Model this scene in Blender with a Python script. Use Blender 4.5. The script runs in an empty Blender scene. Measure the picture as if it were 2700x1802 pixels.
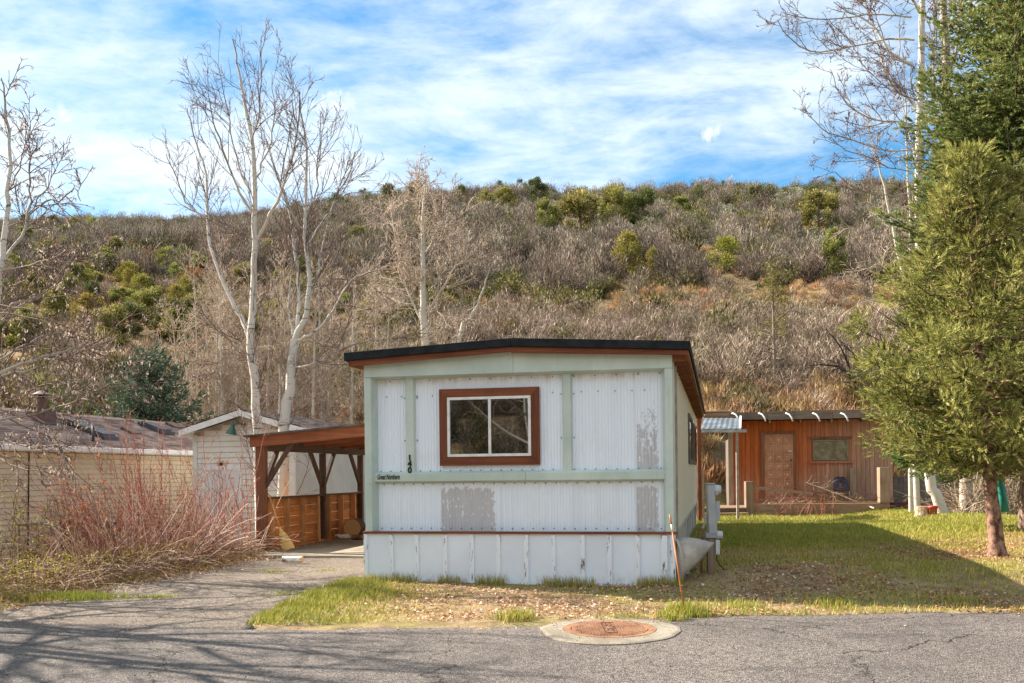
import bpy, math, random
import numpy as np
from mathutils import Vector, Matrix

SC = bpy.context.scene
C = SC.collection
R = math.radians

# ------------------------------------------------------------------ camera
FPX, PX, PY, ROLL, CZ = 2600.0, 1350.0, 1248.0, 0.0105, 1.35
cam_data = bpy.data.cameras.new("camera")
cam_data.sensor_width = 36.0
cam_data.lens = FPX / 2700 * 36
cam_data.shift_y = (PY - 901) / 2700
cam_data.clip_start = 0.05
cam_data.clip_end = 4000
cam = bpy.data.objects.new("camera", cam_data)
C.objects.link(cam)
cr, sr = math.cos(ROLL), math.sin(ROLL)
cam.matrix_world = Matrix(((cr, sr, 0, 0), (0, 0, -1, 0), (-sr, cr, 0, CZ), (0, 0, 0, 1)))
SC.camera = cam

# ------------------------------------------------------------------ light
SUN_EL, SUN_AZ = R(37), R(-65)            # azimuth from +Y, towards -X
sun_dir = Vector((math.sin(SUN_AZ) * math.cos(SUN_EL), math.cos(SUN_AZ) * math.cos(SUN_EL), math.sin(SUN_EL)))
sl = bpy.data.lights.new("sun", 'SUN')
sl.energy = 4.2
sl.angle = R(0.55)
sl.color = (1.0, 0.895, 0.765)
so = bpy.data.objects.new("sun", sl)
C.objects.link(so)
so.rotation_euler = sun_dir.to_track_quat('Z', 'Y').to_euler()

world = bpy.data.worlds.new("World")
SC.world = world
world.use_nodes = True
wt = world.node_tree
wt.nodes.clear()
def wn(t, **k):
    n = wt.nodes.new(t)
    for a, b in k.items():
        setattr(n, a, b)
    return n
sky = wn('ShaderNodeTexSky', sky_type='NISHITA', sun_disc=False, sun_elevation=SUN_EL, sun_rotation=SUN_AZ,
         altitude=2000.0, air_density=1.0, dust_density=0.3, ozone_density=1.0)
tc = wn('ShaderNodeTexCoord')
sepx = wn('ShaderNodeSeparateXYZ')
wt.links.new(tc.outputs['Generated'], sepx.inputs[0])
def wm(op, a, b=None, c=None, clamp=False):
    n = wn('ShaderNodeMath', operation=op, use_clamp=clamp)
    for i, x in enumerate((a, b, c)):
        if x is None: continue
        if isinstance(x, (int, float)): n.inputs[i].default_value = x
        else: wt.links.new(x, n.inputs[i])
    return n.outputs[0]
zz = wm('MAXIMUM', sepx.outputs[2], 0.0)
den = wm('ADD', zz, 0.16)
cu = wm('DIVIDE', sepx.outputs[0], den)
cv = wm('DIVIDE', sepx.outputs[1], den)
comb = wn('ShaderNodeCombineXYZ')
wt.links.new(cu, comb.inputs[0]); wt.links.new(cv, comb.inputs[1])
def cloud_noise(scale, loc, scl, rot, detail, rough, dist, src=None):
    mp = wn('ShaderNodeMapping')
    mp.inputs['Location'].default_value = loc
    mp.inputs['Rotation'].default_value = (0, 0, rot)
    mp.inputs['Scale'].default_value = scl
    wt.links.new(src or comb.outputs[0], mp.inputs[0])
    n = wn('ShaderNodeTexNoise')
    n.inputs['Scale'].default_value = scale
    n.inputs['Detail'].default_value = detail
    n.inputs['Roughness'].default_value = rough
    n.inputs['Distortion'].default_value = dist
    wt.links.new(mp.outputs[0], n.inputs['Vector'])
    return n.outputs['Fac']
def wramp(fac, lo, hi):
    n = wn('ShaderNodeMapRange', interpolation_type='SMOOTHSTEP')
    n.inputs['From Min'].default_value = lo; n.inputs['From Max'].default_value = hi
    wt.links.new(fac, n.inputs['Value'])
    return n.outputs['Result']
SKY_LOC = (0.0, 0.0, 0.0)
n1 = cloud_noise(1.15, (3.1, 1.9, 0), (0.9, 1.2, 1), R(20), 10, 0.58, 0.35)
n2 = cloud_noise(3.5, (7.7, 2.2, 0), (0.8, 1.3, 1), R(35), 9, 0.62, 0.5)
n3 = cloud_noise(10.0, (1.3, 9.2, 0), (0.9, 1.3, 1), R(24), 7, 0.65, 0.3)
# the cirrus sheet lies thicker to -X; cover is raised behind the camera for fill light
side = wm('MULTIPLY', wm('MAXIMUM', wm('MINIMUM', wm('ADD', wm('MULTIPLY', cu, 0.9), wm('MULTIPLY', cv, 0.42)), 2.6), -2.0), -0.085)
dens = wm('ADD', wm('MULTIPLY', n1, 0.58), wm('ADD', wm('MULTIPLY', n2, 0.32), wm('MULTIPLY', n3, 0.14)))
dens = wm('ADD', wm('ADD', dens, side), 0.035)
cl = wramp(dens, 0.375, 0.635)
# small bright puffs: two little cumulus scraps standing alone in the sky
def puff(cx, cy, cz, rad, seed):
    d = Vector((cx, cy, cz)).normalized()
    nz = cloud_noise(48, (seed, 0, 0), (1, 1, 0.7), 0, 6, 0.65, 1.2, tc.outputs['Generated'])
    vm = wn('ShaderNodeVectorMath', operation='DISTANCE')
    wt.links.new(tc.outputs['Generated'], vm.inputs[0])
    vm.inputs[1].default_value = d
    k = wm('ADD', vm.outputs['Value'], wm('MULTIPLY', wm('SUBTRACT', nz, 0.5), rad * 4.5))
    return wramp(wm('SUBTRACT', rad, k), 0.0, rad * 1.3)
def pdir(u, v):
    dx, dy = (u - PX) / FPX, -(v - PY) / FPX
    return (dx * cr + dy * sr, 1.0, -dx * sr + dy * cr)
puffs = [puff(*pdir(1876, 352), 0.0095, 3.0), puff(*pdir(880, 275), 0.015, 5.0), puff(*pdir(168, 302), 0.010, 8.0)]
pf = puffs[0]
for p in puffs[1:]:
    pf = wm('MAXIMUM', pf, wm('MULTIPLY', p, 0.7))
hs = wn('ShaderNodeHueSaturation')
hs.inputs['Saturation'].default_value = 1.34
hs.inputs['Value'].default_value = 0.66
hs.inputs['Hue'].default_value = 0.488
wt.links.new(sky.outputs[0], hs.inputs['Color'])
mx = wn('ShaderNodeMix', data_type='RGBA')
mx.inputs['B'].default_value = (3.1, 3.45, 3.7, 1)
wt.links.new(cl, mx.inputs['Factor']); wt.links.new(hs.outputs[0], mx.inputs['A'])
mx2 = wn('ShaderNodeMix', data_type='RGBA')
mx2.inputs['B'].default_value = (3.9, 4.0, 4.15, 1)
wt.links.new(wm('MULTIPLY', pf, 0.75), mx2.inputs['Factor']); wt.links.new(mx.outputs['Result'], mx2.inputs['A'])
bg = wn('ShaderNodeBackground')
bg.inputs['Strength'].default_value = 0.10
wt.links.new(mx2.outputs['Result'], bg.inputs['Color'])
wo = wn('ShaderNodeOutputWorld')
wt.links.new(bg.outputs[0], wo.inputs['Surface'])

SC.view_settings.view_transform = 'Standard'
SC.view_settings.look = 'None'
SC.view_settings.gamma = 1.0
SC.view_settings.use_curve_mapping = False
SC.view_settings.exposure = 1.75
SC.cycles.max_bounces = 5
SC.cycles.diffuse_bounces = 3
SC.cycles.glossy_bounces = 2
SC.cycles.transparent_max_bounces = 6

rng = np.random.default_rng(7)
rnd = random.Random(7)

# ------------------------------------------------------------------ noise + terrain
_perm = np.random.default_rng(3).random((256, 256))
def vnoise(x, y):
    x = np.asarray(x, float); y = np.asarray(y, float)
    xi = np.floor(x).astype(int); yi = np.floor(y).astype(int)
    fx = x - xi; fy = y - yi
    fx = fx * fx * (3 - 2 * fx); fy = fy * fy * (3 - 2 * fy)
    g = lambda a, b: _perm[a & 255, b & 255]
    return ((g(xi, yi) * (1 - fx) + g(xi + 1, yi) * fx) * (1 - fy) + (g(xi, yi + 1) * (1 - fx) + g(xi + 1, yi + 1) * fx) * fy)
def fbm(x, y, o=4):
    s = 0; a = .5
    for i in range(o):
        s = s + a * (vnoise(x * 2 ** i + 17 * i, y * 2 ** i + 5 * i) - .5); a *= .5
    return s
def sstep(a, b, x):
    t = np.clip((np.asarray(x, float) - a) / (b - a), 0, 1)
    return t * t * (3 - 2 * t)

HILL_Y0 = 33.0
EY = [0, 31, 34, 38, 46, 54, 60.5, 65, 82, 100, 130, 160, 185, 215, 260, 400, 900]
EE = [0, -.045, .030, .078, .124, .157, .1775, .184, .218, .240, .262, .278, .285, .27, .22, .12, .04]
def H(x, y):
    """height of the land"""
    x = np.asarray(x, float); y = np.asarray(y, float)
    near = 0.08 + np.minimum(y - 11.6, 0) * 0.032
    near = np.where(y < 0, 0.08 - 11.6 * .032 + np.maximum(-y - 6, 0) * 0.0, near)
    # the lot next door lies lower
    near = near - 0.5 * sstep(-5.0, -7.6, x - (y - 14) * .12) * sstep(11.5, 16, y)
    # the yard swells a little to the right of the house
    near = near + 0.14 * sstep(0.8, 3.0, x) * sstep(9.8, 11.5, y) * (1 - sstep(16, 26, y))
    near = near - 0.06 * sstep(20, 27, y) * sstep(0, 3, x)
    near = near + 0.13 * sstep(9.2, 10.6, x) * sstep(18, 24, y)
    yy = y
    # bulge and lower shoulder of the hill to the left; ends of the valley curve
    drop = 1 - 0.105 * sstep(-2, -55, x) * sstep(60, 150, y) - 0.10 * sstep(-60, -200, x)
    e = np.interp(yy, EY, EE)
    hill = CZ + e * yy * drop
    hill = hill + sstep(35, 60, y) * fbm(x * .05 + 3, y * .05, 4) * 3.0 + sstep(34, 40, y) * fbm(x * .3, y * .3 + 9, 3) * .9
    t = sstep(30.5, 34.5, y)
    z = near * (1 - t) + hill * t
    # the other side of the valley, behind the camera
    back = np.maximum(-y - 35, 0)
    z = z + np.minimum(back * 0.34, 60) + sstep(0, 30, back) * fbm(x * .05, y * .05, 4) * 5
    return z
def Hs(x, y):
    return float(H(np.array([x]), np.array([y]))[0])

# ---- helpers from a spot in the photograph to a point of the place
def at(u, v, y):
    d = pdir(u, v)
    return Vector((d[0] * y, y, CZ + d[2] * y))
def gnd(u, v):
    """where the sight line first meets the land"""
    d = pdir(u, v)
    ys = np.concatenate([np.arange(4, 40, .05), np.arange(40, 260, .4)])
    hit = CZ + d[2] * ys - H(d[0] * ys, ys)
    k = np.argmax(hit < 0)
    if hit[k] >= 0: k = len(ys) - 1
    y = ys[k]
    return Vector((d[0] * y, y, Hs(d[0] * y, y)))

# ------------------------------------------------------------------ object helpers
def tag(o, label=None, cat=None, group=None, kind=None):
    if label: o['label'] = label
    if cat: o['category'] = cat
    if group: o['group'] = group
    if kind: o['kind'] = kind
    return o
def thing(name, label, cat, loc=(0, 0, 0), rz=0, group=None):
    o = bpy.data.objects.new(name, None)
    o.empty_display_size = .2
    C.objects.link(o)
    o.location = loc; o.rotation_euler = (0, 0, rz)
    return tag(o, label, cat, group)
def link(name, me, parent=None, mat=None):
    if mat is not None and not me.materials: me.materials.append(mat)
    o = bpy.data.objects.new(name, me)
    C.objects.link(o)
    if parent is not None: o.parent = parent
    return o
def copy_tree(o, parent=None):
    c = o.copy(); C.objects.link(c); c.parent = parent
    for ch in list(o.children): copy_tree(ch, c)
    return c

class MB:
    def __init__(s): s.v = []; s.f = []
    def _add(s, vs, fs):
        b = len(s.v); s.v += [tuple(p) for p in vs]; s.f += [tuple(b + i for i in f) for f in fs]
        return s
    def box(s, x0, x1, y0, y1, z0, z1):
        vs = [(x, y, z) for z in (z0, z1) for y in (y0, y1) for x in (x0, x1)]
        return s._add(vs, [(0, 2, 3, 1), (4, 5, 7, 6), (0, 1, 5, 4), (2, 6, 7, 3), (0, 4, 6, 2), (1, 3, 7, 5)])
    def beam(s, p, q, w, h, up=(0, 0, 1)):
        p = Vector(p); q = Vector(q); d = (q - p).normalized(); up = Vector(up)
        sx = d.cross(up)
        if sx.length < 1e-4: sx = d.cross(Vector((0, 1, 0)))
        sx.normalize(); uz = sx.cross(d)
        vs = [b + sx * (a * w / 2) + uz * (c * h / 2) for b in (p, q) for a, c in ((-1, -1), (1, -1), (1, 1), (-1, 1))]
        return s._add(vs, [(0, 1, 2, 3), (7, 6, 5, 4), (0, 4, 5, 1), (1, 5, 6, 2), (2, 6, 7, 3), (3, 7, 4, 0)])
    def prism(s, poly, axis, a, b):
        """poly: 2-D outline swept along axis (0,1,2) from a to b"""
        n = len(poly); vs = []
        for t in (a, b):
            for p, q in poly:
                vs.append((t, p, q) if axis == 0 else (p, t, q) if axis == 1 else (p, q, t))
        fs = [tuple(range(n))[::-1], tuple(range(n, 2 * n))] + [(i, (i + 1) % n, n + (i + 1) % n, n + i) for i in range(n)]
        return s._add(vs, fs)
    def tube(s, pts, rad, n=8, caps=True):
        pts = [Vector(p) for p in pts]; k = len(pts)
        rad = [rad] * k if isinstance(rad, (int, float)) else rad
        b = len(s.v); prev = None
        for i, p in enumerate(pts):
            d = (pts[min(i + 1, k - 1)] - pts[max(i - 1, 0)]).normalized()
            if prev is None:
                a = d.cross(Vector((0, 0, 1)))
                if a.length < .05: a = d.cross(Vector((1, 0, 0)))
            else: a = prev - d * prev.dot(d)
            a.normalize(); prev = a; c = d.cross(a)
            for j in range(n):
                t = 2 * math.pi * j / n
                s.v.append(tuple(p + (a * math.cos(t) + c * math.sin(t)) * rad[i]))
        for i in range(k - 1):
            for j in range(n):
                s.f.append((b + i * n + j, b + i * n + (j + 1) % n, b + (i + 1) * n + (j + 1) % n, b + (i + 1) * n + j))
        if caps:
            s.f.append(tuple(b + j for j in range(n))[::-1]); s.f.append(tuple(b + (k - 1) * n + j for j in range(n)))
        return s
    def lathe(s, prof, n=20, c=(0, 0, 0)):
        b = len(s.v)
        for r, z in prof:
            for j in range(n):
                t = 2 * math.pi * j / n
                s.v.append((c[0] + r * math.cos(t), c[1] + r * math.sin(t), c[2] + z))
        for i in range(len(prof) - 1):
            for j in range(n):
                s.f.append((b + i * n + j, b + i * n + (j + 1) % n, b + (i + 1) * n + (j + 1) % n, b + (i + 1) * n + j))
        return s
    def quad(s, *p): return s._add(p, [tuple(range(len(p)))])
    def mesh(s, name, mat=None, smooth=False):
        me = bpy.data.meshes.new(name)
        me.from_pydata(s.v, [], s.f)
        if smooth: me.polygons.foreach_set('use_smooth', [True] * len(me.polygons))
        if mat: me.materials.append(mat)
        me.update()
        return me
    def build(s, name, mat, parent=None, smooth=False, bevel=0):
        o = link(name, s.mesh(name, mat, smooth), parent)
        if bevel:
            m = o.modifiers.new('bevel', 'BEVEL'); m.width = bevel; m.segments = 2; m.limit_method = 'ANGLE'
        return o

def mesh_np(name, verts, faces, mat=None, smooth=False, tint=None):
    """verts (N,3), faces (M,k): quick mesh from arrays; tint: (N,) value kept as a point attribute"""
    verts = np.ascontiguousarray(verts, np.float32); faces = np.ascontiguousarray(faces, np.int32)
    me = bpy.data.meshes.new(name)
    me.vertices.add(len(verts)); me.vertices.foreach_set('co', verts.ravel())
    k = faces.shape[1]
    me.loops.add(faces.size); me.loops.foreach_set('vertex_index', faces.ravel())
    me.polygons.add(len(faces))
    me.polygons.foreach_set('loop_start', np.arange(0, faces.size, k, dtype=np.int32))
    me.polygons.foreach_set('loop_total', np.full(len(faces), k, np.int32))
    if smooth: me.polygons.foreach_set('use_smooth', np.ones(len(faces), bool))
    if tint is not None:
        a = me.attributes.new('tint', 'FLOAT', 'POINT'); a.data.foreach_set('value', np.ascontiguousarray(tint, np.float32))
    if mat: me.materials.append(mat)
    me.update(calc_edges=True)
    return me

def text_mesh(name, body, size, mat, shear=0, depth=.004, align='CENTER', bold=0, spacing=1):
    cu_ = bpy.data.curves.new(name, 'FONT')
    cu_.body = body; cu_.size = size; cu_.extrude = depth / 2; cu_.shear = shear; cu_.offset = bold
    cu_.align_x = align; cu_.align_y = 'CENTER'; cu_.space_character = spacing; cu_.resolution_u = 3
    o = bpy.data.objects.new(name, cu_)
    C.objects.link(o)
    dg = bpy.context.evaluated_depsgraph_get()
    me = bpy.data.meshes.new_from_object(o.evaluated_get(dg))
    bpy.data.objects.remove(o)
    me.materials.clear(); me.materials.append(mat)
    return me

# ------------------------------------------------------------------ materials
class NT:
    def __init__(s, name):
        s.m = bpy.data.materials.new(name); s.m.use_nodes = True
        s.t = s.m.node_tree; s.t.nodes.clear()
        s.out = s.t.nodes.new('ShaderNodeOutputMaterial')
        s.p = s.t.nodes.new('ShaderNodeBsdfPrincipled')
        s.t.links.new(s.p.outputs[0], s.out.inputs[0])
        s.tc = s.t.nodes.new('ShaderNodeTexCoord')
    def link(s, a, b): s.t.links.new(a, b)
    def put(s, sock, x):
        if isinstance(x, bpy.types.NodeSocket): s.link(x, sock)
        elif isinstance(x, (tuple, list)) and len(x) == 3 and sock.type == 'RGBA': sock.default_value = (*x, 1)
        else: sock.default_value = x
    def coord(s, scale=(1, 1, 1), loc=(0, 0, 0), which='Object', rot=(0, 0, 0)):
        n = s.t.nodes.new('ShaderNodeMapping')
        n.inputs['Scale'].default_value = scale; n.inputs['Location'].default_value = loc; n.inputs['Rotation'].default_value = rot
        if which == 'World':
            g = s.t.nodes.new('ShaderNodeNewGeometry'); s.link(g.outputs['Position'], n.inputs[0])
        else: s.link(s.tc.outputs[which], n.inputs[0])
        return n.outputs[0]
    def noise(s, scale, vec=None, detail=4, rough=.55, dist=0):
        n = s.t.nodes.new('ShaderNodeTexNoise')
        n.inputs['Scale'].default_value = scale; n.inputs['Detail'].default_value = detail
        n.inputs['Roughness'].default_value = rough; n.inputs['Distortion'].default_value = dist
        s.link(vec if vec is not None else s.coord(), n.inputs['Vector'])
        return n.outputs['Fac']
    def voro(s, scale, vec=None, feature='F1', out='Distance'):
        n = s.t.nodes.new('ShaderNodeTexVoronoi'); n.feature = feature
        n.inputs['Scale'].default_value = scale
        s.link(vec if vec is not None else s.coord(), n.inputs['Vector'])
        return n.outputs[out]
    def ramp(s, f, lo, hi, a=0, b=1):
        n = s.t.nodes.new('ShaderNodeMapRange'); n.interpolation_type = 'SMOOTHSTEP'
        for k, x in zip(('From Min', 'From Max', 'To Min', 'To Max'), (lo, hi, a, b)): n.inputs[k].default_value = x
        s.link(f, n.inputs['Value']); return n.outputs['Result']
    def math(s, op, a, b=0, clamp=False):
        n = s.t.nodes.new('ShaderNodeMath'); n.operation = op; n.use_clamp = clamp
        s.put(n.inputs[0], a); s.put(n.inputs[1], b); return n.outputs[0]
    def mix(s, f, a, b, mode='MIX'):
        n = s.t.nodes.new('ShaderNodeMix'); n.data_type = 'RGBA'; n.blend_type = mode
        s.put(n.inputs['Factor'], f); s.put(n.inputs['A'], a); s.put(n.inputs['B'], b); return n.outputs['Result']
    def xyz(s, which='Object'):
        n = s.t.nodes.new('ShaderNodeSeparateXYZ')
        if which == 'World':
            g = s.t.nodes.new('ShaderNodeNewGeometry'); s.link(g.outputs['Position'], n.inputs[0])
        else: s.link(s.tc.outputs[which], n.inputs[0])
        return n.outputs
    def attr(s, name='tint'):
        n = s.t.nodes.new('ShaderNodeAttribute'); n.attribute_name = name; return n.outputs['Fac']
    def rand(s):
        n = s.t.nodes.new('ShaderNodeObjectInfo'); return n.outputs['Random']
    def bump(s, h, strength=.3, dist=.02):
        n = s.t.nodes.new('ShaderNodeBump'); n.inputs['Strength'].default_value = strength; n.inputs['Distance'].default_value = dist
        s.link(h, n.inputs['Height']); s.link(n.outputs[0], s.p.inputs['Normal']); return s
    def done(s, col=None, rough=None, metal=None, spec=None):
        if col is not None: s.put(s.p.inputs['Base Color'], col)
        if rough is not None: s.put(s.p.inputs['Roughness'], rough)
        if metal is not None: s.put(s.p.inputs['Metallic'], metal)
        if spec is not None: s.put(s.p.inputs['Specular IOR Level'], spec)
        return s.m

def plain(name, col, rough=.6, var=.25, scale=6, metal=0, spec=.4, bump=0, stretch=(1, 1, 1), col2=None, lo=.35, hi=.65):
    n = NT(name); v = n.coord(stretch)
    f = n.noise(scale, v, 5)
    a = tuple(c * (1 - var) for c in col); b = col2 or tuple(min(1, c * (1 + var * .6)) for c in col)
    if bump: n.bump(n.noise(scale * 5, v, 4), bump, .01)
    return n.done(n.mix(n.ramp(f, lo, hi), a, b), rough, metal, spec)

def wood(name, c1, c2, axis=2, grain=34, rough=.75, dark=(.02, .012, .008), knots=.0, bump=.25, long=1.2, objvar=.35):
    """boards: grain stretched along one axis, weathered patches, each piece a little different"""
    n = NT(name)
    st = [grain] * 3; st[axis] = long
    ob = n.t.nodes.new('ShaderNodeObjectInfo')
    off = n.t.nodes.new('ShaderNodeVectorMath'); off.operation = 'ADD'
    sc = n.t.nodes.new('ShaderNodeVectorMath'); sc.operation = 'SCALE'
    cb = n.t.nodes.new('ShaderNodeCombineXYZ')
    for i in range(3): n.link(ob.outputs['Random'], cb.inputs[i])
    n.link(cb.outputs[0], sc.inputs[0]); sc.inputs['Scale'].default_value = 37.0
    n.link(n.tc.outputs['Object'], off.inputs[0]); n.link(sc.outputs[0], off.inputs[1])
    mp = n.t.nodes.new('ShaderNodeMapping'); mp.inputs['Scale'].default_value = st
    n.link(off.outputs[0], mp.inputs[0])
    g = n.noise(1, mp.outputs[0], 6, .65, .4)
    big = n.noise(2.2, off.outputs[0], 4)
    col = n.mix(n.ramp(g, .3, .7), c1, c2)
    col = n.mix(n.math('MULTIPLY', n.ramp(g, .62, .8), .55), col, dark)
    col = n.mix(n.ramp(big, .45, .75, 0, .5), col, tuple(c * .55 for c in c1))
    val = n.t.nodes.new('ShaderNodeHueSaturation')
    n.put(val.inputs['Value'], n.math('ADD', n.math('MULTIPLY', ob.outputs['Random'], objvar), 1 - objvar / 2))
    n.link(col, val.inputs['Color'])
    n.bump(g, bump, .006)
    return n.done(val.outputs[0], rough, 0, .3)

def leafy(name, cols, rough=.6, trans=.25, world_scale=.0, wcol=None, rand_amt=.0):
    """leaves, needles, twigs: colour steps over the 'tint' kept on the mesh, and a bit of light let through"""
    n = NT(name)
    rp = n.t.nodes.new('ShaderNodeValToRGB')
    e = rp.color_ramp.elements
    while len(e) < len(cols): e.new(.5)
    for i, c in enumerate(cols): e[i].position = i / max(1, len(cols) - 1); e[i].color = (*c, 1)
    n.link(n.attr('tint'), rp.inputs[0])
    col = rp.outputs[0]
    if wcol:
        f = n.ramp(n.noise(world_scale, n.coord(which='World'), 3), .42, .62)
        col = n.mix(n.math('MULTIPLY', f, wcol[1]), col, wcol[0])
    if rand_amt:
        h = n.t.nodes.new('ShaderNodeHueSaturation')
        r = n.rand()
        n.put(h.inputs['Value'], n.math('ADD', n.math('MULTIPLY', r, rand_amt), 1 - rand_amt / 2))
        n.put(h.inputs['Hue'], n.math('ADD', n.math('MULTIPLY', n.math('FRACT', n.math('MULTIPLY', r, 7.3)), .05), .475))
        n.link(col, h.inputs['Color']); col = h.outputs[0]
    n.done(col, rough, 0, .25)
    if trans:
        t = n.t.nodes.new('ShaderNodeBsdfTranslucent'); n.link(col, t.inputs['Color'])
        m = n.t.nodes.new('ShaderNodeMixShader'); m.inputs[0].default_value = trans
        n.link(n.p.outputs[0], m.inputs[1]); n.link(t.outputs[0], m.inputs[2]); n.link(m.outputs[0], n.out.inputs[0])
    return n.m
# ================================================================== THE SETTING
# pavement outlines, read off the photograph and laid on the land
_re = [gnd(u, v) for u, v in ((640, 1664), (1030, 1656), (1410, 1650), (1830, 1628), (2300, 1620), (2700, 1614))]
RE_X = [-200, -9, -5.9] + [p.x for p in _re] + [12, 200]
RE_Y = [10.6, 9.9, 9.6] + [p.y for p in _re] + [9.75, 12]
def road_edge(x):
    x = np.asarray(x, float)
    return np.interp(x, RE_X, RE_Y) + fbm(x * 1.7, x * 0 + 4, 4) * .22
_dl = [gnd(u, v) for u, v in ((0, 1612), (170, 1577), (345, 1541), (552, 1500), (690, 1470))]
_dr = [gnd(u, v) for u, v in ((643, 1663), (747, 1609), (850, 1568), (945, 1535))]
DL_Y = [8.0, 9.2] + [p.y for p in _dl] + [19]
DL_X = [-7.2, -6.2] + [p.x for p in _dl] + [_dl[-1].x + .2]
DR_Y = [8.0] + [p.y for p in _dr] + [13.2, 19]
DR_X = [-2.5] + [p.x for p in _dr] + [-1.45, -0.3]
SLAB_Y = gnd(800, 1474).y
def drive_left(y): return np.interp(y, DL_Y, DL_X) + fbm(np.asarray(y, float) * 1.9, np.asarray(y, float) * 0 + 8, 4) * .30
def drive_right(y): return np.interp(y, DR_Y, DR_X) + fbm(np.asarray(y, float) * 2.1, np.asarray(y, float) * 0 + 2, 4) * .22 * (1 - sstep(12, 13, y))
def paved(x, y, m=0.0):
    x = np.asarray(x, float); y = np.asarray(y, float)
    r = (y < road_edge(x) - m) & (y > -6)
    d = (y < SLAB_Y + 7.6) & (y > 8) & (x > drive_left(np.minimum(y, 18)) + m) & (x < drive_right(np.minimum(y, 18)) - m)
    return r | d

def grid_mesh(xs, ys, zf):
    X, Y = np.meshgrid(xs, ys)
    Z = zf(X, Y)
    v = np.stack([X.ravel(), Y.ravel(), Z.ravel()], 1)
    nx = len(xs)
    i = np.arange((len(ys) - 1) * nx).reshape(-1, nx)[:, :-1].ravel()
    return v, np.stack([i, i + 1, i + nx + 1, i + nx], 1)
def spread(*segs):
    out = []
    for a, b, s in segs: out += list(np.arange(a, b - 1e-6, s))
    return np.array(out + [segs[-1][1]])

# ---- materials of the ground
n = NT('ground_earth')
wv = n.coord(which='World')
f1 = n.noise(.55, wv, 5, .6); f2 = n.noise(5, wv, 6, .7); f3 = n.noise(40, wv, 4, .7)
c = n.mix(n.ramp(f2, .35, .65), (.19, .13, .07), (.36, .26, .15))
c = n.mix(n.math('MULTIPLY', n.ramp(f1, .47, .6), .6), c, (.24, .23, .06))
c = n.mix(n.math('MULTIPLY', n.ramp(f3, .55, .7), .6), c, (.34, .25, .16))
n.bump(f3, .7, .03)
M_ground = n.done(c, .95, 0, .15)

n = NT('hill_soil')
wv = n.coord(which='World')
f1 = n.noise(.07, wv, 5, .6); f2 = n.noise(.8, wv, 6, .7); f3 = n.noise(5, wv, 5, .7)
c = n.mix(n.ramp(f2, .35, .65), (.15, .11, .06), (.28, .20, .11))
c = n.mix(n.math('MULTIPLY', n.ramp(f1, .48, .62), .6), c, (.35, .24, .12))
c = n.mix(n.math('MULTIPLY', n.ramp(f3, .52, .7), .6), c, (.34, .25, .14))
n.bump(f3, .8, .25)
M_hill = n.done(c, .95, 0, .1)

n = NT('asphalt_old')
wv = n.coord(which='World')
ag = n.voro(75, wv, 'F1', 'Color'); agd = n.voro(75, wv)
sep = n.t.nodes.new('ShaderNodeSeparateColor'); n.link(ag, sep.inputs[0])
big = n.noise(.5, wv, 5, .6); mid = n.noise(3.5, wv, 5, .6); fin = n.noise(60, wv, 3, .7)
c = n.mix(sep.outputs[0], (.052, .045, .042), (.265, .228, .202))
c = n.mix(n.ramp(big, .38, .62), c, n.mix(.5, c, (.08, .071, .068)))
c = n.mix(n.math('MULTIPLY', n.ramp(mid, .52, .7), .3), c, (.20, .17, .145))
c = n.mix(n.math('MULTIPLY', n.ramp(fin, .62, .72), .75), c, (.035, .03, .028))
tar = n.noise(1.1, n.coord((.35, 1.6, 1), (2, 9, 0), which='World'), 5, .65)
c = n.mix(n.math('MULTIPLY', n.ramp(tar, .56, .63), .45), c, (.05, .046, .046))
cv_ = n.coord((1, 1, 0), which='World')
dw = n.t.nodes.new('ShaderNodeVectorMath'); dw.operation = 'ADD'
cbx = n.t.nodes.new('ShaderNodeCombineXYZ'); n.put(cbx.inputs[0], n.math('MULTIPLY', mid, .7)); n.put(cbx.inputs[1], n.math('MULTIPLY', n.noise(3.1, n.coord(loc=(5, 3, 0), which='World'), 5), .7))
n.link(cv_, dw.inputs[0]); n.link(cbx.outputs[0], dw.inputs[1])
crk = n.voro(.30, dw.outputs[0], 'DISTANCE_TO_EDGE')
cm = n.math('MULTIPLY', n.ramp(crk, .0, .0045, 1, 0), n.ramp(big, .46, .52))
c = n.mix(n.math('MULTIPLY', cm, .8), c, (.03, .027, .025))
gr2 = n.noise(24, wv, 4, .75); c = n.mix(n.math('MULTIPLY', n.ramp(gr2, .50, .66), .55), c, n.mix(.62, c, (.02, .018, .017)))
c = n.mix(n.math('MULTIPLY', n.ramp(n.noise(31, n.coord(loc=(3, 7, 0), which='World'), 3, .7), .56, .70), .5), c, (.40, .35, .31))
n.bump(n.math('ADD', n.math('SUBTRACT', agd, n.math('MULTIPLY', cm, 2)), gr2), .8, .012)
M_road = n.done(c, .9, 0, .25)

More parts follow.
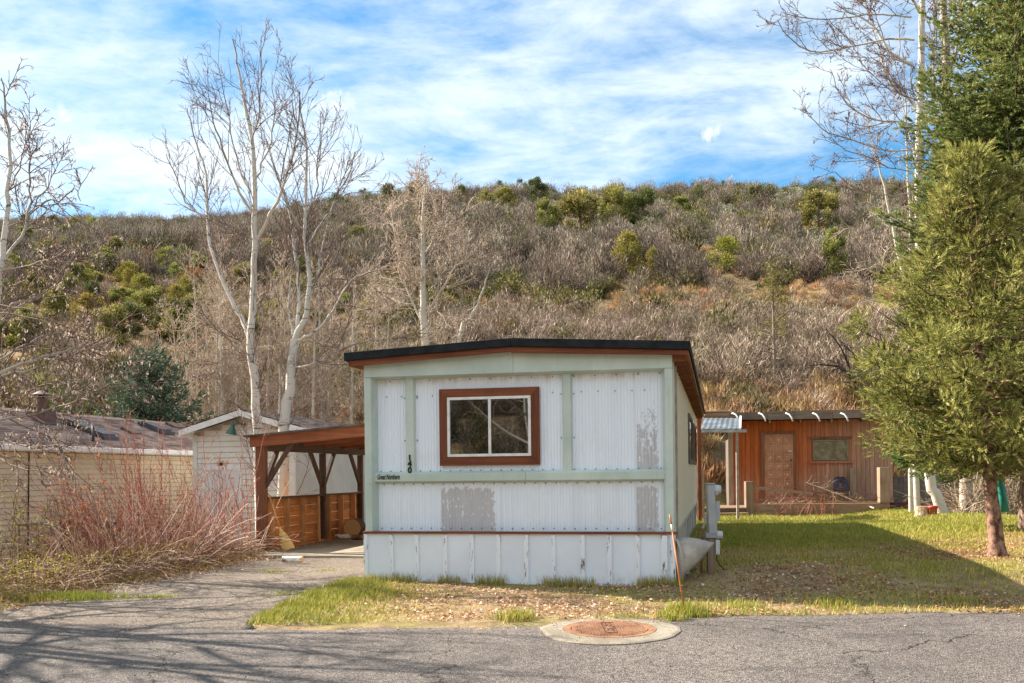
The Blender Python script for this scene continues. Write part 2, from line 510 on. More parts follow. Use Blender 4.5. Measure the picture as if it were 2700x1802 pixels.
n = NT('asphalt_driveway')
wv = n.coord(which='World')
ag = n.voro(70, wv, 'F1', 'Color'); agd = n.voro(70, wv)
sep = n.t.nodes.new('ShaderNodeSeparateColor'); n.link(ag, sep.inputs[0])
big = n.noise(.8, wv, 5, .6); mid = n.noise(4, wv, 5, .6); fin = n.noise(55, wv, 3, .7)
c = n.mix(sep.outputs[0], (.066, .052, .042), (.30, .25, .205))
c = n.mix(n.math('MULTIPLY', n.ramp(big, .4, .62), .6), c, (.14, .115, .095))
c = n.mix(n.math('MULTIPLY', n.ramp(fin, .6, .7), .75), c, (.05, .038, .03))
cbx = n.t.nodes.new('ShaderNodeCombineXYZ'); n.put(cbx.inputs[0], n.math('MULTIPLY', mid, .8)); n.put(cbx.inputs[1], n.math('MULTIPLY', big, .8))
dw = n.t.nodes.new('ShaderNodeVectorMath'); dw.operation = 'ADD'
n.link(n.coord((1, 1, 0), which='World'), dw.inputs[0]); n.link(cbx.outputs[0], dw.inputs[1])
crk = n.voro(.6, dw.outputs[0], 'DISTANCE_TO_EDGE')
cm = n.ramp(crk, .0, .006, 1, 0)
c = n.mix(n.math('MULTIPLY', cm, .75), c, (.045, .035, .028))
gr2 = n.noise(26, wv, 4, .75); c = n.mix(n.math('MULTIPLY', n.ramp(gr2, .50, .66), .55), c, n.mix(.6, c, (.03, .022, .018)))
c = n.mix(n.math('MULTIPLY', n.ramp(n.noise(33, n.coord(loc=(3, 7, 0), which='World'), 3, .7), .56, .70), .5), c, (.55, .47, .39))
n.bump(n.math('ADD', n.math('SUBTRACT', agd, n.math('MULTIPLY', cm, 2)), gr2), .8, .012)
M_drive = n.done(c, .92, 0, .2)

n = NT('concrete_slab')
wv = n.coord(which='World')
f1 = n.noise(1.2, wv, 6, .65); f2 = n.noise(30, wv, 5, .7)
c = n.mix(n.ramp(f1, .35, .65), (.22, .19, .15), (.36, .32, .26))
c = n.mix(n.math('MULTIPLY', n.ramp(f2, .55, .75), .4), c, (.14, .12, .1))
n.bump(f2, .3, .006)
M_slab = n.done(c, .9, 0, .2)

# ---- ground sheet (near) and hill sheets
xs = spread((-420, -60, 30), (-60, -16, 2), (-16, -8, .5), (-8, 8, .14), (8, 16, .5), (16, 60, 2), (60, 420, 30))
ys = spread((-45, -8, 3), (-8, 6, 1), (6, 16, .14), (16, HILL_Y0, .45))
def zg(X, Y):
    z = H(X, Y)
    inside = paved(X, Y, .06)
    return np.where(inside, z - .05, z + .004) + np.where(inside | (Y < 5), 0, fbm(X * 1.6, Y * 1.6, 3) * .05)
v, f = grid_mesh(xs, ys, zg)
tag(link('ground', mesh_np('ground', v, f, M_ground, True)), kind='structure')
xs = spread((-420, -120, 12), (-120, -30, 2.5), (-30, 30, .6), (30, 120, 2.5), (120, 420, 12))
ys = spread((HILL_Y0 - .8, 70, .5), (70, 200, 1.6), (200, 900, 25))
v, f = grid_mesh(xs, ys, lambda X, Y: H(X, Y) - .012 - .25 * (Y < HILL_Y0 - .4))
tag(link('hill', mesh_np('hill', v, f, M_hill, True)), kind='structure')
ys = spread((-460, -200, 20), (-200, -45, 4)); xs = spread((-420, 420, 8))
v, f = grid_mesh(xs, ys, lambda X, Y: H(X, Y) - .012)
tag(link('hill', mesh_np('hill', v, f, M_hill, True)), kind='structure')

def strip_sheet(name, us, lo, hi, n_, along, mat, lift, lip=.06):
    """a sheet between two edges, with a small lip turned down along both"""
    rows = []
    for k in range(n_ + 1):
        t = k / n_
        a = lo(us) * (1 - t) + hi(us) * t
        X, Y = (us, a) if along == 'x' else (a, us)
        rows.append(np.stack([X, Y, H(X, Y) + (lift(X, Y) if callable(lift) else lift)], 1))
    first = rows[0].copy(); first[:, 2] -= lip; last = rows[-1].copy(); last[:, 2] -= lip
    rows = [first] + rows + [last]
    V = np.concatenate(rows); m = len(us)
    i = np.arange((len(rows) - 1) * m).reshape(-1, m)[:, :-1].ravel()
    F = np.stack([i, i + 1, i + m + 1, i + m], 1)
    if along != 'x': F = F[:, ::-1]
    return tag(link(name, mesh_np(name, V, F, mat, False)), kind='structure')
us = spread((-200, -30, 5), (-30, -8, .5), (-8, 8, .05), (8, 30, .5), (30, 200, 5))
strip_sheet('road', us, lambda x: x * 0 - 5.8, road_edge, 60, 'x', M_road, 0.0, .05)
us = spread((8.3, SLAB_Y + .05, .05))
# the drive rides 8 mm over the road where it joins it
strip_sheet('driveway', us, lambda y: np.where(y < 9.7, -7.2 + (y - 8.3) * 1.1, drive_left(y)), drive_right, 40, 'y', M_drive, lambda X, Y: np.where(Y > road_edge(X) - .02, .004, -.03), .008)
# concrete slab under the carport, cast in two fields with a joint
slab_mb = MB()
HT = .206                                              # the way the homes lie: turned by this angle
AX = Vector((math.cos(HT), -math.sin(HT), 0)); AD = Vector((math.sin(HT), math.cos(HT), 0))
HOUSE = Vector((-1.736, 11.655, 0.0))
CP = gnd(694, 1460)                                    # foot of the front carport post
CP.z = .08
def slab_field(d0, d1):
    pts = [CP + AX * (-.25) + AD * d0, CP + AX * 3.3 + AD * d0, CP + AX * 3.3 + AD * d1, CP + AX * (-.25) + AD * d1]
    b = len(slab_mb.v)
    for z in (.02, .115):
        for p in pts: slab_mb.v.append((p.x, p.y, z))
    slab_mb.f += [(b, b + 3, b + 2, b + 1), (b + 4, b + 5, b + 6, b + 7)] + [(b + i, b + (i + 1) % 4, b + 4 + (i + 1) % 4, b + 4 + i) for i in range(4)]
slab_field(-.75, 2.4); slab_field(2.415, 6.2)
tag(slab_mb.build('concrete_slab', M_slab), kind='structure')
# patch of old concrete between the drive and the slab
# ================================================================== THE MOBILE HOME
def peel(name, seed, top=.1, left=0.0, right=.12, slope=0.0, dens=.5):
    """white paint flaking off bare grey sheet metal"""
    n = NT(name)
    o = n.coord((1, 1, 1), (seed, 0, seed))
    fine = n.noise(34, n.coord((1, 1, .45), (seed, 0, 3)), 6, .72)
    broad = n.noise(5, n.coord((1.6, 1, .6), (seed, 0, 0)), 4, .6)
    g = n.xyz('Generated')
    def edge(sock, w, inv=False):
        x = n.math('SUBTRACT', 1, sock) if inv else sock
        return n.ramp(x, 0, max(w, .001), -.45, 0)
    k = n.math('ADD', n.math('MULTIPLY', fine, .85), n.math('MULTIPLY', broad, .28))
    k = n.math('ADD', k, edge(g[2], top, True)); k = n.math('ADD', k, edge(g[0], right, True)); k = n.math('ADD', k, edge(g[0], left))
    if slope: k = n.math('SUBTRACT', k, n.math('MULTIPLY', g[2], slope))
    m = n.ramp(k, dens - .012, dens + .012)
    grey = n.mix(n.noise(9, n.coord((1, 1, .2)), 4), (.46, .465, .50), (.60, .605, .64))
    streak = n.noise(1, n.coord((24, 1, .7)), 4)
    wht = n.mix(n.ramp(streak, .4, .7), (.80, .885, .99), (.745, .81, .90))
    n.bump(m, -.25, .002)
    return n.done(n.mix(m, wht, grey), .5, 0, .35)
n = NT('white_corrugated_metal')
st = n.noise(1, n.coord((22, 3, .6)), 5, .6); dirt = n.noise(1.7, n.coord((1, 1, 1)), 5, .6)
z = n.xyz()[2]
c = n.mix(n.ramp(st, .45, .75), (.80, .885, .99), (.75, .825, .93))
c = n.mix(n.math('MULTIPLY', n.ramp(dirt, .5, .75), .22), c, (.66, .64, .60))
# rust-tinged run-off under the header
c = n.mix(n.math('MULTIPLY', n.ramp(z, 2.36, 2.48), n.math('MULTIPLY', n.ramp(st, .35, .65), .55)), c, (.48, .40, .32))
M_white = n.done(c, .45, 0, .4)
n = NT('side_panel_paint')
st = n.noise(1, n.coord((3, 18, .6)), 5, .6)
c = n.mix(n.ramp(st, .4, .75), (.84, .79, .66), (.70, .65, .54))
M_side = n.done(c, .5, 0, .4)
n = NT('pale_green_trim')
st = n.noise(1.3, n.coord((1, 1, 1)), 6, .65); s2 = n.noise(1, n.coord((14, 3, 1.2)), 5)
c = n.mix(n.ramp(st, .35, .7), (.455, .55, .50), (.58, .67, .625))
c = n.mix(n.math('MULTIPLY', n.ramp(s2, .55, .8), .5), c, (.36, .38, .30))
c = n.mix(n.math('MULTIPLY', n.ramp(n.noise(7, None, 5), .66, .76), .5), c, (.40, .33, .24))
M_green = n.done(c, .5, 0, .35)
M_brownwood = wood('brown_stained_board', (.14, .042, .020), (.24, .080, .036), 0, 40, long=1.3)
M_brownwood_z = wood('brown_stained_upright', (.14, .042, .020), (.23, .075, .034), 2, 40, long=1.3)
M_brownwood_y = wood('brown_stained_rafter', (.18, .062, .028), (.34, .14, .06), 1, 40, long=1.3)
M_roofblack = plain('black_roof_edge', (.016, .018, .022), .75, .4, 8, spec=.2, bump=.2)
n = NT('skirt_paint')
st = n.noise(1.2, None, 5); fl = n.noise(11, n.coord((1, 1, .5)), 6, .75)
zz_ = n.xyz()[2]
c = n.mix(n.ramp(st, .35, .7), (.79, .87, .97), (.71, .775, .87))
c = n.mix(n.math('MULTIPLY', n.ramp(zz_, .26, .06), n.ramp(fl, .46, .70)), c, (.40, .36, .31))
M_skirt = n.done(c, .55, 0, .35)
n = NT('skirt_batten_flaking')
fl = n.noise(16, n.coord((2.2, 1, .32)), 6, .75)
c = n.mix(n.ramp(fl, .57, .595), (.80, .85, .92), (.16, .11, .08))
n.bump(n.ramp(fl, .52, .56), -.4, .004)
M_batten = n.done(c, .7, 0, .3)
M_alum = plain('white_aluminium', (.74, .75, .76), .35, .12, 10, metal=.1)
M_dark = plain('dark_gap', (.012, .011, .010), .9, .3)
n = NT('window_glass')
n.done((.012, .011, .010), .02, 0, .5)
gl = n.t.nodes.new('ShaderNodeBsdfGlossy'); gl.inputs['Roughness'].default_value = .015; gl.inputs['Color'].default_value = (.9, .92, .95, 1)
ms = n.t.nodes.new('ShaderNodeMixShader'); ms.inputs[0].default_value = .105
n.link(n.p.outputs[0], ms.inputs[1]); n.link(gl.outputs[0], ms.inputs[2]); n.link(ms.outputs[0], n.out.inputs[0])
M_glass = n.m
M_screw = plain('screw_rust', (.07, .06, .05), .7)
M_ink = plain('black_lettering', (.012, .012, .018), .5, .1)

home = thing('mobile_home', 'white corrugated mobile home with pale green trim, black roof edge and the number 140', 'mobile home', HOUSE, -HT)
W, LEN = 3.6, 12.2
nF = -AD
def hp(u, v, yl):
    """pixel -> (x, z) on the home's plane y = yl"""
    d = Vector(pdir(u, v)); o = Vector((0, 0, CZ)) - HOUSE
    t = (yl - o.dot(AD)) / d.dot(AD)
    p = o + d * t
    return p.dot(AX), p.z
def hs(u, v, xl=W):
    """pixel -> (y, z) on the home's side plane x = xl"""
    d = Vector(pdir(u, v)); o = Vector((0, 0, CZ)) - HOUSE
    t = (xl - o.dot(AX)) / d.dot(AX)
    p = o + d * t
    return p.dot(AD), p.z
YP = .13                                     # the panels stand back behind the posts
Z_SILL, Z_B0, Z_B1, Z_HEAD = .68, 1.262, 1.374, 2.478
def corrugated(name, x0, x1, z0, z1, y, mat, pitch=.036, d=.006, parent=None):
    k = max(2, int(round((x1 - x0) / pitch))); P = []
    for i in range(k):
        a = x0 + (x1 - x0) * i / k; w = (x1 - x0) / k
        P += [(a, y), (a + w * .30, y), (a + w * .42, y - d), (a + w * .58, y - d), (a + w * .70, y)]
    P.append((x1, y))
    m = MB()
    for (a, b), (c_, e) in zip(P, P[1:]): m.quad((a, b, z0), (c_, e, z0), (c_, e, z1), (a, b, z1))
    m.box(x0, x1, y + .002, y + .02, z0, z1)
    return m.build(name, mat, parent)
ux = lambda zx, yl: hp(880 + zx / 2.24, 1300, yl)[0]
P0, P1 = .085, W - .085
t1a, t1b = ux(424, .08), ux(484, .08)
t2a, t2b = ux(1353, .08), ux(1413, .08)
# upper panels
pk = ux(1785, YP)
corrugated('wall_panel', P0, t1a + .02, Z_B1 - .02, Z_HEAD + .03, YP, M_white, parent=home)
corrugated('wall_panel', t1b - .02, t2a + .02, Z_B1 - .02, Z_HEAD + .03, YP, M_white, parent=home)
corrugated('wall_panel', t2b - .02, pk, Z_B1 - .02, Z_HEAD + .03, YP, M_white, parent=home)
tag(corrugated('wall_panel', pk + .002, P1, Z_B1 - .02, Z_HEAD + .03, YP, peel('flaking_upper', 3.1, .30, .05, .35, .30, .44), parent=home), 'upper wall panel with grey bare patches where paint flaked')
# lower panels
xs_ = [P0] + [ux(q, YP) for q in (635, 988, 1058, 1418, 1785)] + [P1]
for i, (a, b) in enumerate(zip(xs_, xs_[1:])):
    mt = {1: peel('flaking_lower', 1.7, .26, .0, .16, 0, .47), 5: peel('flaking_corner', 5.3, .22, .02, .40, 0, .48)}.get(i, M_white)
    o = corrugated('wall_panel', a + .001, b - .001, Z_SILL - .01, Z_B0 + .02, YP - (.002 if i % 2 else 0), mt, parent=home)
    if i in (1, 5): tag(o, 'lower wall panel with a large grey flaked patch')
# posts, header, belt rail
MB().prism([(0, 0), (P0 * .95, 0), (P0 + .035, YP - .005), (P0 + .035, YP + .02), (0, YP + .02)], 2, Z_SILL, 2.62).build('corner_post', M_green, home, bevel=.004)
MB().prism([(P1, 0), (W, 0), (W, YP + .02), (P1 - .035, YP + .02), (P1 - .035, YP - .005)], 2, Z_SILL, 2.62).build('corner_post', M_green, home, bevel=.004)
for x0, x1 in ((0, W / 2 - .001), (W / 2 + .001, W)):
    za, zb = (2.666, 2.75) if x0 == 0 else (2.75, 2.647)
    m = MB(); y0, y1 = -.012, YP + .03
    m._add([(x0, y0, Z_HEAD + .02), (x1, y0, Z_HEAD + .02), (x1, y0, zb), (x0, y0, za), (x0, y1, Z_HEAD + .02 - .03), (x1, y1, Z_HEAD - .01), (x1, y1, zb), (x0, y1, za)],
           [(0, 1, 2, 3), (5, 4, 7, 6), (0, 4, 5, 1), (3, 2, 6, 7), (0, 3, 7, 4), (1, 5, 6, 2)])
    m.build('header_panel', M_green, home, bevel=.003)
for a, b in ((t1a, t1b), (t2a, t2b)):
    MB().prism([(a, YP + .01), (a, YP - .02), (a + .018, .075), (b - .018, .075), (b, YP - .02), (b, YP + .01)], 2, Z_B1 - .015, Z_HEAD + .005).build('trim_post', M_green, home)
xj = ux(1132, .05)
for a, b, k in ((.055, xj, 0), (xj + .002, P1 + .035, 1)):
    MB().prism([(YP + .01, Z_B0 - .02), (YP - .015, Z_B0 - .02), (.05 + .003 * k, Z_B0 + .004), (.05 + .003 * k, Z_B1 - .02), (YP - .02, Z_B1 + .006), (YP + .01, Z_B1 + .006)], 0, a, b).build('belt_rail', M_green, home, bevel=.002)
MB().box(-.03, W + .04, -.022, .05, Z_SILL - .025, Z_SILL).build('sill_board', M_brownwood, home, bevel=.003)
# screw heads along the trims
m = MB()
def screw(x, z, y): m.prism([(x + .007 * math.cos(a), z + .007 * math.sin(a)) for a in [k * math.pi / 3 for k in range(6)]], 1, y - .004, y + .004)
for i in range(28):
    x = .16 + i * .122
    screw(x, Z_B1 + .012, YP - .016); screw(x + .03, Z_B0 - .03, YP - .006); screw(x, Z_SILL + .03, YP - .006)
    if i % 2: screw(x, Z_HEAD - .025, YP - .008)
for x in (t1a - .015, t1b + .015, t2a - .015, t2b + .015):
    for z_ in (1.75, 2.25): screw(x, z_, YP - .008)
for q in (258, 320, 409, 500, 590, 1300, 1470, 1568, 1668, 1768, 1842): screw(ux(q, YP), 2.27, YP - .008)
tag(m.build('screw_heads', M_screw, home), kind='stuff')
# house number and maker's name plate
xc = hp(1080.4, 1224, .07)[0]
for ch, v_ in (('1', 1207), ('4', 1224), ('0', 1241)):
    zc = hp(1080.4, v_, .07)[1]
    if ch == '1':
        o = MB().box(xc - .009, xc + .009, .066, .074, zc - .034, zc + .034).build('house_number', M_ink, home)
    else:
        o = link('house_number', text_mesh('house_number', ch, .098, M_ink, 0, .006, bold=.004), home)
        o.rotation_euler = (R(90), 0, 0); o.location = (xc, .070, zc)
    o['label'] = 'black digit ' + ch
xa, zt = hp(994, 1259, .045)
o = link('lettering', text_mesh('lettering', 'Great Northern', .088, M_ink, .32, .003, 'LEFT', bold=.0012, spacing=.98), home)
o.rotation_euler = (R(90), 0, 0); o.location = (xa, .046, zt); o.scale = (.56, 1, 1)
x1_ = hp(1054, 1259, .045)[0]
o.scale[0] = (x1_ - xa) / max(v_.co.x for v_ in o.data.vertices)
o['label'] = 'slanted black script reading Great Northern'
# skirt
M_skirt_dirt = M_skirt
cols = [-.004] + [ux(q, -.01) for q in (335, 484, 653, 810, 966, 1132, 1291, 1465, 1624, 1789, 1940)]
for i, a in enumerate(cols):
    b = cols[i + 1] if i + 1 < len(cols) else W + .02
    jj = rnd.uniform(-.003, .003)
    MB().box(a + .004, b - .004, .012 + jj, .03, -.02 + rnd.uniform(0, .02), Z_SILL - .027).build('skirt_panel', M_skirt, home)
for i, a in enumerate(cols + [W - .02]):
    w_ = .055
    MB().box(a - w_ / 2 + .006, a + w_ / 2, -.008 - rnd.uniform(0, .004), .0115, -.02, Z_SILL - .03 - rnd.uniform(0, .012)).build('skirt_batten', M_batten, home)
# bottom dents: a broken end board at the right corner
MB().box(W - .135, W - .075, -.016, .008, .26, Z_SILL - .04).build('skirt_batten', M_batten, home)
# body behind
MB().box(.03, W - .03, YP + .021, LEN, .35, 2.60).build('wall', M_side, home)
MB().box(.06, W - .10, .05, LEN - .1, .0, .62).build('underside', M_dark, home)
# right side wall: sheets with seams, windows
ys_ = [YP + .021] + [hs(u, 1250)[0] for u in (1798, 1812, 1826)] + [LEN]
ys_ = [YP + .021, .55, 1.55, 3.3, 5.4, 7.6, 9.8, LEN]
for a, b in zip(ys_, ys_[1:]):
    MB().box(W - .028, W, a + .004, b - .004, Z_SILL - .02, 2.62).build('side_panel', M_side, home)
MB().box(W - .002, W + .025, .53, .60, .50, 2.62).build('side_strip', plain('taupe_strip', (.36, .32, .27), .6), home)
M_wframe = plain('grey_wood_frame', (.19, .15, .12), .8)
for ua, ub, va, vb in ((1814.5, 1823.5, 1092, 1223), (1827.5, 1833, 1119, 1225)):
    ya, yb = hs(ua, 1200)[0], hs(ub, 1200)[0]
    z1w = hs(ua, va)[1]; z0w = hs(ua, vb)[1]
    z1w, z0w = min(z1w, 2.35), max(z0w, 1.40)
    wd = MB()
    for q in ((ya, ya + .09, z0w, z1w), (yb - .09, yb, z0w, z1w), (ya + .091, yb - .091, z1w - .07, z1w), (ya + .091, yb - .091, z0w, z0w + .07)):
        wd.box(W + .001, W + .03, q[0], q[1], q[2], q[3])
    wo_ = wd.build('side_window', M_wframe, home)
    MB().box(W + .001, W + .012, ya + .09, yb - .09, z0w + .07, z1w - .07).build('pane', M_glass, wo_)
# side skirt: weathered boards, some short or askew
M_oldwhite = wood('weathered_white_board', (.48, .45, .40), (.62, .60, .55), 2, 30, dark=(.10, .08, .06))
yy_ = .75
while yy_ < LEN - .2:
    w_ = rnd.uniform(.14, .24)
    m = MB(); top = Z_SILL - .03 - (rnd.uniform(.0, .22) if rnd.random() < .3 else 0)
    lean = rnd.uniform(-.03, .03)
    m.beam((W - .02, yy_ + w_ / 2, -.03), (W - .02 + lean, yy_ + w_ / 2 + rnd.uniform(-.03, .03), top), .02, w_, up=(0, 1, 0))
    m.build('skirt_board', M_oldwhite, home)
    yy_ += w_ + rnd.choice((.006, .006, .01, .05))
MB().box(W - .02, W + .012, YP + .03, LEN, Z_SILL - .06, Z_SILL - .022).build('sill_board', M_oldwhite, home)
# torn sheet of skirting curling out at the corner
m = MB(); NU, NV = 12, 8
for j in range(NV + 1):
    t = j / NV
    for i in range(NU + 1):
        s_ = i / NU
        reach = (.44 * (1 - t) + .04 * t)
        ang = R(-10) + s_ * R(38) * (1 - .5 * t)
        x = W + .01 + reach * s_ * math.cos(ang * .5)
        y = .12 - .10 * math.sin(s_ * 3.0) * (1 - t * .5) - .05 * math.sin(t * 4)
        z_ = (.60 - .50 * t) - .05 * s_ * (1 - t) + .03 * math.sin(s_ * 4 + t * 3) + .03 * s_ * s_
        m.v.append((x, y, z_))
for j in range(NV):
    for i in range(NU):
        b = j * (NU + 1) + i
        m.f.append((b, b + 1, b + NU + 2, b + NU + 1))
ts = m.build('torn_skirt_sheet', plain('torn_sheet_metal', (.50, .47, .43), .5, .3, 4), home, True)
so_ = ts.modifiers.new('thick', 'SOLIDIFY'); so_.thickness = .004
m = MB(); m.beam((W + .03, .02, .60), (W + .10, .0, .40), .02, .11, up=(0, 1, 0)); m.build('torn_skirt_sheet', M_oldwhite, home)
# roof: two low slopes, black edge, brown boards and rafter tails below
OV, FO = .20, .14
zl, zp, zr = 2.783, 2.880, 2.772
def roof_slab(x0, z0, x1, z1, th, y0, y1): 
    return MB().prism([(x0, z0 - th), (x1, z1 - th), (x1, z1), (x0, z0)], 1, y0, y1)
roof_slab(-OV, zl, W / 2, zp, .095, -FO, LEN + .2).build('roof', M_roofblack, home, bevel=.006)
roof_slab(W / 2 + .001, zp, W + OV, zr, .095, -FO, LEN + .2).build('roof', M_roofblack, home, bevel=.006)
for x0, z0, x1, z1 in ((-OV + .07, zl + .004, W / 2 - .001, zp), (W / 2 + .001, zp, W + OV - .02, zr)):
    MB().prism([(x0, z0 - .165), (x1, z1 - .150), (x1, z1 - .097), (x0, z0 - .097)], 1, -FO + .03, -FO + .065).build('fascia_board', M_brownwood, home)
MB().box(W + OV - .055, W + OV - .02, -FO + .07, LEN, zr - .16, zr - .10).build('fascia_board', M_brownwood_y, home)
MB().box(-OV + .035, -OV + .07, -FO + .07, LEN, zl - .16, zl - .09).build('fascia_board', M_brownwood_y, home)
k = 0
while k * .42 < LEN:
    y = .02 + k * .42
    MB().box(W + .002, W + OV - .056, y, y + .045, zr - .20, zr - .095).build('rafter_tail', M_brownwood_y, home)
    k += 1
MB().prism([(0, 2.60), (W, 2.60), (W, zr - .098), (W / 2, zp - .10), (0, zl - .098)], 1, YP + .04, LEN).build('gable_wall', M_side, home)
# the front window
YW = YP - .008
(xa, zb_), (xb, zt_) = hp(1160, 1229, YW - .03), hp(1421.5, 1020, YW - .03)
win = MB().box(xa + .02, xb - .02, YW - .006, YW, zb_ + .02, zt_ - .02).build('window', M_dark, home)
fw = .096
def mit(poly): return MB().prism(poly, 1, YW - .042, YW - .006)
for poly in ([(xa, zb_), (xb, zb_), (xb - fw, zb_ + fw * 1.05), (xa + fw, zb_ + fw * 1.05)], [(xa, zt_), (xa + fw, zt_ - fw), (xb - fw, zt_ - fw), (xb, zt_)],
             [(xa, zb_ + .001), (xa + fw - .001, zb_ + fw * 1.05), (xa + fw - .001, zt_ - fw), (xa, zt_ - .001)], [(xb, zb_ + .001), (xb, zt_ - .001), (xb - fw + .001, zt_ - fw), (xb - fw + .001, zb_ + fw * 1.05)]):
    mit(poly).build('window_frame', M_brownwood if poly[1][0] - poly[0][0] > .5 or poly[2][0] - poly[1][0] > .5 else M_brownwood_z, win, bevel=.003)
ia, ib, ic, id_ = xa + fw + .002, xb - fw - .002, zb_ + fw * 1.05 + .002, zt_ - fw - .002
m = MB(); f_ = .032
m.box(ia, ib, YW - .05, YW - .007, ic, ic + f_); m.box(ia, ib, YW - .05, YW - .007, id_ - f_, id_)
m.box(ia, ia + f_, YW - .05, YW - .007, ic + f_, id_ - f_); m.box(ib - f_, ib, YW - .05, YW - .007, ic + f_, id_ - f_)
m.build('sash', M_alum, win, bevel=.002)
xm = hp(1291.6, 1120, YW - .03)[0]
MB().box(xm - .016, xm + .016, YW - .047, YW - .007, ic + f_ + .001, id_ - f_ - .001).build('mullion', M_alum, win, bevel=.002)
for a, b, y in ((ia + f_ + .001, xm - .017, YW - .024), (xm + .017, ib - f_ - .001, YW - .032)):
    MB().box(a, b, y, y + .006, ic + f_ + .001, id_ - f_ - .001).build('pane', M_glass, win)
# ================================================================== CARPORT, SHED, NEIGHBOUR'S HOME, CABIN
class Frame:
    def __init__(s, o, ang):
        s.o = Vector(o); s.a = ang
        s.x = Vector((math.cos(ang), -math.sin(ang), 0)); s.y = Vector((math.sin(ang), math.cos(ang), 0))
    def front(s, u, v, yl=0):
        d = Vector(pdir(u, v)); o = Vector((0, 0, CZ)) - s.o
        t = (yl - o.dot(s.y)) / d.dot(s.y); p = o + d * t
        return p.dot(s.x), p.z
    def side(s, u, v, xl=0):
        d = Vector(pdir(u, v)); o = Vector((0, 0, CZ)) - s.o
        t = (xl - o.dot(s.x)) / d.dot(s.x); p = o + d * t
        return p.dot(s.y), p.z
    def thing(s, name, label, cat, **k): return thing(name, label, cat, s.o, -s.a, **k)
def gz(u, v, z):
    d = pdir(u, v); t = (z - CZ) / d[2]
    return Vector((d[0] * t, t, z))

# ---------------- carport
M_cpost = wood('carport_post_wood', (.13, .050, .028), (.20, .085, .048), 2, 38)
M_cbeam = wood('carport_beam_wood', (.17, .058, .028), (.30, .105, .05), 0, 38)
M_cbeam_y = wood('carport_side_beam_wood', (.055, .030, .022), (.11, .065, .045), 1, 38)
M_brace = wood('carport_brace_wood', (.06, .034, .025), (.12, .072, .05), 2, 38)
M_orange_y = wood('orange_cedar_board', (.42, .145, .038), (.60, .25, .075), 1, 30, dark=(.09, .035, .015))
M_stud = wood('pale_stud', (.46, .22, .09), (.62, .34, .16), 2, 34)
M_ply = wood('orange_sheathing', (.40, .15, .045), (.56, .24, .08), 1, 24)
fr = Frame((CP.x, CP.y, 0), HT)
cp = fr.thing('carport', 'open brown timber carport with knee braces and orange half wall', 'carport')
zl_c = fr.front(663, 1150, -.12)[1]; zr_c = fr.front(955, 1120, -.12)[1]
xl_c = fr.front(660, 1150, -.12)[0]; xr_c = fr.front(955, 1120, -.12)[0]
sl_c = (zr_c - zl_c) / (xr_c - xl_c)
zc = lambda x: zl_c + sl_c * (x - xl_c)
XR = 3.62
FL = .115
m = MB(); m._add([(x, y, zc(x) - t) for y in (-.14, -.10) for x, t in ((xl_c, .02), (XR, .02), (XR, .185), (xl_c, .185))],
                 [(0, 1, 2, 3), (7, 6, 5, 4), (0, 4, 5, 1), (1, 5, 6, 2), (2, 6, 7, 3), (3, 7, 4, 0)])
m.build('front_beam', M_cbeam, cp)
MB().prism([(xl_c - .08, zc(xl_c - .08) - .018), (XR + .05, zc(XR + .05) - .018), (XR + .05, zc(XR + .05) + .012), (xl_c - .08, zc(xl_c - .08) + .012)], 1, -.22, 5.7).build('roof', plain('carport_roofing', (.10, .085, .075), .9, .4), cp)
MB().prism([(xl_c, zc(xl_c) - .034), (XR, zc(XR) - .034), (XR, zc(XR) - .0195), (xl_c, zc(xl_c) - .0195)], 1, -.095, 5.6).build('roof_sheathing', M_ply, cp)
for i in range(6):
    y = .55 + i * .95
    m = MB(); m._add([(x, yy, zc(x) - t) for yy in (y, y + .04) for x, t in ((xl_c + .1, .036), (XR, .036), (XR, .15), (xl_c + .1, .15))],
                 [(0, 1, 2, 3), (7, 6, 5, 4), (0, 4, 5, 1), (1, 5, 6, 2), (2, 6, 7, 3), (3, 7, 4, 0)])
    m.build('rafter', M_cbeam, cp)
yb = [0, fr.side(851, 1250)[0], fr.side(950, 1250)[0]]
ztop = zc(.0) - .155
pw = .145
MB().box(-pw / 2, pw / 2, -.095, .05, FL, ztop + .10).build('post', M_cpost, cp, bevel=.006)
for y in yb[1:]: MB().box(-.05, .05, y - .05, y + .05, FL, ztop - .10).build('post', M_cbeam_y, cp, bevel=.004)
MB().box(-.055, .055, .055, 5.5, ztop - .095, ztop + .06).build('side_beam', M_cbeam_y, cp, bevel=.004)
MB().box(3.42, 3.54, -.095, .03, FL, zc(3.48) - .19).build('post', M_brownwood_z, cp, bevel=.006)
MB().box(3.42, 3.54, 5.3, 5.42, FL, zc(3.48) - .16).build('post', M_brownwood_z, cp, bevel=.006)
def knee(y, s):
    MB().beam((.0, y + s * .03, FL + 1.02), (.0, y + s * .58, ztop - .07), .085, .05, up=(1, 0, 0)).build('knee_brace', M_brace, cp)
knee(yb[0], 1); knee(yb[1], -1); knee(yb[1], 1); knee(yb[2], -1)
m = MB(); m.beam((.05, .0, FL + 1.05), (.52, .0, zc(.5) - .17), .05, .085, up=(0, 1, 0)); m.build('knee_brace', M_brace, cp)
zt_h = fr.side(712, 1311, .06)[1]
hb = (zt_h - FL - .04) / 5
for i in range(5):
    for j, (a, b) in enumerate(((.06, yb[1] - .002), (yb[1] + .001, yb[2] + .05))):
        jit = rnd.uniform(-.004, .004)
        MB().box(-.075 + jit, -.052, a, b, FL + .02 + i * hb + .003, FL + .02 + (i + 1) * hb - .003).build('wall_board', M_orange_y, cp)
MB().box(-.08, .075, .055, yb[2] - .055, zt_h - .032, zt_h).build('top_rail', M_cbeam_y, cp)
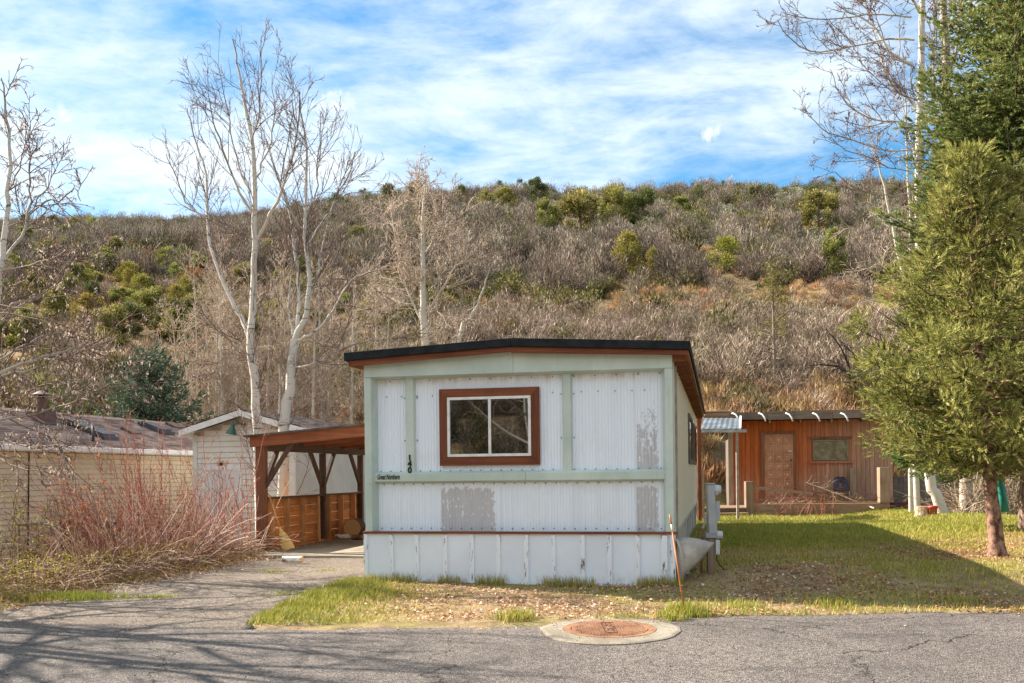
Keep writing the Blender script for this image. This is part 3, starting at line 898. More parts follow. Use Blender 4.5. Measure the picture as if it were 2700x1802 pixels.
MB().box(-.05, .05, .055, yb[2] - .055, FL, FL + .04).build('bottom_plate', M_orange_y, cp)
for u in (722.7, 764, 804, 842, 873, 906, 938):
    y = fr.side(u, 1350, .05)[0]
    w_ = .05 if u == 842 else .02
    if u == 842: MB().box(.055, .075, y - .10, y - .015, FL, zt_h - .033).build('stud', M_stud, cp)
    else: MB().box(-.0515, .045, y - w_, y + w_, FL + .041, zt_h - .033).build('stud', M_stud, cp)

# ---------------- broom and logs
M_straw = wood('broom_straw', (.55, .36, .13), (.74, .54, .25), 2, 60, dark=(.22, .13, .05))
pb = gz(757, 1452, FL + .004); pt = at(709.5, 1306, CP.y - .02)
ax_ = (pt - pb).normalized()
br = thing('broom', 'straw broom with thin orange handle leaning on the carport post', 'broom', pb)
q = pt - pb; L_ = q.length
MB().tube([q * .36, q], .011, 10).build('handle', plain('broom_handle', (.62, .30, .10), .5, .2), br, True)
side_ = ax_.cross(Vector((0, 1, 0))).normalized(); dep_ = ax_.cross(side_).normalized()
m = MB()
prof = [(0.0, .108, .030), (.08, .105, .034), (.2, .085, .032), (.28, .06, .03), (.33, .030, .025), (.40, .017, .017)]
for t, w_, d_ in prof:
    c_ = ax_ * (t + .005)
    for k in range(16):
        a = 2 * math.pi * k / 16
        jag = (rnd.uniform(0, .02) if t == 0 else 0)
        m.v.append(tuple(c_ + ax_ * jag + side_ * (w_ * math.cos(a)) + dep_ * (d_ * math.sin(a)) + side_ * (-.03 * (1 - t / .4))))
for i in range(len(prof) - 1):
    for k in range(16):
        m.f.append((i * 16 + k, i * 16 + (k + 1) % 16, (i + 1) * 16 + (k + 1) % 16, (i + 1) * 16 + k))
m.f.append(tuple(range(16))[::-1])
m.build('bristles', M_straw, br)
for t, w_, d_ in ((.15, .097, .036), (.20, .088, .035), (.25, .073, .033)):
    pts = [ax_ * t + side_ * (w_ * math.cos(a) - .03 * (1 - t / .4)) + dep_ * (d_ * math.sin(a)) for a in np.linspace(0, 2 * math.pi, 17)]
    MB().tube(pts, .0028, 5).build('stitching', plain('broom_twine', (.30, .17, .06), .8), br)

n = NT('birch_bark')
o = n.coord((1, 1, 1), which='Object')
f = n.noise(14, n.coord((1, 1, 1)), 6, .7); b_ = n.noise(5, None, 4)
c = n.mix(n.ramp(f, .40, .56), (.62, .58, .52), (.80, .77, .72))
c = n.mix(n.math('MULTIPLY', n.ramp(b_, .60, .66), .85), c, (.08, .06, .05))
M_birchlog = n.done(c, .8, 0, .2)
n = NT('cut_end_wood')
g = n.t.nodes.new('ShaderNodeTexWave'); g.wave_type = 'RINGS'; g.rings_direction = 'Y'; g.inputs['Scale'].default_value = 22; g.inputs['Distortion'].default_value = 3
n.link(n.tc.outputs['Object'], g.inputs[0])
M_cut = n.done(n.mix(g.outputs['Fac'], (.45, .24, .10), (.62, .38, .18)), .8)
def log(label, p, direction, length, r, bark, group=None, wob=.05):
    d = Vector(direction).normalized()
    t = thing('log', label, 'log', p, math.atan2(d.y, d.x) - math.pi / 2, group)
    m = MB(); N = 14; rr = [r * (1 + rnd.uniform(-wob, wob)) for _ in range(N)]
    for yy in (-length / 2, 0, length / 2):
        for k in range(N):
            a = 2 * math.pi * k / N; m.v.append((rr[k] * math.cos(a), yy, r + rr[k] * math.sin(a)))
    for i in range(2):
        for k in range(N): m.f.append((i * N + k, i * N + (k + 1) % N, (i + 1) * N + (k + 1) % N, (i + 1) * N + k))
    m.build('bark', bark, t, True)
    for yy, s in ((-length / 2, 1), (length / 2, -1)):
        e = MB()
        e.v = [(rr[k] * .93 * math.cos(2 * math.pi * k / N), yy - s * .001, rr[k] * .93 * math.sin(2 * math.pi * k / N)) for k in range(N)]
        e.v += [(rr[k] * .995 * math.cos(2 * math.pi * k / N), yy, rr[k] * .995 * math.sin(2 * math.pi * k / N)) for k in range(N)]
        e.f = [tuple(range(N))] + [(k, (k + 1) % N, N + (k + 1) % N, N + k) for k in range(N)]
        o = e.build('cut_end', M_cut, t); o.location = (0, 0, r)
    return t
p = gz(772, 1485, FL - .02)
log('short birch log with white bark lying at the edge of the concrete slab', (p.x, p.y, .10), AX * 1 + AD * .05, .30, .048, M_birchlog)
p = gz(905, 1421, FL)
log('small white log lying at the foot of the thick round log slice', (p.x, p.y, FL), AX * 1 + AD * .15, .31, .045, M_birchlog)
p = gz(945, 1424, FL)
log('short brown billet between the white log and the mobile home', (p.x, p.y, FL), AX * 1 - AD * .3, .24, .05, plain('brown_bark', (.20, .12, .075), .95, .5, 14, bump=.6))
p = at(936, 1391, gz(905, 1421, FL).y + .22)
log('thick round log slice with its pale cut face towards the street', (p.x, p.y, p.z - .168), AD * 1 + AX * -.12, .42, .168, plain('rough_dark_bark', (.10, .07, .05), .95, .6, 16, bump=1.0), wob=.06)

# ---------------- lap siding helper
def lap_wall(parent, name, mat, along, x0, x1, z0, z1, step, clip=None, face=0.0, flip=1):
    """boards lapped one over another; along 'x' faces -y, along 'y' faces +x"""
    k = int(math.ceil((z1 - z0) / step))
    for i in range(k):
        a, b = z0 + i * step, min(z0 + (i + 1) * step + .012, z1 + .012)
        c0, c1 = (x0, x1) if clip is None else clip(a, b, x0, x1)
        if c1 - c0 < .1: continue
        prof = [(face, a + .004), (face - .026, a + .004), (face - .006, b - .016), (face, b - .016)]
        m = MB()
        if along == 'x': m.prism(prof, 0, c0, c1)
        else: m.prism([(-p, q) for p, q in prof], 1, c0, c1)
        m.build(name, mat, parent)

# ---------------- white shed
n = NT('shed_cream_paint')
c = n.mix(n.ramp(n.noise(2, None, 5), .35, .7), (.74, .725, .69), (.66, .645, .61))
M_shed = n.done(c, .6, 0, .3)
n = NT('shed_side_stucco')
f = n.noise(28, None, 5, .6); n.bump(f, .5, .02)
M_stucco = n.done(n.mix(n.ramp(n.noise(1.5, None, 4), .35, .7), (.46, .45, .43), (.54, .525, .50)), .85, 0, .2)
M_gapline = plain('lap_shadow_tone', (.34, .275, .215), .9)  # tone showing between the boards, painting the shadow line under each lap
M_trimwhite = plain('white_trim_paint', (.76, .76, .77), .5, .08)
M_doorpaint = plain('pale_door_paint', (.68, .69, .71), .5, .06, 3)
n = NT('brown_shingle')
t_ = n.attr()
f = n.noise(60, None, 3, .7)
c = n.mix(t_, (.26, .18, .145), (.64, .47, .39)); c = n.mix(n.math('MULTIPLY', f, .35), c, (.12, .085, .07))
M_shingle = n.done(c, .95, 0, .1)
def shingle_roof(parent, x_top, z_top, x_bot, z_bot, y0, y1, step=.145, tab=.30):
    """overlapping tabs, one course above another (local x is the way down the slope)"""
    L = math.hypot(x_bot - x_top, z_bot - z_top); dx, dz = (x_bot - x_top) / L, (z_bot - z_top) / L
    nx, nz = (-dz, dx) if dx > 0 else (dz, -dx)
    V, F, T = [], [], []
    rows = int(L / step)
    for r in range(rows + 1):
        s1 = min(L, L - r * step); s0 = max(0, s1 - step - .03)
        y = y0 - (r % 3) * tab / 3
        while y < y1:
            a, b = max(y0, y + .002), min(y1, y + tab - .003)
            if b - a > .02:
                base = len(V); h = .020 + rnd.uniform(0, .008); jit = rnd.uniform(-.012, .012)
                for s, hh in ((s0, .003), (s1 + jit, h)):
                    for yy in (a, b): V.append((x_top + dx * s + nx * hh, yy, z_top + dz * s + nz * hh))
                for yy in (a, b): V.append((x_top + dx * (s1 + jit), yy, z_top + dz * (s1 + jit)))
                F += [(base, base + 1, base + 3, base + 2), (base + 2, base + 3, base + 5, base + 4)]
                T += [rnd.random()] * 6
            y += tab
    o = link('shingles', mesh_np('shingles', np.array(V), np.array(F), M_shingle, tint=np.array(T)), parent)
    return tag(o, kind='stuff')

S0 = at(510, 1200, 22.0); S0.z = -.46
fs = Frame((S0.x, S0.y, 0), HT)
sh = fs.thing('shed', 'white gabled shed with lap siding, pale door and green gooseneck lamp', 'shed')
SW = fs.front(777, 1200)[0]; SD = 6.5
xe0, ze0 = fs.front(474, 1134, -.3); xe1, _ = fs.front(797, 1134, -.3)
xap, zap = fs.front(632, 1081, -.3)
ze = ze0
slope = (zap - ze) / (xap - xe0)
zroof = lambda x: zap - slope * abs(x - xap)
def gable_clip(a, b, x0, x1):
    top = (a + b) / 2 + .02
    d = (zap - .17 - top) / slope
    return (max(x0, xap - d), min(x1, xap + d))
zw_ = zroof(0) - .17
MB().prism([(.01, -.46), (SW - .01, -.46), (SW - .01, zroof(SW) - .10), (xap, zap - .10), (.01, zroof(0) - .10)], 1, .003, SD).build('wall', M_stucco, sh)
lap_wall(sh, 'siding_board', M_shed, 'x', .105, SW - .115, -.44, zap - .16, .122, gable_clip, 0)
MB().prism([(.02, -.44), (SW - .02, -.44), (SW - .02, zroof(SW) - .12), (xap, zap - .12), (.02, zroof(0) - .12)], 1, -.003, .002).build('lap_shadow_sheet', plain('pale_lap_shadow_tone', (.44, .40, .36), .9), sh)  # sheet added behind the boards to draw their lap shadows in colour
MB().box(0, .10, -.028, .06, -.46, zw_ + .02).build('corner_board', M_shed, sh); MB().box(SW - .11, SW, -.028, .06, -.46, zroof(SW) - .14).build('corner_board', M_shed, sh)
for s in (0, 1):
    a, b = (xe0, xap) if s == 0 else (xap, xe1)
    th = .135
    MB().prism([(a, zroof(a) - th), (b, zroof(b) - th), (b, zroof(b) - .002), (a, zroof(a) - .002)], 1, -.32, -.29).build('rake_board', M_trimwhite, sh)
    MB().prism([(a, zroof(a) - .05), (b, zroof(b) - .05), (b, zroof(b)), (a, zroof(a))], 1, -.288, SD + .2).build('roof', M_trimwhite, sh)
    shingle_roof(sh, xap, zap + .004, a if s == 0 else b, ze + .004, -.33, SD + .2)
    MB().box(*((a - .02, a) if s == 0 else (b, b + .02)), -.32, SD + .2, ze - .16, ze - .01).build('eave_board', M_trimwhite, sh)
xd0, zd1 = fs.front(532, 1234, -.03); xd1 = fs.front(637, 1234, -.03)[0]
dr = MB().box(xd0 + .07, xd1 - .07, -.035, -.018, -.42, zd1 - .06).build('door', M_doorpaint, sh, bevel=.003)
MB().lathe([(.0, 0), (.028, .004), (.030, .02), (.012, .03), (.012, .05)], 12).build('handle', plain('door_knob', (.35, .28, .18), .35, metal=.8), dr, True).matrix_local = Matrix.Translation((xd1 - .15, -.085, .50)) @ Matrix.Rotation(R(-90), 4, 'X')
m = MB(); m.box(xd0, xd0 + .068, -.04, -.017, -.44, zd1); m.box(xd1 - .068, xd1, -.04, -.017, -.44, zd1); m.box(xd0 + .069, xd1 - .069, -.04, -.017, zd1 - .058, zd1)
m.build('door_frame', M_trimwhite, sh)
xv, zv = fs.front(582, 1222, -.03)
vt = MB().box(xv - .085, xv + .085, -.03, -.017, zv - .05, zv + .05).build('vent', plain('vent_frame', (.52, .46, .36), .6), sh)
m = MB(); m.prism([(xv + .06 * math.cos(t), zv - .02 + .035 * math.sin(t)) for t in np.linspace(0, 2 * math.pi, 12, endpoint=False)], 1, -.034, -.0305)
m.build('vent_mouth', M_dark, vt)
M_greenlamp = plain('green_enamel', (.012, .10, .065), .3, .15, 5, spec=.6)
xr_, zr_ = fs.front(643, 1119, -.02)
ml = MB().lathe([(0, 0), (.055, 0), (.055, .012), (.025, .025), (.0, .028)], 16)
ml.v = [(xr_ + x, -.028 - z, zr_ + y) for x, y, z in ml.v]
lamp = ml.build('lamp', M_greenlamp, sh, True)
xs2, zs2 = fs.front(613, 1128, -.30)
arm = [(xr_, -.03, zr_), (xr_ - .02, -.10, zr_ - .01), (xr_ - .07, -.17, zr_ + .05), (xr_ - .12, -.22, zr_ + .14), (xr_ - .17, -.26, zr_ + .17), (xs2 + .03, -.29, zr_ + .14), (xs2, -.30, zs2 + .08), (xs2, -.30, zs2 + .05)]
MB().tube(arm, .011, 8).build('arm', M_greenlamp, lamp, True)
m = MB().lathe([(.022, .09), (.042, .08), (.046, .05), (.042, .02), (.058, -.01), (.12, -.13), (.125, -.145), (.118, -.145), (.11, -.13), (.05, -.01), (.03, .02)], 20)
tl = Matrix.Translation((xs2, -.30, zs2)) @ Matrix.Rotation(R(12), 4, 'Y')
m.v = [tuple(tl @ Vector(p)) for p in m.v]
m.build('shade', M_greenlamp, lamp, True)

# ---------------- neighbour's mobile home
n = NT('neighbour_tan_siding')
c = n.mix(n.ramp(n.noise(1.2, None, 5), .35, .7), (.60, .50, .36), (.68, .575, .42))
M_nsid = n.done(c, .6, 0, .3)
N0 = at(0, 1187, 18.0)
fn = Frame((N0.x, N0.y, 0), HT)
nh = fn.thing('mobile_home', 'tan sided single storey home with brown shingle roof and long skylights', 'mobile home')
ZE = fn.side(0, 1188, .0)[1]; NY0, NY1 = -4.0, 11.5; RX, RZ = -1.95, 2.80; ZB = -.42
MB().box(-3.9, -.003, NY0 + .01, NY1, ZB, ZE + .05).build('wall', M_nsid, nh)
MB().box(-.002, .003, NY0 + .02, NY1 - .02, ZB + .1, ZE - .01).build('lap_shadow_sheet', M_gapline, nh)  # darker sheet behind the gaps stands in for shade under the laps
lap_wall(nh, 'siding_board', M_nsid, 'y', NY0, NY1, ZB + .18, ZE - .02, .104)
MB().box(-.02, .012, NY0, NY1, ZB - .05, ZB + .178).build('skirting', plain('brown_skirting', (.22, .15, .11), .8, .3), nh)
MB().box(-.0, .20, NY0, NY1, ZE - .005, ZE + .012).build('soffit', M_trimwhite, nh)
MB().prism([(.19, ZE + .012), (.30, ZE + .012), (.315, ZE + .10), (.30, ZE + .105), (.29, ZE + .03), (.20, ZE + .03), (.19, ZE + .105)], 1, NY0, NY1).build('gutter', M_trimwhite, nh)
zro = ZE + .10
MB().prism([(.20, zro - .03), (RX, RZ - .03), (-4.1, zro - .03), (-4.1, zro), (RX, RZ), (.20, zro)], 1, NY0 - .1, NY1 + .1).build('roof', plain('roof_deck', (.14, .10, .085), .9), nh)
shingle_roof(nh, RX, RZ + .004, .23, zro + .002, NY0 - .1, NY1 + .1)
shingle_roof(nh, RX, RZ + .004, -4.12, zro + .002, NY0 - .1, NY1 + .1, .3, 1.0)
MB().prism([(RX - .14, RZ - .04), (RX, RZ + .03), (RX + .14, RZ - .04), (RX + .14, RZ - .02), (RX, RZ + .05), (RX - .14, RZ - .02)], 1, NY0 - .1, NY1 + .1).build('ridge_cap', plain('ridge_shingle', (.17, .11, .09), .9, .4, 20), nh)
rs = (RZ - zro) / (.2 - RX)
def roofpt(u, v):
    d = Vector(pdir(u, v)); o = Vector((0, 0, CZ)) - fn.o
    # plane z = zro + rs*(.2 - x)
    ox, oz, dx_, dz_ = o.dot(fn.x), o.z, d.dot(fn.x), d.z
    t = (zro + rs * .2 - rs * ox - oz) / (dz_ + rs * dx_)
    p = o + d * t
    return p.dot(fn.x), p.dot(fn.y)
zrf = lambda x: zro + rs * (.2 - x)
M_sky = plain('skylight_frame', (.045, .046, .055), .5, .2); M_skyg = plain('skylight_lens', (.06, .062, .07), .5, .15, spec=.25)
for (u0, v0, u1, v1) in ((140, 1118, 300, 1166), (328, 1120, 462, 1152)):
    xa_, ya_ = roofpt(u0, v0); xb_, yb_ = roofpt(u1, v1)
    y = (ya_ + yb_) / 2; x0, x1 = max(RX + .18, xa_), min(.0, xb_)
    o = MB().prism([(x0, zrf(x0) - .01), (x1, zrf(x1) - .01), (x1, zrf(x1) + .11), (x0, zrf(x0) + .11)], 1, y, y + .55).build('skylight', M_sky, nh)
    MB().prism([(x0 + .05, zrf(x0 + .05) + .112), (x1 - .05, zrf(x1 - .05) + .112), (x1 - .08, zrf(x1 - .08) + .15), (x0 + .08, zrf(x0 + .08) + .15)], 1, y + .05, y + .5).build('lens', M_skyg, o)
M_vent = plain('brown_roof_vent', (.12, .075, .06), .6)
for u, v in ((155, 1105), (345, 1142), (458, 1127), (115, 1118)):
    x, y = roofpt(u, v)
    MB().prism([(x - .16, zrf(x - .16)), (x + .16, zrf(x + .16)), (x + .17, zrf(x + .16) + .06), (x - .12, zrf(x - .16) + .09)], 1, y - .2, y + .2).build('roof_vent', M_vent, nh)
x, y = roofpt(246, 1168)
MB().tube([(x, y, zrf(x) - .05), (x, y, zrf(x) + .36)], .03, 10).build('vent_pipe', plain('iron_pipe', (.06, .04, .04), .6), nh, True)
x, y = roofpt(110, 1112)
m = MB(); m.box(x - .2, x + .2, y - .2, y + .2, zrf(x) - .1, zrf(x) + .22); m.tube([(x, y, zrf(x) + .2), (x, y, zrf(x) + .50)], .10, 14)
ch = m.build('chimney', plain('chimney_metal', (.13, .075, .06), .6, .3), nh)
MB().lathe([(.0, .10), (.06, .09), (.19, .02), (.19, 0), (.0, .0)], 14, (x, y, zrf(x) + .56)).build('cap', plain('chimney_cap', (.16, .12, .10), .6), ch)
MB().tube([(x, y, zrf(x) + .50), (x, y, zrf(x) + .57)], .07, 10).build('neck', M_dark, ch)
# cable and service pipe on the wall
ycb = fn.side(70, 1350)[0]
MB().tube([(.03, ycb + .05, ZE - .02), (.03, ycb + .02, 1.0), (.035, ycb, .4), (.03, ycb - .02, ZB + .1)], .012, 6).build('cable', M_dark, nh)
ya_, za_ = fn.side(43, 1386); yb2, _ = fn.side(135, 1386)
MB().tube([(.06, ya_, ZB + .3), (.06, ya_, za_), (.06, yb2, za_)], .017, 6).build('conduit', plain('grey_conduit', (.15, .13, .12), .5), nh)

# ---------------- cabin at the back
n = NT('cabin_stained_plank')
ob = n.t.nodes.new('ShaderNodeObjectInfo')
g = n.noise(1, n.coord((42, 8, 1.6), which='World'), 6, .7, .4); big = n.noise(.9, n.coord((1, 1, .55), which='World'), 4)
px_, py_, pz_ = n.xyz('World')
c = n.mix(n.ramp(g, .3, .7), (.27, .064, .018), (.45, .125, .030))
wv_ = n.math('ADD', n.ramp(px_, 8.2, 11.2), n.math('MULTIPLY', n.ramp(pz_, 1.9, .6), .55))
wv_ = n.math('MULTIPLY', wv_, n.ramp(big, .3, .65, .55, 1.1), True)
bl = n.mix(n.ramp(g, .3, .7), (.32, .18, .12), (.48, .31, .225))
c = n.mix(n.math('MULTIPLY', wv_, n.ramp(g, .25, .5, .6, 1)), c, bl)
c = n.mix(n.math('MULTIPLY', n.ramp(g, .62, .8), .6), c, (.07, .025, .012))
h_ = n.t.nodes.new('ShaderNodeHueSaturation'); n.put(h_.inputs['Value'], n.math('ADD', n.math('MULTIPLY', ob.outputs['Random'], .35), .82)); n.link(c, h_.inputs['Color'])
n.bump(g, .3, .008)
M_cabin = n.done(h_.outputs[0], .85, 0, .15)
M_grayw_z = wood('weathered_post', (.21, .145, .10), (.36, .265, .19), 2, 30, dark=(.06, .045, .035))
M_grayw_x = wood('weathered_timber', (.22, .14, .09), (.37, .255, .17), 0, 30, dark=(.06, .045, .035))
M_fasc = wood('rotted_fascia', (.13, .10, .085), (.24, .19, .155), 0, 30, dark=(.03, .025, .02))
YC = 30.5
fc = Frame((6.70, YC, 0), 0.16)
cb = fc.thing('cabin', 'low rust brown cabin with vertical boards, panelled door and flat roof', 'cabin')
xc0, xc1 = fc.front(1921, 1250)[0], fc.front(2354, 1250)[0]
zct = fc.front(2100, 1104, -.45)[1] - .03; zcf = .30
MB().box(xc0 + .01, xc1 - .01, .03, 1.7, .0, zct).build('wall', M_fasc, cb)
xd0, zd1 = fc.front(2015, 1146); xd1 = fc.front(2091, 1146)[0]
xw0, zw1 = fc.front(2143, 1161); xw1, zw0 = fc.front(2236, 1213)
k = int((xc1 - xc0) / .129)
for i in range(k):
    a = xc0 + i * (xc1 - xc0) / k; b = a + (xc1 - xc0) / k
    y = rnd.uniform(-.003, .003)
    MB().box(a + .004, b - .004, y, .029, .16 + rnd.uniform(-.02, .02), zct).build('wall_board', M_cabin, cb)
# roof with fascia
xr0, zr1 = fc.front(1857, 1089, -.45); xr1 = fc.front(2370, 1085, -.45)[0]; zr0 = fc.front(2100, 1105, -.45)[1]
m = MB(); NB = 3
for i in range(NB):
    a = xr0 + (xr1 - xr0) * i / NB; b = xr0 + (xr1 - xr0) * (i + 1) / NB - .008
    MB().box(a, b, -.45 - .006 * (i % 2), -.41, zr0 + rnd.uniform(-.012, .012), zr1 + rnd.uniform(-.012, .012)).build('fascia_board', M_fasc, cb)
MB().box(xr0 + .02, xr1, -.405, 2.1, zct + .02, zr1 - .02).build('roof', plain('tar_roof', (.07, .06, .055), .95, .5), cb)
M_pvc = plain('white_pvc', (.74, .75, .77), .35, .06)
for u in (1934, 2004, 2075, 2146, 2220):
    xq, zq = fc.front(u, 1093, -.5)
    pts = [(xq - .06, -.40, zq + .02), (xq - .02, -.50, zq + .03), (xq + .06, -.56, zq - .01), (xq + .12, -.60, zq - .10), (xq + .15, -.62, zq - .22)]
    MB().tube(pts, .024, 10).build('drain_spout', M_pvc, cb, True)
for i in range(6):
    a = xc0 + .3 + i * .9
    MB().box(a, a + .05, -.40, -.005, zct - .085, zct + .0195).build('rafter_tail', M_fasc, cb)
# door
n = NT('door_faded_brown')
f = n.noise(3, n.coord((1, 1, .6)), 5, .6)
M_cdoor = n.done(n.mix(n.ramp(f, .35, .7), (.30, .135, .075), (.42, .22, .135)), .75, 0, .2)
M_cdoor2 = plain('door_moulding', (.46, .27, .175), .75, .2)
dr = MB().box(xd0, xd1, -.030, -.004, zcf + .01, zd1).build('door', M_cdoor, cb)
wd_ = (xd1 - xd0); ph = (zd1 - zcf) / 8
for r in range(8):
    for q in range(3):
        cx = xd0 + wd_ * (.22 + .28 * q); cz_ = zd1 - .03 - ph * (r + .5); s = ph * .34
        m = MB(); t_ = .020
        for a, b, c_, d_ in ((-s, s, s - t_, s), (-s, s, -s, -s + t_), (-s, -s + t_, -s + t_, s - t_), (s - t_, s, -s + t_, s - t_)):
            m.box(cx + a, cx + b, -.044, -.0305, cz_ + c_, cz_ + d_)
        m.prism([(cx + p * .045, cz_ + q2 * .045) for p, q2 in ((-1, -1), (1, -1), (1, 1), (-1, 1))], 1, -.038, -.0305)
        m.build('raised_panel', M_cdoor2, dr)
hk = fc.front(2083, 1190, -.03)
m = MB(); m.box(hk[0] - .06, hk[0] + .06, -.05, -.031, hk[1] - .018, hk[1] + .018); m.tube([(hk[0] - .05, -.055, hk[1]), (hk[0] + .05, -.055, hk[1])], .012, 6); m.build('hasp', plain('zinc_hasp', (.62, .64, .66), .35, metal=.6), dr)
for v in (1214, 1224, 1232):
    q = fc.front(2086, v, -.03); r_ = .03 if v == 1214 else .014
    MB().lathe([(0, .03), (r_, .02), (r_, .0)], 10).build('knob', plain('dark_knob', (.03, .02, .02), .4), dr).matrix_local = Matrix.Translation((q[0], -.031, q[1])) @ Matrix.Rotation(R(90), 4, 'X')
M_ctrim = wood('dark_door_trim', (.13, .055, .03), (.22, .10, .06), 2, 30)
for a, b, c_, d_ in ((xd0 - .11, xd0 - .004, zcf, zd1 + .09), (xd1 + .004, xd1 + .07, zcf, zd1 + .09), (xd0 - .003, xd1 + .003, zd1 + .005, zd1 + .085)):
    MB().box(a, b, -.04, -.004, c_, d_).build('door_frame', M_ctrim, cb)
wn_ = MB().box(xw0, xw1, -.015, -.004, zw0, zw1).build('window', M_dark, cb)
for a, b, c_, d_ in ((xw0, xw1, zw1 - .045, zw1), (xw0, xw1, zw0, zw0 + .045), (xw0, xw0 + .045, zw0 + .046, zw1 - .046), (xw1 - .045, xw1, zw0 + .046, zw1 - .046)):
    MB().box(a, b, -.045, -.016, c_, d_).build('window_frame', plain('olive_frame', (.20, .17, .12), .6), wn_)
n = NT('dusty_pane')
f = n.noise(5, None, 5, .7)
M_dusty = n.done(n.mix(n.ramp(f, .4, .7), (.16, .14, .09), (.30, .27, .19)), .12, 0, .8)
MB().box(xw0 + .046, xw1 - .046, -.024, -.016, zw0 + .046, zw1 - .046).build('pane', M_dusty, wn_)
MB().box(xw0 - .15, xw1 + .12, -.03, -.004, zw1 + .02, zw1 + .10).build('window_trim', M_ctrim, cb)
MB().box(xw0 - .13, xw1 + .14, -.05, -.004, zw0 - .10, zw0 - .02).build('window_sill', M_cabin, cb)
MB().box(xc0 - .01, xc0 + .14, -.10, -.005, .0, zct).build('corner_post', M_grayw_z, cb)

# ---------------- porch deck with posts and steps
YD = 28.2
fd = Frame((0, YD, 0), 0.0)
dk = thing('porch_deck', 'low weathered timber porch with stub posts and steps below the cabin', 'deck', (0, YD, 0))
xa, zbm = fd.front(1966, 1330); xb = fd.front(2347, 1330)[0]
zb0 = fd.front(2200, 1357)[1]
xp0, xp1 = fd.front(1966, 1300)[0], fd.front(1987, 1300)[0]
MB().box(xp1 + .003, xp1 + 1.7, 0, .20, zb0, zbm).build('edge_timber', M_grayw_x, dk, bevel=.012)
MB().box(xp1 + 1.708, xb, .01, .21, zb0 - .01, zbm - .008).build('edge_timber', M_grayw_x, dk, bevel=.012)
MB().box(xp1 + .5, xb - .1, .22, .30, zbm - .05, zbm + .035).build('edge_rail', M_grayw_x, dk)
MB().box(xp0, xp1, -.05, .20, -.08, fd.front(1976, 1270)[1]).build('post', M_grayw_z, dk, bevel=.012)
q0, zq = fd.front(2319, 1233); q1 = fd.front(2345, 1233)[0]
MB().box(q0, q1, -.02, .22, zbm + .002, zq).build('post', M_grayw_z, dk, bevel=.012)
j = 0
yy_ = .31
while yy_ < YC - YD - .02:
    MB().box(xp0 - .6, xb + .3, yy_, yy_ + .135, zcf - .04, zcf - .005 + rnd.uniform(-.003, .003)).build('deck_plank', M_grayw_x, dk)
    yy_ += .142
xl_ = fd.front(1836, 1340, -.5)[0]
for i, (zt, y0, y1) in enumerate(((.30, -.1, .30), (.16, -.42, -.06), (.02, -.74, -.38))):
    MB().box(xl_, xp0 - .004, y0, y1, zt - .04, zt).build('step_tread', M_grayw_x, dk)
    MB().box(xl_ + .02, xp0 - .01, y0 + .04, y0 + .07, zt - .20, zt - .042).build('step_riser', M_fasc, dk)
ql, qz = fd.front(1834, 1238, -1.9); qr = fd.front(1855, 1238, -1.9)[0]
MB().box(ql, qr, -1.98, -1.80, -.05, qz).build('post', M_grayw_z, dk, bevel=.01)
a_ = fd.front(1988, 1286, .1); b_ = fd.front(2143, 1302, .5)
MB().beam((a_[0], .1, a_[1]), (b_[0], .5, b_[1]), .05, .09).build('hand_rail', M_grayw_x, dk)
q = fc.front(2249, 1234, -.12)
pq = fc.o + fc.x * q[0] + fc.y * -.12
tag(MB().box(pq.x - .095, pq.x + .095, pq.y - .03, pq.y + .03, zcf, q[1]).build('plank', M_grayw_z), 'short grey plank standing against the cabin wall beside the purple chair', 'plank')

# ---------------- breezeway roof between home and cabin
bw = thing('breezeway_roof', 'small grey metal breezeway roof joining the mobile home and the cabin', 'canopy', (0, 26, 0))
M_gmetal = plain('grey_sheet_metal', (.13, .155, .18), .55, .35, 2)
pA = at(1846, 1132, 25.6); pB = at(1948, 1132, 25.6); pC = at(1950, 1104, 28.0); pD = at(1858, 1104, 28.0)
m = MB(); NR = 14
for i in range(NR + 1):
    t = i / NR; lift = .018 * (i % 2)
    for a, b in ((pA, pB), (pD, pC)):
        p = a.lerp(b, t); m.v.append((p.x, p.y - 26, p.z + lift))
for i in range(NR): m.f.append((2 * i, 2 * i + 2, 2 * i + 3, 2 * i + 1))
o = m.build('roof_sheet', M_gmetal, bw); o.modifiers.new('t', 'SOLIDIFY').thickness = .006
pE = at(1968, 1131.5, 25.55)
MB().beam((pA.x - .1, -.45, pA.z - .05), (pE.x, -.45, pE.z - .05), .05, .075).build('eave_beam', plain('galvanised_beam', (.46, .45, .46), .5, metal=.3), bw)
MB().beam((pB.x + .03, -.42, pB.z - .02), (pC.x + .03, 2.0, pC.z + .02), .05, .12).build('barge_board', M_trimwhite, bw)
pF = at(1943, 1134, 25.7)
MB().box(pF.x - .03, pF.x + .03, -.33, -.27, -.02, pF.z - .07).build('post', plain('grey_post', (.36, .30, .25), .7), bw)
pG = at(1842.5, 1100, 25.2)
MB().box(pG.x - .045, pG.x + .045, -.85, -.76, -.02, pA.z + .32).build('post', M_brownwood_z, bw)
pH0 = at(1857, 1087, 28.3); pH1 = at(1921, 1096, 28.3)
MB().box(pH0.x, pH1.x, 2.25, 2.9, pH1.z, pH0.z - .02).build('roof_box', M_grayw_x, bw)
MB().box(pH0.x - .02, pH1.x + .03, 2.22, 2.95, pH0.z - .018, pH0.z + .012).build('roof_cap', M_gmetal, bw)
# ================================================================== SMALL THINGS
def D(x, y, Y): return at(x * 1.14942, y * 1.14942, Y)
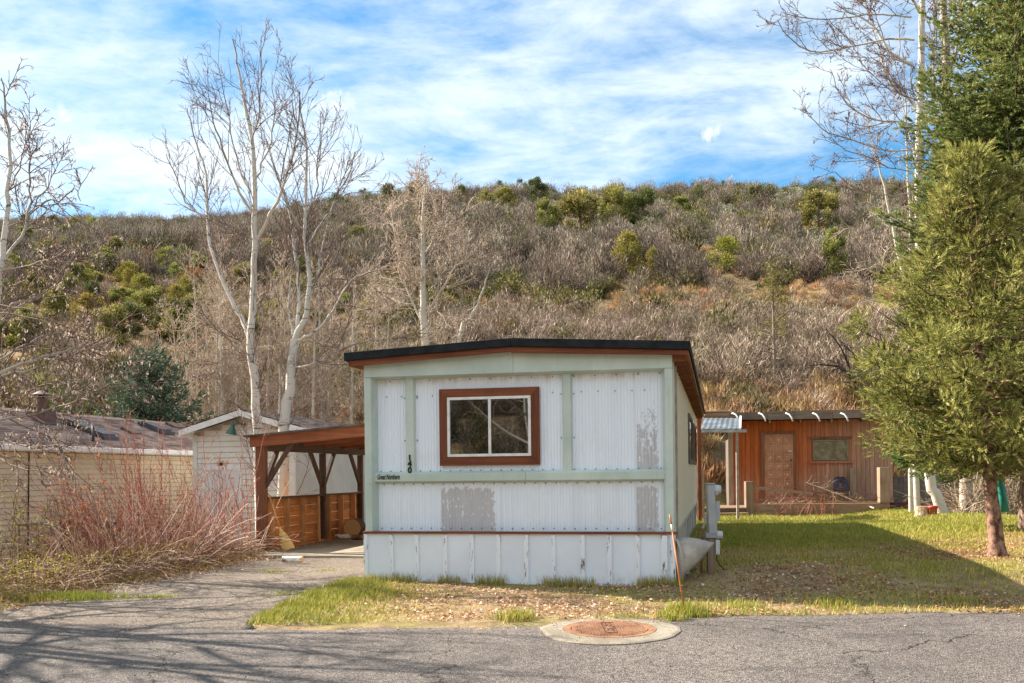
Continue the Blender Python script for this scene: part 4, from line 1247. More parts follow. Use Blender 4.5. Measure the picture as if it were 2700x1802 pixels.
# ---------------- manhole with concrete collar
mp_ = gnd(1607, 1667)
gx = (Hs(mp_.x + .4, mp_.y) - Hs(mp_.x - .4, mp_.y)) / .8; gy = (Hs(mp_.x, mp_.y + .4) - Hs(mp_.x, mp_.y - .4)) / .8
mh = thing('manhole', 'rusty round manhole cover lettered SEWER in a pale concrete collar at the road edge', 'manhole', (mp_.x, mp_.y, Hs(mp_.x, mp_.y) + .004))
mh.rotation_euler = (math.atan(gy), -math.atan(gx), 0)
n = NT('collar_concrete')
f = n.noise(3, None, 5, .6); g = n.noise(45, None, 4, .7)
c = n.mix(n.ramp(f, .35, .65), (.20, .175, .135), (.31, .275, .215)); c = n.mix(n.math('MULTIPLY', n.ramp(g, .55, .68), .75), c, (.11, .08, .06))
n.bump(g, .4, .006); M_collar = n.done(c, .9, 0, .2)
n = NT('rusty_iron')
f = n.noise(5, None, 5, .65); g = n.noise(70, None, 3, .7)
c = n.mix(n.ramp(f, .35, .65), (.21, .100, .060), (.31, .170, .095)); c = n.mix(n.math('MULTIPLY', n.ramp(g, .6, .7), .6), c, (.16, .07, .04))
n.bump(g, .3, .003); M_rust = n.done(c, .85, 0, .25)
M_rustdark = plain('rust_recess', (.10, .045, .025), .9)
m = MB(); N = 48
def ring(r, z, jag=0): return [((r + rnd.uniform(-jag, jag)) * math.cos(2 * math.pi * k / N), (r + rnd.uniform(-jag, jag)) * math.sin(2 * math.pi * k / N), z) for k in range(N)]
def rings(m, rr):
    b = len(m.v)
    for r_ in rr: m.v += r_
    for i in range(len(rr) - 1):
        for k in range(N): m.f.append((b + i * N + k, b + i * N + (k + 1) % N, b + (i + 1) * N + (k + 1) % N, b + (i + 1) * N + k))
    return m
o_ = [((.60 + .022 * math.sin(3 * a + 1) + .014 * math.sin(7 * a) + rnd.uniform(-.009, .009)) * math.cos(a), (.60 + .03 * math.sin(2 * a) + rnd.uniform(-.006, .006)) * math.sin(a), .004) for a in [2 * math.pi * k / N for k in range(N)]]
o2 = [(x * 1.0, y * 1.0, -.05) for x, y, z in o_]
o1 = [(x * .955, y * .955, .011) for x, y, z in o_]
rings(m, [ring(.402, -.02), ring(.404, .016), ring(.48, .013, .004), o1, o_, o2]).build('collar', M_collar, mh)
m = MB(); rings(m, [ring(.40, -.01), ring(.40, .018), ring(.335, .018), ring(.332, .0)]).build('frame_ring', M_rust, mh)
m = MB(); rings(m, [ring(.327, .0), ring(.327, .020), ring(.0005, .020)])
cover = m.build('cover', M_rust, mh)
# raised grid of the cover
m = MB(); s = .026
for i in range(-12, 13):
    for j in range(-12, 13):
        x, y = i * s, j * s
        if math.hypot(x, y) < .305 and not (abs(x) < .062 and abs(y) < .26): m.box(x - s * .36, x + s * .36, y - s * .36, y + s * .36, .0201, .0245)
tag(m.build('tread_studs', M_rust, cover), kind='stuff')
MB().box(-.058, .058, -.25, .25, .0201, .0212).build('letter_panel', M_rustdark, cover)
m = MB(); m.box(-.064, -.0585, -.255, .255, .0201, .026); m.box(.0585, .064, -.255, .255, .0201, .026); m.box(-.058, .058, .2505, .256, .0201, .026); m.box(-.058, .058, -.256, -.2505, .0201, .026)
m.build('letter_frame', M_rust, cover)
o = link('lettering', text_mesh('lettering', 'SEWER', .125, M_rust, 0, .006, bold=.002, spacing=1.15), cover); o.rotation_euler = (0, 0, R(-90)); o.location = (0, 0, .0235)
o['label'] = 'raised letters SEWER'
# ---------------- orange marker stake
p0 = gnd(1808, 1622); p1 = at(1766, 1357, p0.y + .05)
q = p1 - p0
st = thing('marker_stake', 'thin orange marker stake leaning in the grass by the torn skirting', 'stake', p0)
MB().tube([(0, 0, -.05), q * .82], .0085, 8).build('rod', plain('orange_fibreglass', (.55, .20, .055), .55, .25, 4), st, True)
MB().tube([q * .822, q * .90], .009, 8).build('reflective_band', plain('pale_band', (.72, .66, .58), .4), st, True)
MB().tube([q * .902, q], .0085, 8).build('tip', plain('stake_tip', (.58, .25, .09), .55), st, True)
# ---------------- electric and phone pedestal on a post
pb = gnd(1873, 1514)
fp = Frame((pb.x, pb.y, 0), 0.0)
pd = thing('utility_pedestal', 'grey electric meter pedestal on a short wooden post beside the mobile home', 'utility box', (pb.x, pb.y, 0))
z0 = pb.z
def pz(v): return fp.front(1873, v)[1]
def pxx(u): return fp.front(u, 1400)[0]
M_gbox = plain('grey_enamel_box', (.36, .38, .40), .45, .15, 3, metal=.1)
M_gbox2 = plain('pale_grey_plastic', (.56, .57, .58), .45, .1)
MB().box(pxx(1864), pxx(1883), -.05, .05, z0 - .1, pz(1418)).build('wooden_post', M_grayw_z, pd, bevel=.005)
MB().prism([(pxx(1863), pz(1277)), (pxx(1882), pz(1277)), (pxx(1889), pz(1414)), (pxx(1867), pz(1414))], 1, -.07, .06).build('cabinet', M_gbox, pd, bevel=.006)
MB().box(pxx(1861), pxx(1884), -.085, .07, pz(1277) + .001, pz(1274)).build('cabinet_cap', M_gbox, pd, bevel=.004)
MB().box(pxx(1885.5), pxx(1897), -.05, .05, pz(1373), pz(1323)).build('breaker_box', M_gbox, pd, bevel=.005)
xm_, zm_ = fp.front(1893, 1291)
def meter(name, x, z, r, depth, mat):
    m = MB().lathe([(0, 0), (r * .9, 0), (r, .02), (r, depth * .5), (r * .85, depth), (0, depth + .01)], 18)
    m.v = [(x + c_ - .03, a, z + b) for a, b, c_ in m.v]
    return m.build(name, mat, pd, True)
meter('meter', pxx(1886), zm_, .055, .095, M_gbox2)
MB().box(pxx(1884.5), pxx(1892), -.06, .045, pz(1305), pz(1298)).build('meter_base', M_gbox, pd)
meter('cap_housing', pxx(1886), pz(1411), .05, .11, M_gbox2)
MB().box(pxx(1858), pxx(1886), -.075, .05, pz(1418) + .002, pz(1405)).build('clamp_bracket', plain('dull_bracket', (.30, .30, .30), .6), pd)
MB().box(pxx(1853), pxx(1863.5), -.055, .05, pz(1455), pz(1419)).build('junction_box', plain('dark_junction_box', (.14, .13, .13), .6), pd, bevel=.004)
MB().box(pxx(1884), pxx(1895), -.06, .04, pz(1462), pz(1424)).build('phone_box', M_gbox2, pd, bevel=.006)
MB().tube([(pxx(1889), -.01, pz(1462)), (pxx(1887), -.01, pz(1475)), (pxx(1895), -.05, pz(1490)), (pxx(1904), -.1, pz(1502))], .006, 6).build('cable', M_dark, pd)
MB().tube([(pxx(1849), .0, z0 - .05), (pxx(1848.5), .0, pz(1402)), (pxx(1850), -.0, pz(1395)), (pxx(1847.5), 0, pz(1393))], .014, 8).build('gas_pipe', plain('rusty_pipe', (.30, .15, .08), .7), pd, True)
MB().beam((pxx(1855), .03, pz(1394)), (pxx(1865), .03, pz(1356)), .02, .035, up=(0, 1, 0)).build('brace', M_oldwhite, pd)
# ---------------- leaning plank / trim piece under the pedestal
a = gnd(1806, 1517); b = at(1849, 1436, a.y + .45)
tag(MB().beam(a, b, .03, .075, up=(0, 1, 0)).build('leaning_board', M_oldwhite), 'pale weathered board leaning from the lawn towards the electric pedestal', 'board')
# ---------------- plastic chair on the porch
pc = at(2220, 1300, 29.55)
ch = thing('chair', 'dark purple plastic stacking chair with chrome legs on the porch', 'chair', (pc.x, pc.y, zcf), R(-8))
M_purple = plain('purple_plastic', (.050, .044, .085), .45, .2, 4)
M_chrome = plain('chrome_tube', (.55, .55, .56), .25, .1, metal=.9)
m = MB(); NX = 10
sec = [(.18, .435), (.10, .42), (-.02, .415), (-.12, .425), (-.17, .45), (-.195, .49), (-.205, .53), (-.212, .57), (-.219, .61), (-.226, .66), (-.232, .72), (-.236, .78), (-.234, .82), (-.23, .835)]
wd = [.20, .215, .22, .22, .218, .215, .213, .21, .207, .20, .19, .17, .13, .08]
for (y, z), w_ in zip(sec, wd):
    for i in range(NX + 1):
        s = i / NX * 2 - 1
        m.v.append((s * w_, -y - .03 * abs(s) ** 2 * (1 if z > .5 else 0), z + .02 * abs(s) ** 2 * (1 if z < .46 else 0)))
for j in range(len(sec) - 1):
    for i in range(NX):
        if (j in (5, 6) and 3 <= i <= 6) or (j in (7, 8) and 4 <= i <= 5): continue     # the tapering hand slot low in the back
        b_ = j * (NX + 1) + i; m.f.append((b_, b_ + 1, b_ + NX + 2, b_ + NX + 1))
o = m.build('seat_shell', M_purple, ch, True); o.modifiers.new('t', 'SOLIDIFY').thickness = .008
for s in (-1, 1):
    MB().tube([(s * .20, -.20, .01), (s * .18, -.16, .40), (s * .17, -.12, .425)], .011, 8).build('leg', M_chrome, ch, True)
    MB().tube([(s * .20, .20, .01), (s * .18, .14, .40), (s * .17, .10, .425)], .011, 8).build('leg', M_chrome, ch, True)
MB().tube([(-.17, -.12, .425), (.17, -.12, .425)], .011, 8).build('cross_bar', M_chrome, ch, True)
# ---------------- red wagon, bucket, stump and bits beside the cabin
pw_ = at(2380, 1325, 29.4)
wg = thing('toy_wagon', 'old dark red toy wagon with a pale wheel beside the cabin corner', 'wagon', (pw_.x, pw_.y, .02), R(4))
M_wred = plain('faded_wagon_red', (.16, .035, .03), .6, .4); M_wheel = plain('pale_wheel', (.50, .42, .36), .6); M_tyre = plain('rubber_tyre', (.03, .028, .027), .8)
m = MB(); m.box(-.40, .40, -.20, .20, .20, .22)
for a_ in ((-.40, .40, -.21, -.19), (-.40, .40, .19, .21), (-.41, -.39, -.19, .19), (.39, .41, -.19, .19)): m.box(*a_, .20, .33)
m.build('tray', M_wred, wg)
for sx in (-.27, .27):
    for sy in (-.23, .23):
        t = MB().lathe([(.07, -.02), (.115, -.025), (.13, 0), (.115, .025), (.07, .02)], 18); t.v = [(sx + x, sy + z, .13 + y) for x, y, z in t.v]
        w_ = t.build('wheel', M_tyre, wg, True)
        t = MB().lathe([(.0, -.028), (.075, -.026), (.075, .026), (.0, .028)], 16); t.v = [(sx + x, sy + z, .13 + y) for x, y, z in t.v]
        t.build('hub', M_wheel, w_)
MB().tube([(.40, 0, .2), (.62, 0, .12), (.95, -.05, .06)], .012, 6).build('handle', M_wred, wg)
pk_ = at(2460, 1362, 24.3); pk_.z = Hs(pk_.x, pk_.y)
bk = thing('bucket', 'small orange red bucket on the grass beside the pale stump', 'bucket', (pk_.x, pk_.y, pk_.z))
MB().lathe([(.0, .0), (.085, .0), (.105, .22), (.112, .225), (.10, .23), (.08, .02), (.0, .02)], 18).build('body', plain('terracotta_plastic', (.42, .13, .06), .55), bk, True)
MB().lathe([(.108, .205), (.125, .21), (.125, .26), (.0, .275)], 18).build('lid', plain('red_lid', (.55, .05, .03), .45), bk, True)
MB().tube([(-.11, 0, .2), (-.07, -.06, .12), (.0, -.11, .09), (.07, -.06, .12), (.11, 0, .2)], .004, 5).build('handle', M_chrome, bk)
pk_ = at(2433, 1363, 24.5); pk_.z = Hs(pk_.x, pk_.y)
su = thing('stump', 'pale split wood stump standing next to the orange bucket', 'stump', (pk_.x, pk_.y, pk_.z))
m = MB().lathe([(.21, -.05), (.19, .05), (.17, .15), (.165, .27)], 14)
for i, p_ in enumerate(m.v): m.v[i] = (p_[0] * (1 + rnd.uniform(-.05, .05)), p_[1], p_[2])
m.build('bark', plain('pale_stump_wood', (.46, .34, .24), .9, .5, 9, bump=.8), su)
MB().lathe([(.163, .268), (.0, .275)], 14).build('cut_top', M_cut, su)
# teal slide piece and yellow board among the trees
pa = at(2631, 1246, 19.5)
m = MB(); pts = [at(2630, 1243, 19.5), at(2638, 1275, 19.5), at(2645, 1312, 19.5), at(2650, 1350, 19.5)]
for p_ in pts:
    for dx, dy in ((-.07, .06), (-.06, -.02), (0, -.04), (.06, -.02), (.07, .06)): m.v.append((p_.x + dx, p_.y + dy, p_.z))
for i in range(3):
    for j in range(4): b_ = i * 5 + j; m.f.append((b_, b_ + 1, b_ + 6, b_ + 5))
o = m.build('plastic_sled', plain('teal_plastic', (.03, .30, .25), .4, .15), None, True); o.modifiers.new('t', 'SOLIDIFY').thickness = .01
tag(o, 'teal plastic sled standing on end behind the reddish conifer trunk', 'sled')
p_ = at(2606, 1320, 19.8)
tag(MB().box(p_.x - .04, p_.x + .04, p_.y, p_.y + .03, -.02, at(2606, 1222, 19.8).z).build('board', plain('yellow_paint_board', (.55, .36, .09), .7, .35), None), 'narrow yellow board standing behind the reddish conifer trunk', 'board')
# grey board fence behind the wagon
pf0 = at(2356, 1300, 30.6); fn_ = thing('fence', 'short dark grey board fence behind the toy wagon', 'fence', (pf0.x, pf0.y, 0))
for i in range(12):
    MB().box(i * .16, i * .16 + .148, 0, .022, -.05, 1.15 + rnd.uniform(-.05, .05)).build('fence_board', M_fasc, fn_)
MB().box(0, 1.9, .023, .06, .9, .98).build('rail', M_fasc, fn_); MB().box(0, 1.9, .023, .06, .25, .33).build('rail', M_fasc, fn_)
# ---------------- clutter along the neighbour's wall
pgz = lambda u, v, z=-.42: gz(u, v, z)
p_ = pgz(147, 1520)
tag(MB().box(p_.x - .06, p_.x + .06, p_.y - .05, p_.y + .05, -.5, at(147, 1368, p_.y).z).build('wooden_post', plain('grey_white_post', (.50, .48, .47), .7, .25, 5), None, bevel=.006), 'pale grey square post standing in front of the tan home', 'post')
p_ = pgz(107, 1508)
bb = thing('storage_tub', 'dark navy storage tub on the ground by the tan home', 'tub', (p_.x, p_.y + .1, -.44), -HT)
M_navy = plain('navy_plastic', (.018, .025, .05), .5)
MB().prism([(-.22, 0), (.22, 0), (.26, .26), (-.26, .26)], 1, -.17, .17).build('body', M_navy, bb, bevel=.015)
MB().box(-.275, .275, -.185, .185, .261, .295).build('lid', M_navy, bb, bevel=.01)
p_ = at(215, 1420, 19.6)
bi = thing('dumpster', 'dark green metal bin with a black lid behind the red stemmed shrubs', 'bin', (p_.x, p_.y, -.46), -HT)
M_binb = plain('dark_bin_body', (.022, .024, .022), .6); M_bing = plain('bin_green', (.01, .12, .085), .4)
MB().prism([(-.62, .1), (.62, .1), (.68, .82), (-.68, .82)], 1, -.32, .32).build('body', M_binb, bi, bevel=.02)
MB().prism([(-.70, .83), (.70, .83), (.62, .90), (.2, .94), (-.45, .94), (-.66, .90)], 1, -.36, .36).build('lid', M_dark, bi, bevel=.015)
MB().box(.02, .16, -.345, -.325, .55, .78).build('label_plate', M_bing, bi)
MB().box(.30, .40, -.345, -.325, .62, .78).build('label_plate', M_bing, bi)
for sx in (-.5, .5):
    t = MB().lathe([(0, -.04), (.1, -.04), (.1, .04), (0, .04)], 14); t.v = [(sx + x, -.25 + z, .1 + y) for x, y, z in t.v]; t.build('wheel', M_tyre, bi)
p_ = pgz(118, 1480)
hv = thing('utility_box', 'low pale grey utility box with dark louvres against the tan home', 'utility box', (p_.x - .1, p_.y + .9, -.45), -HT)
MB().box(-.38, .38, -.2, .2, .05, .85).build('cabinet', plain('pale_grey_cabinet', (.42, .42, .43), .5, .2), hv, bevel=.01)
for i in range(5): MB().box(-.3, .3, -.215, -.201, .2 + i * .11, .26 + i * .11).build('louvre', plain('dark_louvre', (.09, .09, .09), .6) if i == 0 else bpy.data.materials['dark_louvre'], hv)
# ================================================================== PLANTS
def unit(v): return v / (np.linalg.norm(v) + 1e-9)
class Tubes:
    """many tapering tubes gathered as arrays"""
    def __init__(s): s.V = []; s.F = []; s.T = []; s.n = 0
    def add(s, pts, rad, sides, tint):
        pts = np.asarray(pts, float); rad = np.asarray(rad, float); k = len(pts)
        d = np.empty_like(pts); d[1:-1] = pts[2:] - pts[:-2]; d[0] = pts[1] - pts[0]; d[-1] = pts[-1] - pts[-2]
        d /= np.linalg.norm(d, axis=1)[:, None] + 1e-9
        ref = np.array([0.31, 0.83, 0.05]) if abs(d[0][2]) > .6 else np.array([0.02, .05, 1.])
        a = np.cross(d, ref); a /= np.linalg.norm(a, axis=1)[:, None] + 1e-9
        b = np.cross(d, a)
        t = np.arange(sides) * 2 * math.pi / sides
        ring = pts[:, None, :] + rad[:, None, None] * (np.cos(t)[None, :, None] * a[:, None, :] + np.sin(t)[None, :, None] * b[:, None, :])
        s.V.append(ring.reshape(-1, 3))
        i = np.arange(k - 1)[:, None] * sides + np.arange(sides)[None, :]
        j = np.arange(k - 1)[:, None] * sides + (np.arange(sides)[None, :] + 1) % sides
        s.F.append(np.stack([i, j, j + sides, i + sides], -1).reshape(-1, 4) + s.n)
        s.T.append(np.full(k * sides, tint) if np.isscalar(tint) else np.repeat(np.asarray(tint), sides))
        s.n += k * sides
    def mesh(s, name, mat, smooth=True):
        return mesh_np(name, np.concatenate(s.V), np.concatenate(s.F), mat, smooth, np.concatenate(s.T))
def path(g, p, d, L, r0, r1, seg, jit, up):
    pts = [np.array(p, float)]; d = unit(np.array(d, float)); st = L / seg
    for i in range(seg):
        d = unit(d + g.normal(0, jit, 3) + np.array([0, 0, up * st]))
        pts.append(pts[-1] + d * st)
    return np.array(pts), np.linspace(r0, r1, seg + 1)
def smooth_path(pts, sub=3):
    pts = [np.array(p, float) for p in pts]
    out = []
    P = [2 * pts[0] - pts[1]] + pts + [2 * pts[-1] - pts[-2]]
    for i in range(1, len(P) - 2):
        for k in range(sub):
            t = k / sub
            a, b, c, d = P[i - 1], P[i], P[i + 1], P[i + 2]
            out.append(.5 * ((2 * b) + (c - a) * t + (2 * a - 5 * b + 4 * c - d) * t * t + (3 * b - a - 3 * c + d) * t ** 3))
    out.append(pts[-1])
    return np.array(out)
def sprout(g, tb, pts, rad, lvl, P, tips=None):
    """P[lvl] = dict(n per metre, a angle, ln length, seg, jit, up, start, rf, rmin)"""
    if lvl >= len(P): return
    q = P[lvl]
    seg = np.linalg.norm(np.diff(pts, axis=0), axis=1); cum = np.concatenate([[0], np.cumsum(seg)]); L = cum[-1]
    k = g.poisson(q['n'] * L * (1 - q.get('start', .15)))
    for _ in range(k):
        t = g.uniform(q.get('start', .15), 1); s_ = t * L
        i = min(np.searchsorted(cum, s_) - 1, len(seg) - 1); i = max(i, 0)
        f = (s_ - cum[i]) / (seg[i] + 1e-9)
        p = pts[i] * (1 - f) + pts[i + 1] * f; d = unit(pts[i + 1] - pts[i])
        ra = rad[i] * (1 - f) + rad[i + 1] * f
        a = g.normal(q['a'], .2); w = unit(np.cross(d, g.normal(0, 1, 3)))
        if q.get('flat'): w = unit(w * np.array([1, 1, q['flat']]))
        cd = d * math.cos(a) + w * math.sin(a)
        ln = q['ln'] * g.uniform(.45, 1.15) * (1 - q.get('tap', .5) * t)
        r0 = max(q['rmin'], min(ra * .7, q['rf'] * ln)); r1 = q['rmin'] * .8
        cp_, cr_ = path(g, p, cd, ln, r0, r1, q['seg'], q['jit'], q['up'])
        tb.add(cp_, cr_, 5 if r0 > .02 else (4 if r0 > .01 else 3), np.clip(cr_ / .035, .02, 1))
        if tips is not None and lvl >= len(P) - 2: tips.append((cp_, ln))
        sprout(g, tb, cp_, cr_, lvl + 1, P, tips)

def bark_material(name, white, twig, marks=(.06, .05, .045), mark_amt=.8, mlo=.60):
    n = NT(name)
    o = n.coord((1.2, 1.2, 6.5), which='Object')
    f = n.noise(2.6, o, 4, .6, .6); f2 = n.noise(16, n.coord((1, 1, 3)), 4, .7)
    t = n.attr()
    c = n.mix(f2, tuple(c * .82 for c in white), white)
    c = n.mix(n.math('MULTIPLY', n.ramp(f, mlo, mlo + .05), mark_amt), c, marks)
    c = n.mix(n.ramp(t, .12, .75), twig, c)
    n.bump(f2, .3, .01)
    return n.done(c, .85, 0, .2)
M_aspen = bark_material('aspen_bark', (.66, .62, .55), (.30, .225, .175))
M_aspen_pale = bark_material('pale_aspen_bark', (.60, .56, .48), (.42, .335, .26), mark_amt=.4)
M_aspen_dark = bark_material('aspen_bark_dark_twigs', (.66, .63, .57), (.15, .10, .085))
M_catkin = leafy('dry_catkins', [(.40, .29, .22), (.58, .46, .37), (.74, .63, .54)], .8, .3)
M_drytan = leafy('dry_tan_leaves', [(.30, .20, .13), (.42, .30, .21), (.52, .39, .29)], .8, .3)

def quads(centres, dirs, length, width, tint, g, fold=0):
    """long thin leaf-shaped faces: centre, direction, length, width arrays"""
    N_ = len(centres)
    w = np.cross(dirs, g.normal(0, 1, (N_, 3))); w /= np.linalg.norm(w, axis=1)[:, None] + 1e-9
    l2 = (length * .5)[:, None]; w2 = (width * .5)[:, None]
    a = centres - dirs * l2; c = centres + dirs * l2
    b = centres + w * w2; d = centres - w * w2
    V = np.stack([a, b, c, d], 1).reshape(-1, 3)
    F = np.arange(N_ * 4).reshape(-1, 4)
    return V, F, np.repeat(tint, 4)
def hang_catkins(g, tips, per, mat, name, parent, size=(.05, .012), droop=1.0, keep=1.0):
    C_, D_ = [], []
    for p, ln in tips:
        if g.random() > keep: continue
        for _ in range(g.poisson(per)):
            f = g.uniform(.2, 1) * (len(p) - 1); i = min(int(f), len(p) - 2); q = p[i] + (p[i + 1] - p[i]) * (f - i)
            d = unit(np.array([g.normal(0, .45), g.normal(0, .45), -droop + g.normal(0, .3)]))
            C_.append(q + d * size[0] * .5); D_.append(d)
    if not C_: return
    C_ = np.array(C_); D_ = np.array(D_); k = len(C_)
    V, F, T = quads(C_, D_, g.uniform(.6, 1.3, k) * size[0], g.uniform(.7, 1.4, k) * size[1], g.random(k), g)
    return tag(link(name, mesh_np(name, V, F, mat, tint=T), parent), kind='stuff')

def hand_tree(name, label, stems, P, seed, bark, catk=None, group=None, side_stems=(), cat='tree'):
    """a tree drawn from its own measured stems: each stem = (points, r0, r1); twigs grow from them"""
    g = np.random.default_rng(seed)
    base = np.array(stems[0][0][0], float)
    t = thing(name, label, cat, tuple(base), group=group)
    tk, tb, tips = Tubes(), Tubes(), []
    for i, (pts, r0, r1) in enumerate(stems):
        sp = smooth_path([np.array(p, float) - base for p in pts])
        sp[1:-1] += g.normal(0, .012, (len(sp) - 2, 3))
        rr = np.linspace(r0 * (1 if i == 0 else .78), r1 * .9, len(sp))
        tk.add(sp, rr, 10 if r0 > .05 else 7, np.clip(rr / .035, .1, 1))
        PP = P
        sprout(g, tb, sp, rr, 0, PP, tips)
    link('trunk', tk.mesh('trunk', bark), t)
    link('crown', tb.mesh('crown', bark), t)
    if catk: hang_catkins(g, tips, catk[0], catk[1], 'catkins', t, *catk[2:])
    return t
def Z1(x, y): return (380 + x / 1.466, 80 + y / 1.466)           # from the enlarged views to full pixels
def Z2(x, y): return (x / 1.65, 200 + y / 1.65)
def Z7(x, y): return (2000 + x / 1.743, y / 1.743)
def Z3(x, y): return (900 + x / 2.9375, 450 + y / 2.9375)
def L(Zf, Y, pts, dy=0.0):
    k = len(pts); return [np.array(at(*Zf(*p), Y + dy * i / max(1, k - 1))) for i, p in enumerate(pts)]
def foot(p, Y=None):
    q = np.array(p, float); q[2] = Hs(q[0], q[1]) - .1; return q

UP = [dict(n=4.6, a=.58, ln=1.5, seg=7, jit=.10, up=.55, start=.10, rf=.0085, rmin=.0050, tap=.5),
      dict(n=8.0, a=.6, ln=.52, seg=4, jit=.13, up=.6, start=.12, rf=.009, rmin=.0040),
      dict(n=8.0, a=.6, ln=.22, seg=3, jit=.15, up=.6, start=.2, rf=.010, rmin=.0034)]
# ---- tall poplar with a straight trunk
Y = 19.0
main = L(Z1, Y, [(446, 1620), (437, 1540), (426, 1350), (415, 1230), (420, 1020), (428, 830), (425, 620), (420, 450), (398, 330), (375, 220), (360, 130), (342, 35)], -.4)
main[0] = foot(main[0]); 
stems = [(main, .092, .010),
         (L(Z1, Y, [(410, 1195), (385, 1130), (340, 1050), (285, 920), (245, 770), (240, 560), (215, 480), (185, 380), (165, 300)], .9), .060, .009),
         (L(Z1, Y + .35, [(243, 720), (190, 690), (150, 640), (115, 540), (85, 480)], .5), .028, .008),
         (L(Z1, Y - .2, [(436, 810), (490, 710), (530, 630), (570, 500), (592, 380), (602, 235)], -1.2), .048, .008),
         (L(Z1, Y - .2, [(418, 700), (370, 630), (330, 530), (290, 420), (262, 330), (248, 250)], -1.3), .034, .008),
         (L(Z1, Y - .2, [(424, 590), (455, 520), (490, 430), (505, 330), (495, 180)], .9), .030, .007),
         (L(Z1, Y - .3, [(414, 440), (440, 350), (450, 240), (450, 90)], -.7), .024, .006),
         (L(Z1, Y - .2, [(420, 640), (380, 560), (345, 440), (320, 300), (285, 130)], .8), .028, .007),
         (L(Z1, Y - .1, [(430, 830), (400, 790), (330, 755), (285, 740)], -.6), .022, .008),
         (L(Z1, Y, [(408, 1210), (370, 1215), (320, 1260), (270, 1300)], -.8), .016, .007)]
hand_tree('poplar_tree', 'tall bare white barked poplar rising behind the left end of the carport', stems, UP, 11, M_aspen_dark, (0.25, M_catkin, (.035, .010)))
# ---- leaning poplar with several stems
Y = 18.7
main = L(Z1, Y, [(528, 1640), (540, 1545), (560, 1400), (573, 1270), (580, 1195)]); main[0] = foot(main[0])
stems = [(main, .110, .075),
         (L(Z1, Y, [(580, 1200), (598, 1090), (592, 950), (580, 830), (570, 730), (548, 640), (520, 580), (498, 510), (470, 420)], .8), .050, .008),
         (L(Z1, Y, [(582, 1195), (626, 1090), (640, 960), (626, 850), (620, 680), (630, 520), (612, 350), (600, 240)], -.5), .070, .008),
         (L(Z1, Y, [(585, 1200), (640, 1180), (690, 1140), (730, 1080), (800, 970), (870, 935), (950, 925)], -1.6), .042, .010),
         (L(Z1, Y, [(570, 1305), (620, 1298), (690, 1275), (770, 1235), (850, 1205), (930, 1200)], -1.2), .030, .008),
         (L(Z1, Y, [(640, 1020), (670, 950), (690, 850), (722, 700), (760, 620), (800, 530), (815, 480)], .6), .030, .008),
         (L(Z1, Y - .1, [(630, 780), (590, 740), (560, 680), (530, 600), (545, 480), (575, 330), (568, 270)], -.9), .026, .007),
         (L(Z1, Y - .2, [(626, 700), (660, 640), (668, 520), (680, 400), (680, 320)], 1.0), .026, .007),
         (L(Z1, Y - .2, [(632, 830), (690, 740), (730, 680), (780, 640), (850, 620)], .8), .024, .007),
         (L(Z1, Y, [(575, 1180), (560, 1080), (566, 960), (575, 860), (570, 700)], .4), .030, .008),
         (L(Z1, Y, [(620, 1010), (700, 985), (780, 960), (860, 985)], -.9), .018, .007)]
hand_tree('poplar_tree', 'leaning white poplar with many forking stems above the carport roof', stems, UP, 12, M_aspen_dark, (0.3, M_catkin, (.035, .010)))

# ---- aspen behind the home, full of pale twigs
PALE = [dict(n=5.5, a=.72, ln=1.8, seg=6, jit=.13, up=.25, start=.12, rf=.012, rmin=.0095, tap=.55),
        dict(n=9.0, a=.7, ln=.65, seg=4, jit=.2, up=-.1, start=.15, rf=.012, rmin=.0075),
        dict(n=10.0, a=.7, ln=.28, seg=3, jit=.25, up=-.5, start=.2, rf=.012, rmin=.0065)]
Y = 27.5
main = L(Z3, Y, [(660, 1900), (645, 1350), (632, 1100), (630, 900), (632, 650), (628, 400), (640, 200), (662, 40)]); main[0] = foot(main[0])
stems = [(main, .13, .012),
         (L(Z3, Y, [(655, 1110), (760, 960), (850, 800), (900, 700), (960, 580)], -1.), .045, .010),
         (L(Z3, Y, [(650, 640), (700, 560), (770, 430), (800, 330)], .8), .03, .009),
         (L(Z3, Y, [(625, 1180), (560, 1050), (470, 800), (440, 620), (400, 420), (385, 300)], 1.), .045, .010),
         (L(Z3, Y, [(625, 1090), (480, 1065), (300, 1070)], -.6), .022, .008),
         (L(Z3, Y, [(660, 1080), (740, 1090), (800, 1140)], -.5), .018, .008),
         (L(Z3, Y, [(626, 420), (580, 300), (560, 180)], -.4), .02, .008)]
hand_tree('aspen_tree', 'pale bare aspen with a straight trunk standing behind the mobile home roof', stems, [dict(PALE[0], n=7, ln=2.0), dict(PALE[1], n=10), PALE[2]], 13, M_aspen_pale, (.8, M_catkin, (.06, .018)))
Y = 26.5
main = L(Z3, Y, [(760, 1900), (910, 1325), (1000, 1150), (1060, 1030), (1120, 850), (1150, 750)]); main[0] = foot(main[0])
stems = [(main, .06, .01), (L(Z3, Y, [(1050, 1050), (950, 1100), (850, 1140)], .5), .02, .008), (L(Z3, Y, [(1060, 1070), (1150, 1020), (1220, 950)], -.5), .018, .008)]
hand_tree('aspen_tree', 'slim slanting aspen sapling above the middle of the black roof edge', stems, [dict(PALE[0], n=3, ln=.8), dict(PALE[1], n=4, ln=.35)], 14, M_aspen_pale, (.5, M_catkin, (.06, .018)))
